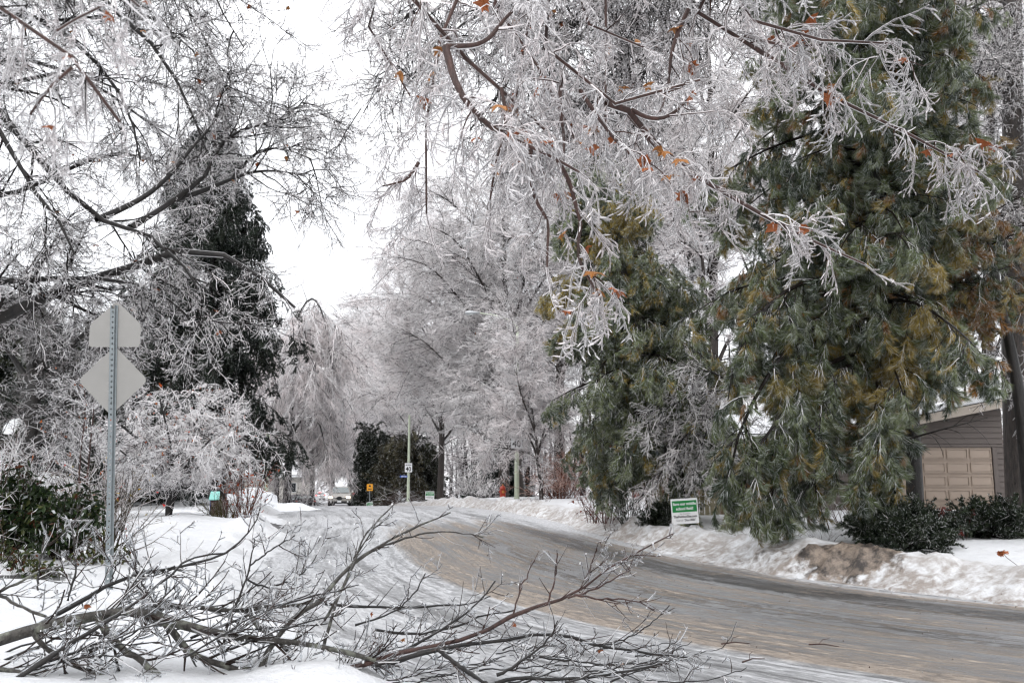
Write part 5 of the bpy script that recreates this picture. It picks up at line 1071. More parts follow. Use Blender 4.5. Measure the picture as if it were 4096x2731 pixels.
ln_ = lathe('lens', [(0.0, -0.12), (0.10, -0.09), (0.15, 0.0), (0.15, 0.02)], M['lens'], hb, 14, (0.10, 0, -0.06)); ln_.scale = (1.3, 0.9, 1)
speed_sign(root, at(2067, 1795, 49)[2] - p[2], -0.17)
# far lamp post on the left
p = gpt(1236, 150); root = empty('lamp_post', tuple(p), 0, 'far thin pale lamp post left of the white car', 'lamp post')
tube('pole', [(0, 0, -0.2), (0, 0, 8)], [0.16, 0.1], M['pole'], root, 8); tube('arm', [(0, 0, 7.9), (0.8, 0, 8.4), (1.8, 0, 8.5)], 0.05, M['pole'], root, 6); lathe('lamp_head', [(0, -0.35), (0.12, -0.2), (0.15, 0.2), (0, 0.35)], M['lampgrey'], root, 10, (2.0, 0, 8.5), 'x')
# pole with grey box seen between spruce and Japanese maple
p = gpt(1066, 56); root = empty('utility_pole', tuple(p), 0, 'pale pole with grey panel showing under the spruce', 'pole'); tube('pole', [(0, 0, -0.2), (0, 0, 4.3)], 0.1, M['pole'], root, 8); plate('grey_panel', rounded([(-0.85, 0), (-0.1, 0), (-0.1, 0.75), (-0.85, 0.75)], 0.05), 0.01, M['alu'], root, (0, -0.1, 2.7)); plate('grey_panel', rounded([(0.1, 0), (0.5, 0), (0.5, 0.7), (0.1, 0.7)], 0.05), 0.01, M['alu'], root, (0, -0.1, 2.6))
# yellow tab sign
p = gpt(1481, 84); root = empty('tab_sign', tuple(p), 0, 'small yellow-orange tab sign on a grey post at the corner', 'sign'); tube('post', [(0, 0, -0.2), (0, 0, 1.75)], 0.07, M['galv'], root, 6)
pl_ = plate('yellow_tab', rounded([(-0.28, 0), (0.28, 0), (0.28, 0.62), (-0.28, 0.62)], 0.03), 0.004, M['yellow'], root, (0, -0.08, 1.75)); plate('dark_mark', [(-0.12, 0.36), (0.12, 0.36), (0.05, 0.52), (-0.05, 0.52)], 0.001, M['black'], pl_, (0, -0.002, 0)); plate('dark_mark', [(-0.17, 0.12), (0.17, 0.12), (0.17, 0.20), (-0.17, 0.20)], 0.001, M['black'], pl_, (0, -0.002, 0))

# ---- hydrant
p = gpt(2011, 49, -0.06); root = empty('fire_hydrant', tuple(p), 0, 'red fire hydrant standing in the snow bank', 'hydrant')
lathe('barrel', [(0.17, 0.0), (0.155, 0.02), (0.15, 0.6), (0.165, 0.61), (0.165, 0.66), (0.15, 0.67), (0.13, 0.74), (0.07, 0.78), (0.0, 0.79)], M['red'], root, 16)
lathe('operating_nut', [(0.045, 0.0), (0.035, 0.09), (0.0, 0.09)], M['hyd_y'], root, 6, (0, 0, 0.78))
lathe('nozzle_cap', [(0.0, -0.08), (0.07, -0.08), (0.085, -0.02), (0.085, 0.06)], M['hyd_y'], root, 12, (0.03, -0.15, 0.46), 'y')
for s_ in (-1, 1): lathe('side_cap', [(0.05, -0.04), (0.055, 0.03), (0.0, 0.035)], M['red'], root, 10, (s_ * 0.16, 0, 0.47), 'x')

# ---- cars
def car(name, label, pos, rz, paint, kind='suv', lights=None, group='vehicles on the street'):
    root = empty(name, tuple(pos), rz, label, 'car', group)      # local: front towards -y, x across
    L, W = (4.8, 1.88) if kind == 'suv' else (4.1, 1.76) if kind == 'hatch' else (5.1, 1.98)
    if kind == 'suv':   st = [(0, .38, .72, .80), (.12, .30, .92, .90), (.9, .30, 1.06, .94), (1.35, .32, 1.10, .94), (2.4, .34, 1.12, .94), (3.6, .34, 1.16, .94), (4.5, .40, 1.18, .92), (4.8, .48, 1.0, .84)]; cab = [(1.05, 1.09, .82), (1.95, 1.62, .70), (2.9, 1.68, .70), (4.0, 1.60, .68), (4.62, 1.16, .76)]
    elif kind == 'hatch': st = [(0, .34, .62, .72), (.12, .26, .78, .84), (.8, .26, .92, .88), (1.1, .28, .96, .88), (2.2, .30, .98, .88), (3.2, .30, 1.02, .88), (3.9, .36, 1.04, .86), (4.1, .44, .82, .80)]; cab = [(0.9, .95, .78), (1.7, 1.40, .64), (2.5, 1.47, .64), (3.4, 1.40, .62), (3.95, 1.02, .72)]
    else:               st = [(0, .38, .75, .84), (.12, .30, .95, .95), (.8, .30, 1.08, .99), (1.2, .32, 1.14, .99), (2.4, .34, 1.16, .99), (3.8, .34, 1.18, .99), (4.9, .40, 1.2, .97), (5.1, .48, 1.1, .92)]; cab = [(0.75, 1.12, .88), (1.75, 1.70, .76), (2.9, 1.76, .76), (4.4, 1.72, .75), (4.95, 1.18, .84)]
    v, f = [], []
    for y, zl, zb_, hw in st:
        for x, z in ((-hw * .9, zl), (-hw, zl + .12), (-hw, (zl + zb_) / 2 + .1), (-hw * .95, zb_), (-hw * .55, zb_ + .03), (hw * .55, zb_ + .03), (hw * .95, zb_), (hw, (zl + zb_) / 2 + .1), (hw, zl + .12), (hw * .9, zl)): v.append((x, y, z))
    n = 10
    for i in range(len(st) - 1):
        for k in range(n): f.append((i * n + k, i * n + (k + 1) % n, (i + 1) * n + (k + 1) % n, (i + 1) * n + k))
    f += [tuple(range(n)), tuple(range((len(st) - 1) * n + n - 1, (len(st) - 1) * n - 1, -1))]
    mesh_obj('body', v, f, paint, root, smooth=False)
    # cabin: roof and pillars, glass set into it
    v, f = [], []; zb0 = [np.interp(c[0], [s_[0] for s_ in st], [s_[2] for s_ in st]) for c in cab]
    for (y, zr_, hw), zb_ in zip(cab, zb0):
        hb_ = max(hw, np.interp(y, [s_[0] for s_ in st], [s_[3] for s_ in st]) * .93)
        for x, z in ((-hb_, zb_ - .02), (-hw, zr_ - .06), (-hw * .85, zr_), (hw * .85, zr_), (hw, zr_ - .06), (hb_, zb_ - .02)): v.append((x, y, z))
    for i in range(len(cab) - 1):
        for k in range(5): f.append((i * 6 + k, i * 6 + k + 1, (i + 1) * 6 + k + 1, (i + 1) * 6 + k))
    f += [tuple(range(6)), tuple(range(len(cab) * 6 - 1, len(cab) * 6 - 7, -1))]
    mesh_obj('roof', v, f, paint, root)
    def pane(nm, q, off): mesh_obj(nm, [np.array(a) + np.array(off) for a in q], [(0, 1, 2, 3)], M['glass'], root)
    c0, c1, c3, c4 = cab[0], cab[1], cab[-2], cab[-1]
    pane('windshield', [(-c0[2] * .93, c0[0] + .06, c0[1] + .05), (c0[2] * .93, c0[0] + .06, c0[1] + .05), (c1[2] * .86, c1[0] - .08, c1[1] - .06), (-c1[2] * .86, c1[0] - .08, c1[1] - .06)], (0, -.02, .03))
    pane('rear_window', [(-c4[2] * .9, c4[0] - .12, c4[1] + .12), (c4[2] * .9, c4[0] - .12, c4[1] + .12), (c3[2] * .88, c3[0] + .1, c3[1] - .08), (-c3[2] * .88, c3[0] + .1, c3[1] - .08)], (0, .03, .03))
    for s_ in (-1, 1):
        for (ya, yb) in ((c1[0] - .35, (c1[0] + c3[0]) / 2 - .05), ((c1[0] + c3[0]) / 2 + .05, c3[0] + .2)):
            zb_ = float(np.interp((ya + yb) / 2, [s2[0] for s2 in st], [s2[2] for s2 in st])); zr_ = c1[1] - .13
            xa, xb = s_ * (W * .47 * .97 + .004), s_ * (c1[2] + .015); t_ = 0.06 if ya < c1[0] else 0
            pane('side_window', [(xa, ya, zb_ + .05), (xa, yb, zb_ + .05), (xb, yb - .03, zr_), (xb, ya + (.3 if t_ else .03), zr_)], (s_ * .012, 0, 0))
        m_ = lathe('mirror', [(0.0, -.1), (.07, -.08), (.08, .08), (0, .1)], paint, root, 8, (s_ * (W / 2 + .06), c1[0] - .55, cab[0][1] + .10), 'x')
    for y in (L * .18, L * .80):
        for s_ in (-1, 1):
            wv = lathe('wheel', [(0.0, -.11), (.24, -.11), (.33, -.09), (.345, 0), (.33, .09), (.24, .11), (0, .11)], M['rubber'], root, 18, (s_ * (W / 2 - .10), y, .345), 'x')
            lathe('rim', [(0.0, 0), (.2, 0), (.22, -.02)], M['rim'], wv, 12, (s_ * .115, 0, 0), 'x')
    box('bumper_trim', (-W * .46, -.015, .30), (W * .46, .1, .52), M['darktrim'], root, .02)
    box('grille_bar', (-W * .30, -.02, .70), (W * .30, .06, .76), M['darktrim'], root, .01)
    v_ = [(.24 * math.cos(a), -.03, .72 + .16 * math.sin(a)) for a in np.linspace(0, 6.283, 13)[:-1]]; mesh_obj('grille', v_ + [(x, .05, z) for x, _, z in v_], [tuple(range(12))] + [(i, i + 12, (i + 1) % 12 + 12, (i + 1) % 12) for i in range(12)], M['darktrim'], root)
    plate('number_plate', [(-.16, 0), (.16, 0), (.16, .15), (-.16, .15)], .01, M['white'], root, (0, -.045, .40) if lights == 'front' else (0, L + .012, .62))
    for s_ in (-1, 1):
        h_ = lathe('headlight', [(0.0, -.05), (.10, -.03), (.13, .03), (.13, .06)], M['headlamp'] if lights == 'front' else M['lens'], root, 12, (s_ * W * .37, .05, .80), 'y'); h_.scale = (1.35, 1, .8)
        t_ = box('tail_light', (s_ * W * .43 - .11, L - .12, .86), (s_ * W * .43 + .07, L + .005, 1.12 if kind != 'hatch' else 1.0), M['taillamp'] if lights == 'rear' else M['red'], root, .02)
        lathe('fog_light', [(0, -.02), (.07, -.02), (.07, .04)], M['lens'], root, 10, (s_ * W * .36, -.005, .44), 'y')
    if lights == 'rear': box('brake_light', (-.22, cab[-2][0] + .16, cab[-2][1] - .02), (.22, cab[-2][0] + .28, cab[-2][1] + .03), M['taillamp'], root)
    if kind == 'suv':
        for s_ in (-1, 1): box('roof_rail', (s_ * .62 - .02, 1.95, 1.69), (s_ * .62 + .02, 4.0, 1.73), M['darktrim'], root, .008)
    return root
def paint(name, c, rough=0.3): return simple(name, c, rough, 0.25, 0.05, 3, spec=0.6)
def on_road(px, d): x = xat(px, d); return (x, d, float(zroad(d)) + 0.01)
P_ = on_road(1360, 75); car('suv_car', 'silver car with lit headlights coming over the crest', P_, R(8), paint('silver_paint', (0.42, 0.40, 0.37)), 'suv', 'front')
P_ = on_road(1262, 165); car('hatchback_car', 'white car seen from behind with red brake lights on', P_, R(180 + 26), paint('white_paint', (0.78, 0.79, 0.80)), 'hatch', 'rear'); 
P_ = on_road(1366, 105); car('dark_car', 'dark car with brake light just behind the silver car', P_, R(180 + 12), paint('charcoal_paint', (0.03, 0.032, 0.036)), 'suv', 'rear')
P_ = on_road(1395, 128); car('grey_car', 'grey car partly hidden right behind the silver car', (xat(1392, 120), 124, float(zroad(124))), R(180 + 12), paint('grey_paint', (0.12, 0.13, 0.14)), 'hatch', 'rear')
q = gpt(1500, 118); car('parked_van', 'black van nosed in beside the dark evergreens', tuple(q + [0, 0, -0.05]), R(-88), paint('black_paint', (0.012, 0.013, 0.02)), 'van', None)
q = gpt(1168, 78); car('parked_car', 'dark parked car left of the fallen brush pile', tuple(q + [0, 0, -0.1]), R(180 + 30), paint('maroon_paint', (0.025, 0.02, 0.025)), 'hatch', None)
q = gpt(-120, 24); car('minivan', 'white snow-topped minivan behind the evergreen hedge', tuple(q + [2.0, 1.0, 0.1]), R(90 + 4), paint('van_white', (0.80, 0.81, 0.82)), 'van', None, 'parked white vehicles')
q = gpt(-150, 19); v_ = car('white_car', 'white car bonnet at the left edge above the hedge', tuple(q + [-1.4, 0, 0.15]), R(90), paint('snow_white', (0.84, 0.85, 0.86)), 'van', None, 'parked white vehicles')

# ---- basketball backboard
p = gpt(62, 34); root = empty('basketball_backboard', tuple(p), R(12), 'pale fan-shaped basketball backboard behind iced shrub, left edge', 'backboard')
fan = [(-0.55, 0), (-0.58, 0.18), (-0.45, 0.42), (-0.2, 0.58), (0.08, 0.62), (0.36, 0.54), (0.56, 0.34), (0.58, 0.0), (0.2, -0.05)]
zz = at(62, 1735, 34)[2] - p[2]
plate('board', rounded(fan, 0.05, 3), 0.03, M['white'], root, (0, 0, zz)); tube('post', [(0, 0.5, -0.2), (0, 0.5, zz - 0.2), (0, 0.05, zz + 0.2)], 0.05, M['darktrim'], root, 8)

# ---- little shed-like box under the Japanese maple
p = gpt(862, 31); root = empty('garden_playhouse', (p[0], p[1], p[2] + 0.25), R(-8), 'dark red garden playhouse with teal roof and blue side behind the maple', 'playhouse')
root.scale = (0.5, 0.5, 0.62)
M['maroon'] = simple('maroon_panel', (0.06, 0.022, 0.024), 0.6, 0, 0.2, 6); M['teal'] = simple('teal_roof', (0.22, 0.52, 0.46), 0.5, 0, 0.1, 5); M['navy'] = simple('navy_panel', (0.02, 0.05, 0.2), 0.5, 0, 0.1, 5)
box('front_wall', (-0.10, -0.3, -0.1), (1.15, -0.24, 0.85), M['maroon'], root, 0.01); box('side_wall', (-0.16, -0.3, -0.1), (-0.10, 0.6, 0.85), M['navy'], root, 0.01)
mesh_obj('roof', [(-0.22, -0.38, 0.83), (0.55, -0.38, 0.83), (0.25, 0.25, 1.25), (-0.40, 0.25, 1.25), (-0.22, -0.38, 0.88), (0.55, -0.38, 0.88), (0.25, 0.25, 1.30), (-0.40, 0.25, 1.30)], [(0, 1, 2, 3), (4, 7, 6, 5), (0, 4, 5, 1), (1, 5, 6, 2), (2, 6, 7, 3), (3, 7, 4, 0)], M['teal'], root)

# ---- garage with taupe boards
M['taupe'] = simple('taupe_board', (0.105, 0.085, 0.075), 0.6, 0, 0.1, 6, 0.1); M['taupe_d'] = simple('door_panel', (0.33, 0.26, 0.205), 0.5, 0, 0.05, 4); M['fascia'] = simple('pale_fascia', (0.36, 0.31, 0.26), 0.6, 0, 0.08, 5); M['shingle'] = simple('dark_shingle', (0.03, 0.03, 0.03), 0.8, 0, 0.2, 12)
gd = 27.0; gx0, gx1 = xat(3330, gd), xat(4025, gd); gzb = gz(xat(3800, gd), gd) - 0.1
root = empty('garage', (0, gd, gzb), 0, 'taupe board garage with panelled door and snowy sloping roof', 'building')
dx0, dx1 = xat(3600, gd), xat(3975, gd); dz1 = at(3800, 1788, gd)[2] - gzb
zl_, zr_ = at(3660, 1690, gd)[2] - gzb, at(3990, 1625, gd)[2] - gzb
def roofz(x): return zl_ + (x - xat(3660, gd)) * (zr_ - zl_) / (xat(3990, gd) - xat(3660, gd))
bh = 0.17; k = 0
zz = dz1 + 0.10
def board(x0, x1, z0, z1l, z1r, off): mesh_obj('board', [(x0, 0.0 - off, z0), (x1, 0.0 - off, z0), (x1, 0.03 - off, z1r), (x0, 0.03 - off, z1l), (x0, 0.06, z0), (x1, 0.06, z0), (x1, 0.06, z1r), (x0, 0.06, z1l)], [(0, 1, 2, 3), (4, 7, 6, 5), (0, 4, 5, 1), (1, 5, 6, 2), (2, 6, 7, 3), (3, 7, 4, 0)], M['taupe'], wall)
wall = mesh_obj('wall', [(gx0, 0.061, -0.3), (gx1, 0.061, -0.3), (gx1, 0.061, roofz(gx1)), (gx0, 0.061, roofz(gx0)), (gx0, 6, -0.3), (gx1, 6, -0.3), (gx1, 6, roofz(gx1)), (gx0, 6, roofz(gx0))], [(0, 1, 2, 3), (4, 7, 6, 5), (0, 4, 5, 1), (1, 5, 6, 2), (2, 6, 7, 3), (3, 7, 4, 0)], M['taupe'], root)
while zz < roofz(gx1) - 0.05:
    x0 = gx0 if roofz(gx0) > zz + bh else max(gx0, gx0 + (zz + bh - roofz(gx0)) * (gx1 - gx0) / (roofz(gx1) - roofz(gx0)))
    if x0 < gx1 - 0.2: board(x0, gx1, zz, min(zz + bh - 0.006, roofz(x0)), min(zz + bh - 0.006, roofz(gx1)), 0.0)
    zz += bh
zz = -0.25
while zz < dz1 + 0.09:
    zt_ = min(zz + bh - 0.006, dz1 + 0.094); board(dx1 + 0.15, gx1, zz, zt_, zt_, 0.0); board(gx0, dx0 - 0.15, zz, zt_, zt_, 0.0); zz += bh
box('door_trim', (dx0 - 0.14, -0.03, dz1), (dx1 + 0.14, 0.03, dz1 + 0.09), M['taupe'], root, 0.006); box('door_trim', (dx1, -0.03, -0.3), (dx1 + 0.14, 0.03, dz1 - 0.002), M['taupe'], root, 0.006); box('door_trim', (dx0 - 0.14, -0.03, -0.3), (dx0, 0.03, dz1 - 0.002), M['taupe'], root, 0.006)
door = box('garage_door', (dx0, 0.035, -0.3), (dx1, 0.058, dz1), M['taupe_d'], root)
nc, nr = 4, 5; pw_, ph_ = (dx1 - dx0) / nc, (dz1 + 0.05) / nr
for r_ in range(nr):
    z0 = dz1 - (r_ + 1) * ph_; box('door_section', (dx0 + 0.01, 0.018, z0 + 0.011), (dx1 - 0.01, 0.034, z0 + ph_ - 0.011), M['taupe_d'], door, 0.004)
    for c_ in range(nc):
        x0 = dx0 + c_ * pw_; mesh = box('door_panel', (x0 + 0.07, 0.004, z0 + 0.09), (x0 + pw_ - 0.07, 0.017, z0 + ph_ - 0.09), M['taupe_d'], door, 0.0)
        vv, ff = [], []
        for (xa, xb, za, zb_) in ((x0 + 0.035, x0 + pw_ - 0.035, z0 + 0.055, z0 + 0.08), (x0 + 0.035, x0 + pw_ - 0.035, z0 + ph_ - 0.08, z0 + ph_ - 0.055), (x0 + 0.035, x0 + 0.06, z0 + 0.08, z0 + ph_ - 0.08), (x0 + pw_ - 0.06, x0 + pw_ - 0.035, z0 + 0.08, z0 + ph_ - 0.08)):
            b_v, b_f = box_vf((xa, -0.012, za), (xb, 0.0175, zb_)); o_ = len(vv); vv += b_v; ff += [tuple(i + o_ for i in q) for q in b_f]
        mesh_obj('panel_moulding', vv, ff, M['taupe_d'], mesh)
rx0, rx1 = gx0 - 0.5, gx1 + 0.5
def slab(nm, dy0, dy1, h0, h1, mat, par): return mesh_obj(nm, [(rx0, dy0, roofz(rx0) + h0), (rx1, dy0, roofz(rx1) + h0), (rx1, dy1, roofz(rx1) + h0), (rx0, dy1, roofz(rx0) + h0), (rx0, dy0, roofz(rx0) + h1), (rx1, dy0, roofz(rx1) + h1), (rx1, dy1, roofz(rx1) + h1), (rx0, dy1, roofz(rx0) + h1)], [(0, 3, 2, 1), (4, 5, 6, 7), (0, 1, 5, 4), (1, 2, 6, 5), (2, 3, 7, 6), (3, 0, 4, 7)], mat, par)
rf = slab('roof', -0.5, 7.0, 0.14, 0.20, M['shingle'], root); slab('fascia', -0.53, -0.501, -0.08, 0.17, M['fascia'], rf); slab('snow_cover', -0.42, 7.0, 0.202, 0.36, M['snow_lump'], rf)

# ---- board fence behind the petition sign
M['fence'] = simple('weathered_board', (0.30, 0.265, 0.17), 0.8, 0, 0.35, 5, 0.3); M['fence2'] = simple('brown_board', (0.17, 0.11, 0.07), 0.8, 0, 0.35, 5, 0.3)
fd = 27.5; root = empty('fence', (xat(2590, fd), fd, gz(xat(2700, fd), fd)), 0, 'weathered vertical board fence behind the petition sign', 'fence'); rngf = random.Random(5)
xw = (xat(3180, fd) - xat(2585, fd)); nb = int(xw / 0.155)
for k in range(nb):
    x = k * 0.155; h_ = 1.42 + rngf.uniform(-0.03, 0.03); y_ = rngf.uniform(-0.01, 0.01)
    if k % 9 != 6: box('board', (x, y_, -0.3), (x + 0.142, y_ + 0.02, h_), M['fence'] if k < 14 or rngf.random() < 0.3 else M['fence2'], root, 0.003)
for z_ in (0.25, 1.1): box('rail', (0, 0.04, z_), (xw, 0.08, z_ + 0.09), M['fence2'], root)
for k in range(5): box('post', (k * xw / 4 - 0.05, 0.085, -0.3), (k * xw / 4 + 0.05, 0.18, 1.5), M['fence2'], root)

# ---- houses glimpsed behind the trees
M['brick'] = simple('red_brick', (0.20, 0.055, 0.04), 0.8, 0, 0.3, 12, 0.3); M['cream'] = simple('cream_wall', (0.55, 0.53, 0.49), 0.7, 0, 0.06, 4); M['winglass'] = simple('window_glass', (0.03, 0.035, 0.04), 0.08, 0, 0.2, 3); M['greywall'] = simple('grey_wall', (0.22, 0.21, 0.20), 0.7, 0, 0.1, 5)
def house(name, label, px, d, wd, dp, hz, wall_m, rz=0.0, wins=((-0.3, 0.35), (0.25, 0.35)), roof_h=1.6, lift=0.0):
    p = gpt(px, d); root = empty(name, (p[0], p[1], p[2] + lift), rz, label, 'house', 'houses behind the trees')
    box('wall', (-wd / 2, 0, -0.5), (wd / 2, dp, hz), wall_m, root)
    o_ = 0.45; v = [(-wd / 2 - o_, -o_, hz), (wd / 2 + o_, -o_, hz), (wd / 2 + o_, dp + o_, hz), (-wd / 2 - o_, dp + o_, hz), (-wd / 2 - o_, dp / 2, hz + roof_h), (wd / 2 + o_, dp / 2, hz + roof_h)]
    rf = mesh_obj('roof', v, [(0, 1, 5, 4), (2, 3, 4, 5), (1, 2, 5), (3, 0, 4), (0, 3, 2, 1)], M['shingle'], root)
    v2 = [(x, y, z + 0.16) for x, y, z in v]; mesh_obj('snow_cover', v2[:6], [(0, 1, 5, 4), (2, 3, 4, 5), (1, 2, 5), (3, 0, 4), (0, 3, 2, 1)], M['snow_lump'], rf)
    box('fascia', (-wd / 2 - o_, -o_ - 0.03, hz - 0.12), (wd / 2 + o_, -o_ - 0.002, hz + 0.1), M['white'], rf)
    for fx, fz in wins:
        w_ = box('window', (fx * wd - 0.75, -0.05, fz * hz), (fx * wd + 0.75, 0.02, fz * hz + 1.2), M['white'], root)
        for s_ in (0, 1): box('pane', (fx * wd - 0.68 + s_ * 0.70, -0.062, fz * hz + 0.07), (fx * wd - 0.02 + s_ * 0.70, -0.051, fz * hz + 1.13), M['winglass'], w_)
    box('corner_board', (-wd / 2 - 0.02, -0.03, -0.5), (-wd / 2 + 0.22, 0.03, hz - 0.13), M['white'], root)
    return root
house('brick_house', 'red brick house with white corner glimpsed through the slim pine', 2690, 44, 4.4, 8, 3.0, M['brick'], 0, ((-0.12, 0.35), (0.2, 0.35)))
house('pale_house', 'pale house with dark windows seen between the two pines', 3060, 50, 6, 8, 3.2, M['cream'], 0)
house('grey_house', 'low grey house behind the left garden trees', 300, 52, 16, 8, 3.0, M['greywall'], R(6), ((-0.3, 0.3), (0.1, 0.3), (0.36, 0.3)))
house('far_house', 'dim pale house across the street behind the weeping tree', 1060, 110, 12, 8, 3.0, M['cream'], R(20))

# ---- person behind the brush at the corner
def person(px, d, label):
    p = gpt(px, d); root = empty('person', tuple(p), R(200), label, 'person')
    J = dict(pel=(0, 0, .92), ch=(0, -.10, 1.22), nk=(0, -.20, 1.42), hd=(0, -.27, 1.55), hl=(.10, 0, .88), kl=(.13, -.10, .48), al=(.13, .02, .06), fl=(.14, -.14, .03), hr=(-.10, 0, .88), kr=(-.14, -.02, .48), ar=(-.14, .08, .06), fr=(-.15, -.08, .03), sl=(.19, -.14, 1.36), el=(.26, -.26, 1.12), wl=(.20, -.45, 1.0), gl=(.19, -.53, .97), sr=(-.19, -.14, 1.36), er=(-.27, -.24, 1.12), wr=(-.18, -.44, 1.0), gr=(-.17, -.52, .97))
    E_ = [('pel', 'ch'), ('ch', 'nk'), ('nk', 'hd'), ('pel', 'hl'), ('hl', 'kl'), ('kl', 'al'), ('al', 'fl'), ('pel', 'hr'), ('hr', 'kr'), ('kr', 'ar'), ('ar', 'fr'), ('ch', 'sl'), ('sl', 'el'), ('el', 'wl'), ('wl', 'gl'), ('ch', 'sr'), ('sr', 'er'), ('er', 'wr'), ('wr', 'gr')]
    rad = dict(pel=.16, ch=.18, nk=.07, hd=.10, hl=.10, kl=.075, al=.055, fl=.045, hr=.10, kr=.075, ar=.055, fr=.045, sl=.085, el=.065, wl=.05, gl=.045, sr=.085, er=.065, wr=.05, gr=.045)
    ks = list(J); me = bpy.data.meshes.new('body'); me.from_pydata([J[k] for k in ks], [(ks.index(a), ks.index(b_)) for a, b_ in E_], [])
    o = link('body', me, root); me.materials.append(simple('dark_coat', (0.022, 0.022, 0.026), 0.8, 0, 0.2, 9))
    o.modifiers.new('skin', 'SKIN'); 
    for i, k in enumerate(ks): me.skin_vertices[0].data[i].radius = (rad[k], rad[k])
    me.skin_vertices[0].data[0].use_root = True
    o.modifiers.new('sub', 'SUBSURF').levels = 1
    fc = lathe('face', [(0, -.105), (.05, -.09), (.078, -.03), (.08, .03), (.06, .09), (0, .11)], simple('skin', (0.42, 0.24, 0.17), 0.6, 0, 0.1, 9), root, 12, (0, -.30, 1.585))
    lathe('nose', [(0, -.02), (.016, -.01), (0, .03)], bpy.data.materials['skin'], fc, 6, (0, -.08, 0)); 
    lathe('cap', [(.092, -.02), (.095, .02), (.075, .08), (0, .11)], simple('orange_brown_cap', (0.26, 0.09, 0.04), 0.8, 0, 0.15, 12), root, 12, (0, -.29, 1.63))
person(1612, 86, 'person in dark coat and orange-brown cap bending over brush beside the pole')
# ================================================================ FALLEN BRANCHES, BRUSH AND SMALL THINGS
def ice_beads(g, pos, r, rng, m=0):
    """small uneven lumps of ice"""
    n = len(pos); a = 1.0; ico = np.array([(0, 0, 1), (.894, 0, .447), (.276, .851, .447), (-.724, .526, .447), (-.724, -.526, .447), (.276, -.851, .447), (.724, .526, -.447), (-.276, .851, -.447), (-.894, 0, -.447), (-.276, -.851, -.447), (.724, -.526, -.447), (0, 0, -1)])
    fc = np.array([(0, 1, 2), (0, 2, 3), (0, 3, 4), (0, 4, 5), (0, 5, 1), (1, 6, 2), (2, 7, 3), (3, 8, 4), (4, 9, 5), (5, 10, 1), (2, 6, 7), (3, 7, 8), (4, 8, 9), (5, 9, 10), (1, 10, 6), (11, 7, 6), (11, 8, 7), (11, 9, 8), (11, 10, 9), (11, 6, 10)])
    v = pos[:, None] + ico[None] * (r * rng.uniform(0.6, 1.4, (n, 1)))[:, None] * rng.uniform(0.7, 1.3, (n, 12, 1)) * np.array([1, 1, 1.25])
    g.V.append(v.reshape(-1, 3)); g.T.append((np.arange(n)[:, None, None] * 12 + fc[None]).reshape(-1, 3) + g.n); g.tc.append(np.ones((n * 20, 3)) * 0.9); g.tm.append(np.full(n * 20, m)); g.n += n * 12
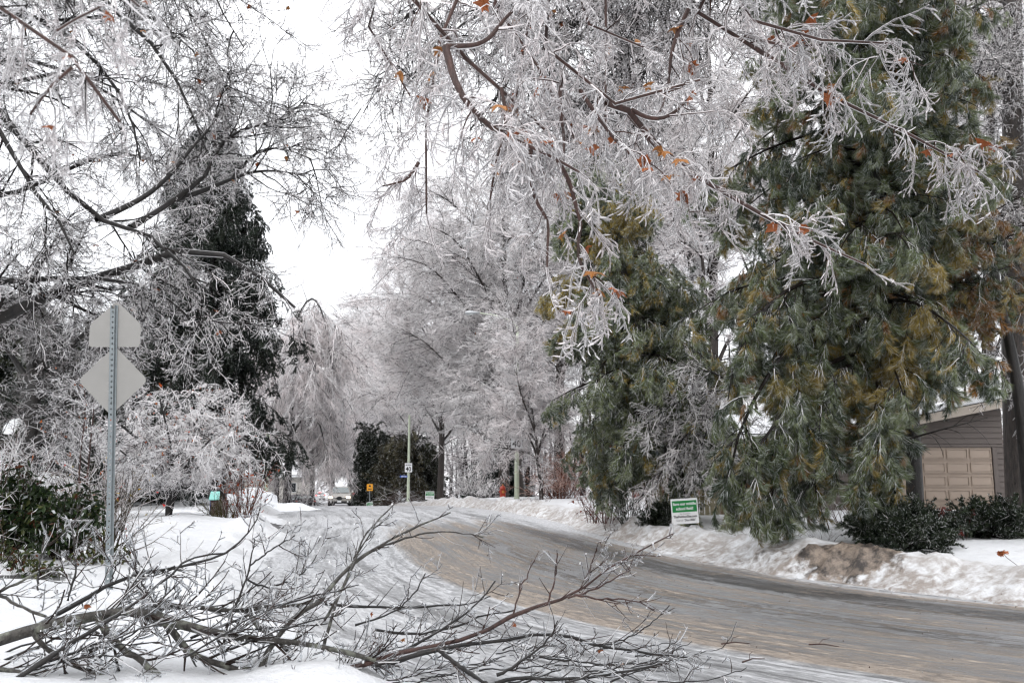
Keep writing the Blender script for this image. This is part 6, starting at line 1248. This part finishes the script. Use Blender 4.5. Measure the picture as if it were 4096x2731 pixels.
def fallen(name, label, seed, base, polys, n2, n3, n4, bark_m, dk, L2=(0.15, 0.6), up=0.10, group='fallen branches in the foreground', ice=True):
    rng = np.random.default_rng(seed); base = np.asarray(base, float); root = tree_root(name, label, base, 'branch', group)
    P0 = 16; tp = np.stack([resample(q[0], P0) for q in polys]); tr = np.stack([np.linspace(q[1], q[2], P0) for q in polys]) * rng.uniform(0.82, 1.18, (len(polys), P0))
    tp = tp + rng.normal(size=tp.shape) * 0.004
    for i in range(len(polys)):
        g = Geo(); g.tubes(tp[i:i + 1] - base, tr[i:i + 1], 8, DK, ICE, 'bark', rng)
        rr_ = np.minimum(tr[i:i + 1] * 0.6, 0.005 + tr[i:i + 1] * 0.22); uo = np.array([0, 0, 1.0]) * (tr[i:i + 1] * 0.92)[..., None]
        g.tubes(tp[i:i + 1] - base + uo, rr_, 6, ICE, ICE, 'rand', rng, 1, m=1)
        g.build('bough', [M[bark_m], M['ice']], root, True)
    a, ar = kids(tp, tr, n2, L2, 7, rng, t=(0.15, 1), ang=(25, 60), wig=0.07, grav=-up * 0.6, rr=0.45, tip=0.45, rmin=0.0042, rmax=0.010)
    b_, br = kids(a, ar, n3, (0.07, 0.26), 5, rng, t=(0.1, 1), ang=(25, 60), wig=0.09, grav=-up * 0.6, rr=0.7, tip=0.6, rmin=0.0032, rmax=0.0055)
    c, cr_ = kids(b_, br, n4, (0.025, 0.09), 4, rng, t=(0.1, 1), ang=(35, 75), wig=0.25, grav=-0.02, rr=0.9, tip=0.8, rmin=0.003, rmax=0.0042)
    lo = terrain(c[:, -1, 0], c[:, -1, 1])[0]; c = c[c[:, -1, 2] > np.maximum(lo, zroad(c[:, -1, 1])) - 0.02]; cr_ = cr_[:len(c)]
    gb, gi = Geo(), Geo()
    for q, r_ in ((a, ar), (b_, br), (c, cr_)): gb.tubes(q - base, r_, 4, dk * rng.uniform(0.6, 1.5, (len(q), 1)), ICE * 0.75, 'rand', rng, 0.22)
    gb.build('twigs', M['twig'], root, kind='stuff')
    if ice:
        s = rng.random(len(c)) < 0.14; gw = Geo(); ice_beads(gw, c[s, -1] - base + rng.normal(size=(s.sum(), 3)) * 0.004, 0.0065, rng); s = rng.random(len(b_)) < 0.2; gw.tubes(b_[s] - base + [0, 0, 0.003], br[s] * 0.9, 3, ICE, ICE * 0.95, 'rand', rng, 1); gw.build('frosted_ice', M['twig'], root, kind='stuff')
        s = rng.random(len(b_)) < 0.65; gi.tubes(b_[s] - base - [0, 0, 0.002], br[s] + 0.0035, 5, ICE, ICE, 'rand', rng, 1)
        s = rng.random(len(c)) < 0.75; gi.tubes(c[s] - base, cr_[s] + 0.0032, 4, ICE, ICE, 'rand', rng, 1)
        s = rng.random(len(c)) < 0.5; ice_beads(gi, c[s, -1] - base, 0.009, rng); s = rng.random(len(b_)) < 0.6; ice_beads(gi, b_[s, 2] - base - [0, 0, 0.006], 0.009, rng)
        gi.build('ice_coat', M['ice'], root, True, kind='stuff')
    return tp, c
def T(lst, d0, d1): n = len(lst); return np.array([at(p[0], p[1], d0 + (d1 - d0) * i / (n - 1)) for i, p in enumerate(lst)])
main = [(T([(-300, 2640), (0, 2557), (128, 2519), (287, 2480), (395, 2461), (510, 2442), (606, 2448), (670, 2480), (765, 2512), (893, 2538), (1052, 2557), (1212, 2570), (1340, 2589), (1500, 2640)], 5.8, 6.6), 0.0425, 0.0160),
    (T([(606, 2448), (689, 2520), (714, 2563), (765, 2614), (842, 2646), (957, 2678), (1084, 2691), (1167, 2704), (1300, 2740)], 6.2, 6.5), 0.0289, 0.0144), (T([(395, 2461), (415, 2519), (478, 2589), (574, 2646), (663, 2729), (740, 2790)], 6.0, 6.1), 0.0272, 0.0144),
    (T([(-200, 2440), (0, 2372), (128, 2295), (223, 2270), (300, 2245)], 6.2, 6.5), 0.0136, 0.0048), (T([(0, 2380), (110, 2440), (240, 2480), (400, 2530)], 6.3, 6.2), 0.0119, 0.0064),
    (T([(128, 2519), (180, 2590), (260, 2650), (380, 2690), (520, 2735)], 5.9, 6.0), 0.0187, 0.0096), (T([(-150, 2660), (60, 2680), (250, 2740)], 5.8, 5.8), 0.0170, 0.0112), (T([(606, 2448), (660, 2410), (702, 2429), (797, 2423), (893, 2442), (989, 2442), (1084, 2423), (1180, 2417), (1290, 2400)], 6.4, 7.0), 0.0221, 0.0096), (T([(989, 2442), (1033, 2506), (1084, 2538), (1150, 2600)], 6.8, 6.6), 0.0204, 0.0128)]
tp1, c1 = fallen('fallen_branch', 'thick lichen-grey fallen bough with iced twigs, lower left', 201, at(0, 2557, 6.0) * [1, 1, 0] + [0, 0, 0.3], main, 13, 9, 12, 'bark_lichen', np.array([0.035, 0.025, 0.021]))
up1 = [(T([(147, 2500), (319, 2404), (446, 2327), (574, 2289), (733, 2263), (893, 2225), (969, 2155), (1020, 2098), (1046, 2028)], 6.0, 6.8), 0.017, 0.004), (T([(32, 2729), (160, 2653), (306, 2557), (446, 2474), (574, 2385), (689, 2295), (765, 2219), (905, 2212)], 5.7, 6.3), 0.016, 0.005),
    (T([(887, 2602), (918, 2474), (989, 2315), (1020, 2155)], 6.5, 6.7), 0.013, 0.005), (T([(989, 2320), (1060, 2350), (1150, 2330), (1215, 2290), (1270, 2220)], 6.7, 6.9), 0.008, 0.004), (T([(1000, 2260), (1080, 2200), (1180, 2140)], 6.7, 6.8), 0.007, 0.004), (T([(700, 2260), (600, 2300), (550, 2250), (520, 2180)], 6.3, 6.4), 0.007, 0.004),
    (T([(270, 2400), (310, 2290), (300, 2200), (280, 2080)], 6.1, 6.2), 0.008, 0.004), (T([(150, 2360), (160, 2220), (200, 2160)], 6.1, 6.2), 0.007, 0.004), (T([(440, 2330), (470, 2250), (520, 2200)], 6.2, 6.2), 0.006, 0.004), (T([(640, 2440), (560, 2330), (540, 2240)], 6.2, 6.3), 0.008, 0.004)]
rq = np.random.default_rng(77)
for k in range(12):
    px, py = rq.uniform(-60, 950), rq.uniform(2500, 2740); d = rq.uniform(5.8, 6.6); p0 = at(px, py, d); a_ = rq.uniform(-0.3, 0.6); L_ = rq.uniform(0.6, 1.3); e_ = np.array([math.cos(a_) * L_, rq.uniform(-0.2, 0.3), rq.uniform(0.05, 0.5)]); up1.append((np.array([p0, p0 + e_ * 0.5 + [0, 0, 0.04], p0 + e_]), rq.uniform(0.006, 0.011), 0.0035))
fallen('fallen_branch', 'dark slender iced branch slanting up from the lower left to the road edge', 202, at(147, 2500, 6.0) * [1, 1, 0] + [0, 0, 0.3], up1, 11, 9, 12, 'bark', np.array([0.032, 0.019, 0.016]), L2=(0.1, 0.42))
mid1 = [(T([(1040, 2680), (1110, 2538), (1186, 2461), (1276, 2410), (1340, 2330), (1364, 2300), (1428, 2236), (1510, 2192), (1593, 2141), (1695, 2090), (1804, 2052)], 6.4, 7.2), 0.022, 0.005), (T([(1510, 2192), (1580, 2165), (1657, 2141), (1759, 2122), (1861, 2132), (1931, 2148)], 7.0, 7.3), 0.009, 0.004),
    (T([(1290, 2600), (1325, 2460), (1364, 2365), (1428, 2224), (1459, 2141), (1510, 2078), (1580, 2010)], 6.6, 7.1), 0.013, 0.004), (T([(1300, 2480), (1380, 2330), (1440, 2190), (1500, 2110), (1560, 2060)], 6.7, 7.1), 0.010, 0.004)]
fallen('fallen_branch', 'upright fan of iced twigs rising in the centre before the road', 203, at(1110, 2640, 6.5) * [1, 1, 0], mid1, 8, 9, 12, 'bark_lichen', np.array([0.035, 0.022, 0.018]), L2=(0.08, 0.36))
red = [(T([(1120, 2790), (1330, 2690), (1500, 2640), (1625, 2600), (1746, 2588), (1848, 2556), (1970, 2511), (2014, 2479), (2097, 2435), (2193, 2409), (2269, 2390), (2352, 2339), (2435, 2269), (2512, 2225), (2590, 2185), (2690, 2130)], 6.5, 7.4), 0.026, 0.005), (T([(2269, 2390), (2380, 2360), (2460, 2310), (2520, 2280)], 7.0, 7.1), 0.009, 0.004), (T([(2193, 2409), (2225, 2300), (2230, 2210)], 6.9, 6.9), 0.007, 0.004), (T([(2300, 2380), (2420, 2400), (2520, 2390), (2620, 2440)], 7.0, 7.0), 0.008, 0.004), (T([(2352, 2339), (2360, 2260), (2390, 2190)], 7.1, 7.1), 0.006, 0.004), (T([(2050, 2460), (2090, 2330), (2140, 2240)], 6.8, 6.9), 0.007, 0.004)]
fallen('fallen_branch', 'long reddish iced branch arching up to the right across the road', 204, at(1625, 2680, 6.8) * [1, 1, 0], red, 8, 9, 12, 'bark_red', np.array([0.05, 0.022, 0.017]), L2=(0.08, 0.36))
low = [(T([(1500, 2660), (1700, 2610), (1810, 2588), (1938, 2569), (2034, 2556), (2193, 2530), (2295, 2550), (2384, 2581), (2512, 2600), (2646, 2620), (2760, 2630)], 6.6, 7.3), 0.018, 0.006), (T([(1300, 2416), (1428, 2428), (1632, 2428), (1740, 2419), (1861, 2425), (1960, 2380)], 7.3, 7.5), 0.013, 0.005), (T([(1150, 2760), (1300, 2722), (1428, 2652), (1587, 2620), (1700, 2560), (1842, 2473), (1906, 2416), (1980, 2320)], 6.5, 7.0), 0.017, 0.005), (T([(1746, 2588), (1820, 2650), (1880, 2690), (1960, 2740)], 6.7, 6.5), 0.017, 0.012), (T([(1980, 2730), (2072, 2709), (2193, 2715), (2384, 2709), (2512, 2683), (2646, 2652)], 6.7, 6.9), 0.015, 0.006), (T([(1990, 2700), (2060, 2660), (2120, 2620), (2200, 2560), (2230, 2480)], 6.7, 6.8), 0.012, 0.005), (T([(2380, 2580), (2500, 2560), (2600, 2500), (2680, 2420)], 7.1, 7.2), 0.006, 0.004), (T([(1420, 2500), (1560, 2460), (1660, 2380), (1700, 2290)], 6.9, 7.0), 0.009, 0.004), (T([(1500, 2520), (1640, 2540), (1780, 2520), (1930, 2460), (2060, 2440)], 7.0, 7.2), 0.012, 0.005), (T([(2100, 2620), (2260, 2640), (2400, 2650), (2560, 2720)], 6.9, 6.9), 0.009, 0.004)]
fallen('fallen_branch', 'low tangle of dark iced branches along the bottom centre', 205, at(1810, 2700, 6.8) * [1, 1, 0], low, 10, 9, 12, 'bark', np.array([0.03, 0.018, 0.015]), L2=(0.1, 0.42), up=0.06)
rngm = np.random.default_rng(206)
mat_ = []
for k in range(46):
    px, py = rngm.uniform(950, 2650), rngm.uniform(2590, 2760); d = 1.58 * F / (py - 1900) * rngm.uniform(0.97, 1.02); p0 = at(px, py, d); a = rngm.uniform(-0.5, 0.9); L_ = rngm.uniform(0.3, 0.8)
    p1 = p0 + np.array([math.cos(a) * L_ * 0.5, math.sin(a) * L_ * 0.5, rngm.uniform(0.0, 0.08)]); p2 = p0 + np.array([math.cos(a) * L_, math.sin(a + 0.2) * L_, rngm.uniform(-0.02, 0.2)]); mat_.append((np.array([p0, p1, p2]), rngm.uniform(0.004, 0.009), 0.003))
fallen('brush_litter', 'carpet of broken iced twigs on the ground at the bottom edge', 207, at(1800, 2700, 7) * [1, 1, 0], mat_, 6, 8, 9, 'bark', np.array([0.03, 0.018, 0.015]), L2=(0.08, 0.3), up=0.04, group='broken twigs')
# brown leaves caught in the fallen branches
for k, (px, py, d, lab) in enumerate(((2055, 2505, 6.9, 'tan leaf caught under the reddish branch'), (1600, 2560, 6.7, 'orange leaf in the middle of the tangle'), (2390, 2600, 7.1, 'rust leaf on the low branch at right'), (335, 2420, 6.0, 'brown leaf on the grey bough at left'), (1480, 2455, 6.9, 'curled leaf left of the upright fan'), (2490, 2665, 7, 'orange leaf near the bottom right twigs'))):
    o = link('dead_leaf', LEAVES[2 if k in (1, 5) else 0], None, tuple(at(px, py, d))); o.rotation_euler = (R(120 + 30 * k), R(20 * k), k); o.scale = (0.055,) * 3; tag(o, lab, 'leaf', 'leaves in the fallen branches')

# brush piles far off
def brush(name, label, seed, x0, x1, yb, d, hpx, n, col, rthick=0.018):
    rng = np.random.default_rng(seed); base = gpt((x0 + x1) / 2, d); root = tree_root(name, label, base, 'brush pile', 'piles of broken branches')
    st = np.stack([xat(rng.uniform(x0, x0 + (x1 - x0) * 0.75, n), d) - base[0], rng.uniform(-1.4, 1.4, n), np.abs(rng.normal(size=n)) * hpx / F * d * 0.35], 1)
    dr = norm(np.stack([rng.uniform(0.2, 1, n) * np.where(rng.random(n) < 0.8, 1, -1), rng.normal(size=n) * 0.4, rng.normal(size=n) * 0.25 + 0.1], 1))
    pp = grow(st, dr, rng.uniform(0.9, 2.6, n), 6, 0.1, 0.06, rng); pp[..., 2] = np.maximum(pp[..., 2], -0.05)
    g = Geo(); g.tubes(pp, np.full((n, 1), rthick) * np.linspace(1, 0.4, 6), 3, np.array(col) * rng.uniform(0.6, 1.4, (n, 1)), ICE * 0.7, 'rand', rng, 0.22)
    q, qr = kids(pp, np.full((n, 6), rthick * 0.7), 2.2, (0.2, 0.7), 3, rng, ang=(25, 60), rmin=0.010, rmax=0.013); g.tubes(q, qr, 3, np.array(col), ICE * 0.75, 'rand', rng, 0.4)
    g.build('sticks', M['twig'], root, kind='stuff')
brush('brush_pile', 'pile of broken branches on the road left of the silver car', 211, 1110, 1290, 2015, 66, 60, 130, (0.04, 0.033, 0.03))
brush('brush_pile', 'brown brush heap around the foot of the speed sign pole', 212, 1540, 1700, 2005, 80, 45, 150, (0.07, 0.045, 0.038))
brush('brush_pile', 'thin broken twigs on the far road behind the silver car', 213, 1460, 1560, 2018, 82, 12, 30, (0.06, 0.04, 0.035))
p0 = at(1515, 1943, 84); r_ = empty('broken_limb', tuple(p0), 0, 'broken limb leaning out of the olive evergreen', 'branch'); tube('limb', trace([(1515, 1943, 84), (1545, 1958, 83.6), (1580, 1968, 83), (1640, 1985, 83)]) - p0, [0.12, 0.11, 0.1, 0.08], M['bark_lichen'], r_, 8); tube('ice_ridge', trace([(1515, 1941, 84), (1545, 1956, 83.6), (1580, 1966, 83), (1640, 1983, 83)]) - p0, [0.06, 0.06, 0.05, 0.04], M['snow_lump'], r_, 6)

# dirty snow pile on the kerb
m, t, b = new_mat('dirty_snow'); co = objco(t); n1 = noise(t, 2.2, 6, 0.65, co); n2 = noise(t, 14, 6, 0.7, co)
c = mixc(t, ramp(t, n1, [(0.44, 0.0), (0.60, 1.0)]), (0.30, 0.245, 0.20), (0.05, 0.038, 0.031)); c = mixc(t, ramp(t, n2, [(0.58, 0.0), (0.66, 1.0)]), c, (0.42, 0.37, 0.32)); t.links.new(c, b.inputs['Base Color']); b.inputs['Roughness'].default_value = 0.5; bump(t, b, n2, 0.9, 0.04)
M['dirty_snow'] = m
def mound(name, label, cx, cy, ang, a, b_, h, seed, mat, cat='snow pile', group=None, rough=1.0):
    n = 90; u_ = np.linspace(-1.25, 1.25, n); U_, V_ = np.meshgrid(u_, u_); rr = np.sqrt(U_ ** 2 + V_ ** 2) + fbm(U_ * 2.2, V_ * 2.2, seed, 3) * 0.7
    ca, sa = math.cos(ang), math.sin(ang); X = cx + ca * U_ * a - sa * V_ * b_; Y = cy + sa * U_ * a + ca * V_ * b_
    gzz = np.maximum(terrain(X, Y)[0], zroad(Y) - 0.0)
    hh = h * sstep(1.05, 0.15, rr) * (1 + 0.9 * fbm(U_ * 2.6, V_ * 2.6, seed + 5, 4)) + rough * (fbm(U_ * 6, V_ * 5, seed + 9, 4) * 0.22 + fbm(U_ * 17, V_ * 14, seed + 19, 3) * 0.09) * sstep(1.15, 0.6, rr)
    Z = gzz - 0.06 * sstep(0.9, 1.15, rr) * 2 - 0.0 + hh - 0.03
    o = grid_mesh(name, X, Y, Z, {}, mat); return tag(o, label, cat, group)
mound('snow_mound', 'clean rounded snow mound at the left road edge before the brush pile', xat(1085, 44), 44, 1.0, 3.0, 2.2, 0.34, 25, M['snow_lump'], 'snow mound', rough=0.3)
# crumbs of slush along the wheel ridges and the kerb
rng = np.random.default_rng(221); N = 2600; g = Geo()
ii = rng.integers(int(len(CLINE) * 0.55), int(len(CLINE) * 0.93), N); uu_ = np.where(rng.random(N) < 0.55, half_r(CLINE[ii, 1]) + rng.normal(size=N) * 0.3 - 0.1, rng.choice([-1.3, -0.2, 0.9, 1.7, 2.2], N) + rng.normal(size=N) * 0.12)
x = CLINE[ii, 0] + CN[ii, 0] * uu_; y = CLINE[ii, 1] + CN[ii, 1] * uu_; zz = np.maximum(terrain(x, y)[0], zroad(y)) + 0.004
ice_beads(g, np.stack([x, y, zz], 1), 0.0055, rng); g.tc = [np.repeat(blend_cols(rng, N, [(0.35, 0.28, 0.22), (0.5, 0.48, 0.46), (0.16, 0.12, 0.10)], [3, 1, 2]), 20, 0)]
o = g.build('slush_crumbs', M['twig']); tag(o, 'crumbs of slush and ice scattered along the road', 'slush', kind='stuff')
# twigs and leaves on road and snow
for k, (px, d, lab) in enumerate(((3262, 9.0, 'short dark twig lying on the slushy road at right'), (2918, 9.1, 'thin twig on the tan slush ridge'), (2985, 8.3, 'tiny broken twig nearest the bottom right'))):
    q = gpt(px, d); q[2] = float(zroad(d)) + 0.03; rng = np.random.default_rng(230 + k); r_ = empty('road_twig', tuple(q), k * 0.5 - 0.4, lab, 'twig', 'twigs on the road'); tube('stick', [(-0.14, 0, 0), (0, 0.01, 0.012), (0.14, -0.01, 0.0)], [0.008, 0.006, 0.004], M['bark_red'], r_, 6); tube('side_shoot', [(-0.05, 0, 0.005), (-0.01, 0.03, 0.05), (0.05, 0.05, 0.06)], 0.003, M['bark_red'], r_, 5)
q = gpt(3975, 13.6); r_ = empty('oak_leaf_twig', tuple(q), 0, 'rust leaf cluster on a bent twig in the snow, right edge', 'twig'); tube('stick', [(0.28, 0, 0.0), (0.1, 0, 0.14), (0.02, 0, 0.24)], 0.004, M['bark_red'], r_, 5)
for k in range(5):
    o = link('leaf', LEAVES[k % 2], r_, (0.02 + 0.03 * math.cos(k * 1.3), 0.03 * math.sin(k), 0.24)); o.rotation_euler = (R(190 + 14 * k), R(18 * k - 30), k); o.scale = (0.13,) * 3
shrub('rust_plant', 'thin plant with dark red hanging leaves between the two junipers', 231, gpt(3830, 17.0), 7, (0.4, 0.75), 0.35, [dict(n=5, L=(0.1, 0.25), P=3, ang=(20, 60), wig=0.1, rr=0.7, rmin=0.004, rmax=0.005)], p=0.2, r=0.005, col=np.array([0.06, 0.02, 0.018]), specks=60, speckcol=[(0.10, 0.025, 0.02)], specksize=0.035, cat='plant')
for k, (px, d, lab) in enumerate(((2395, 29, 'dead weed patch in the snow by the young tree'), (2470, 25, 'dry grass tuft in the snow left of the petition sign'), (2545, 21.5, 'grass poking through the dirty bank below the fence'), (2090, 43, 'brown weed line showing on the snow bank near the hydrant'), (2160, 40, 'second brown weed line nearer the kerb'), (3300, 17.6, 'thin dry stalks under the big pine'))):
    shrub('dry_grass', lab, 240 + k, gpt(px, d), 34, (0.12, 0.32), 0.9, [dict(n=5, L=(0.06, 0.16), P=3, ang=(20, 60), wig=0.2, rr=0.7, rmin=0.004, rmax=0.006)], p=0.1, r=0.006, col=np.array([0.06, 0.045, 0.025]) if k < 3 else np.array([0.07, 0.03, 0.025]), rad=0.5, grav=0.1, cat='weeds', group='dry weeds in the snow')

# ---- unseen trees added behind the photographer to darken faces turned towards the camera
rng = np.random.default_rng(261); g = Geo(); n = 1500; x = rng.uniform(-60, 60, n); y = rng.uniform(-48, -14, n); zb = np.full(n, 0.4)
kk = rng.random((n, 1)); tint = (ICE * (1 - kk) + ICEP * kk) * rng.uniform(0.4, 0.9, (n, 1))
g.sprays(np.stack([x, y, zb + rng.random(n) * 13], 1), norm(rng.normal(size=(n, 3)) * [1, 1, 0.5] + [0, 0, 0.4]), rng.uniform(1.4, 2.6, n), tint, rng)
m_ = 60; pts = np.stack([np.stack([x[:m_], y[:m_], zb[:m_] - 0.3], 1), np.stack([x[:m_], y[:m_], zb[:m_] + 6], 1), np.stack([x[:m_] + 0.5, y[:m_], zb[:m_] + 13], 1)], 1)
g.tubes(pts, np.stack([np.full(m_, 0.3), np.full(m_, 0.2), np.full(m_, 0.05)], 1), 6, DK * 1.5, ICE, 'bark', rng)
o = g.build('shading_wood', M['twig'], style='far'); tag(o, 'unseen iced trees added behind the viewpoint to block low sky light', 'wood', kind='stuff')
# ---- the wood that closes the view behind the gardens
rng = np.random.default_rng(251); g = Geo(); n = 6500
side = rng.random(n) < 0.40
x = np.where(side, rng.uniform(-95, -24, n), rng.uniform(-14, 95, n)); y = rng.uniform(66, 150, n)
ok = (np.abs(road_uv(x, y)[0]) > 10); x, y = x[ok], y[ok]; n = len(x)
zb = terrain(x, y)[0]; hgt = rng.random(n) ** 1.2 * 11
d = norm(rng.normal(size=(n, 3)) * [1, 1, 0.5] + [0, 0, 0.5])
kk = rng.random((n, 1)); tint = (ICE * (1 - kk) + ICEP * kk) * rng.uniform(0.45, 0.95, (n, 1))
g.sprays(np.stack([x, y, zb + hgt], 1), d, rng.uniform(1.2, 2.4, n), tint, rng)
m_ = 420; xs_ = x[:m_]; ys_ = y[:m_]; zs_ = zb[:m_]; hh = rng.uniform(6, 12, m_); pts = np.stack([np.stack([xs_, ys_, zs_ - 0.3], 1), np.stack([xs_ + rng.normal(size=m_) * 0.3, ys_, zs_ + hh * 0.5], 1), np.stack([xs_ + rng.normal(size=m_) * 0.8, ys_, zs_ + hh], 1)], 1)
g.tubes(pts, np.stack([np.full(m_, 0.2), np.full(m_, 0.14), np.full(m_, 0.04)], 1), 5, DK * 1.6, ICE, 'bark', rng)
o = g.build('far_wood', M['twig'], style='far'); tag(o, 'iced wood closing the view behind the gardens', 'wood', kind='stuff')
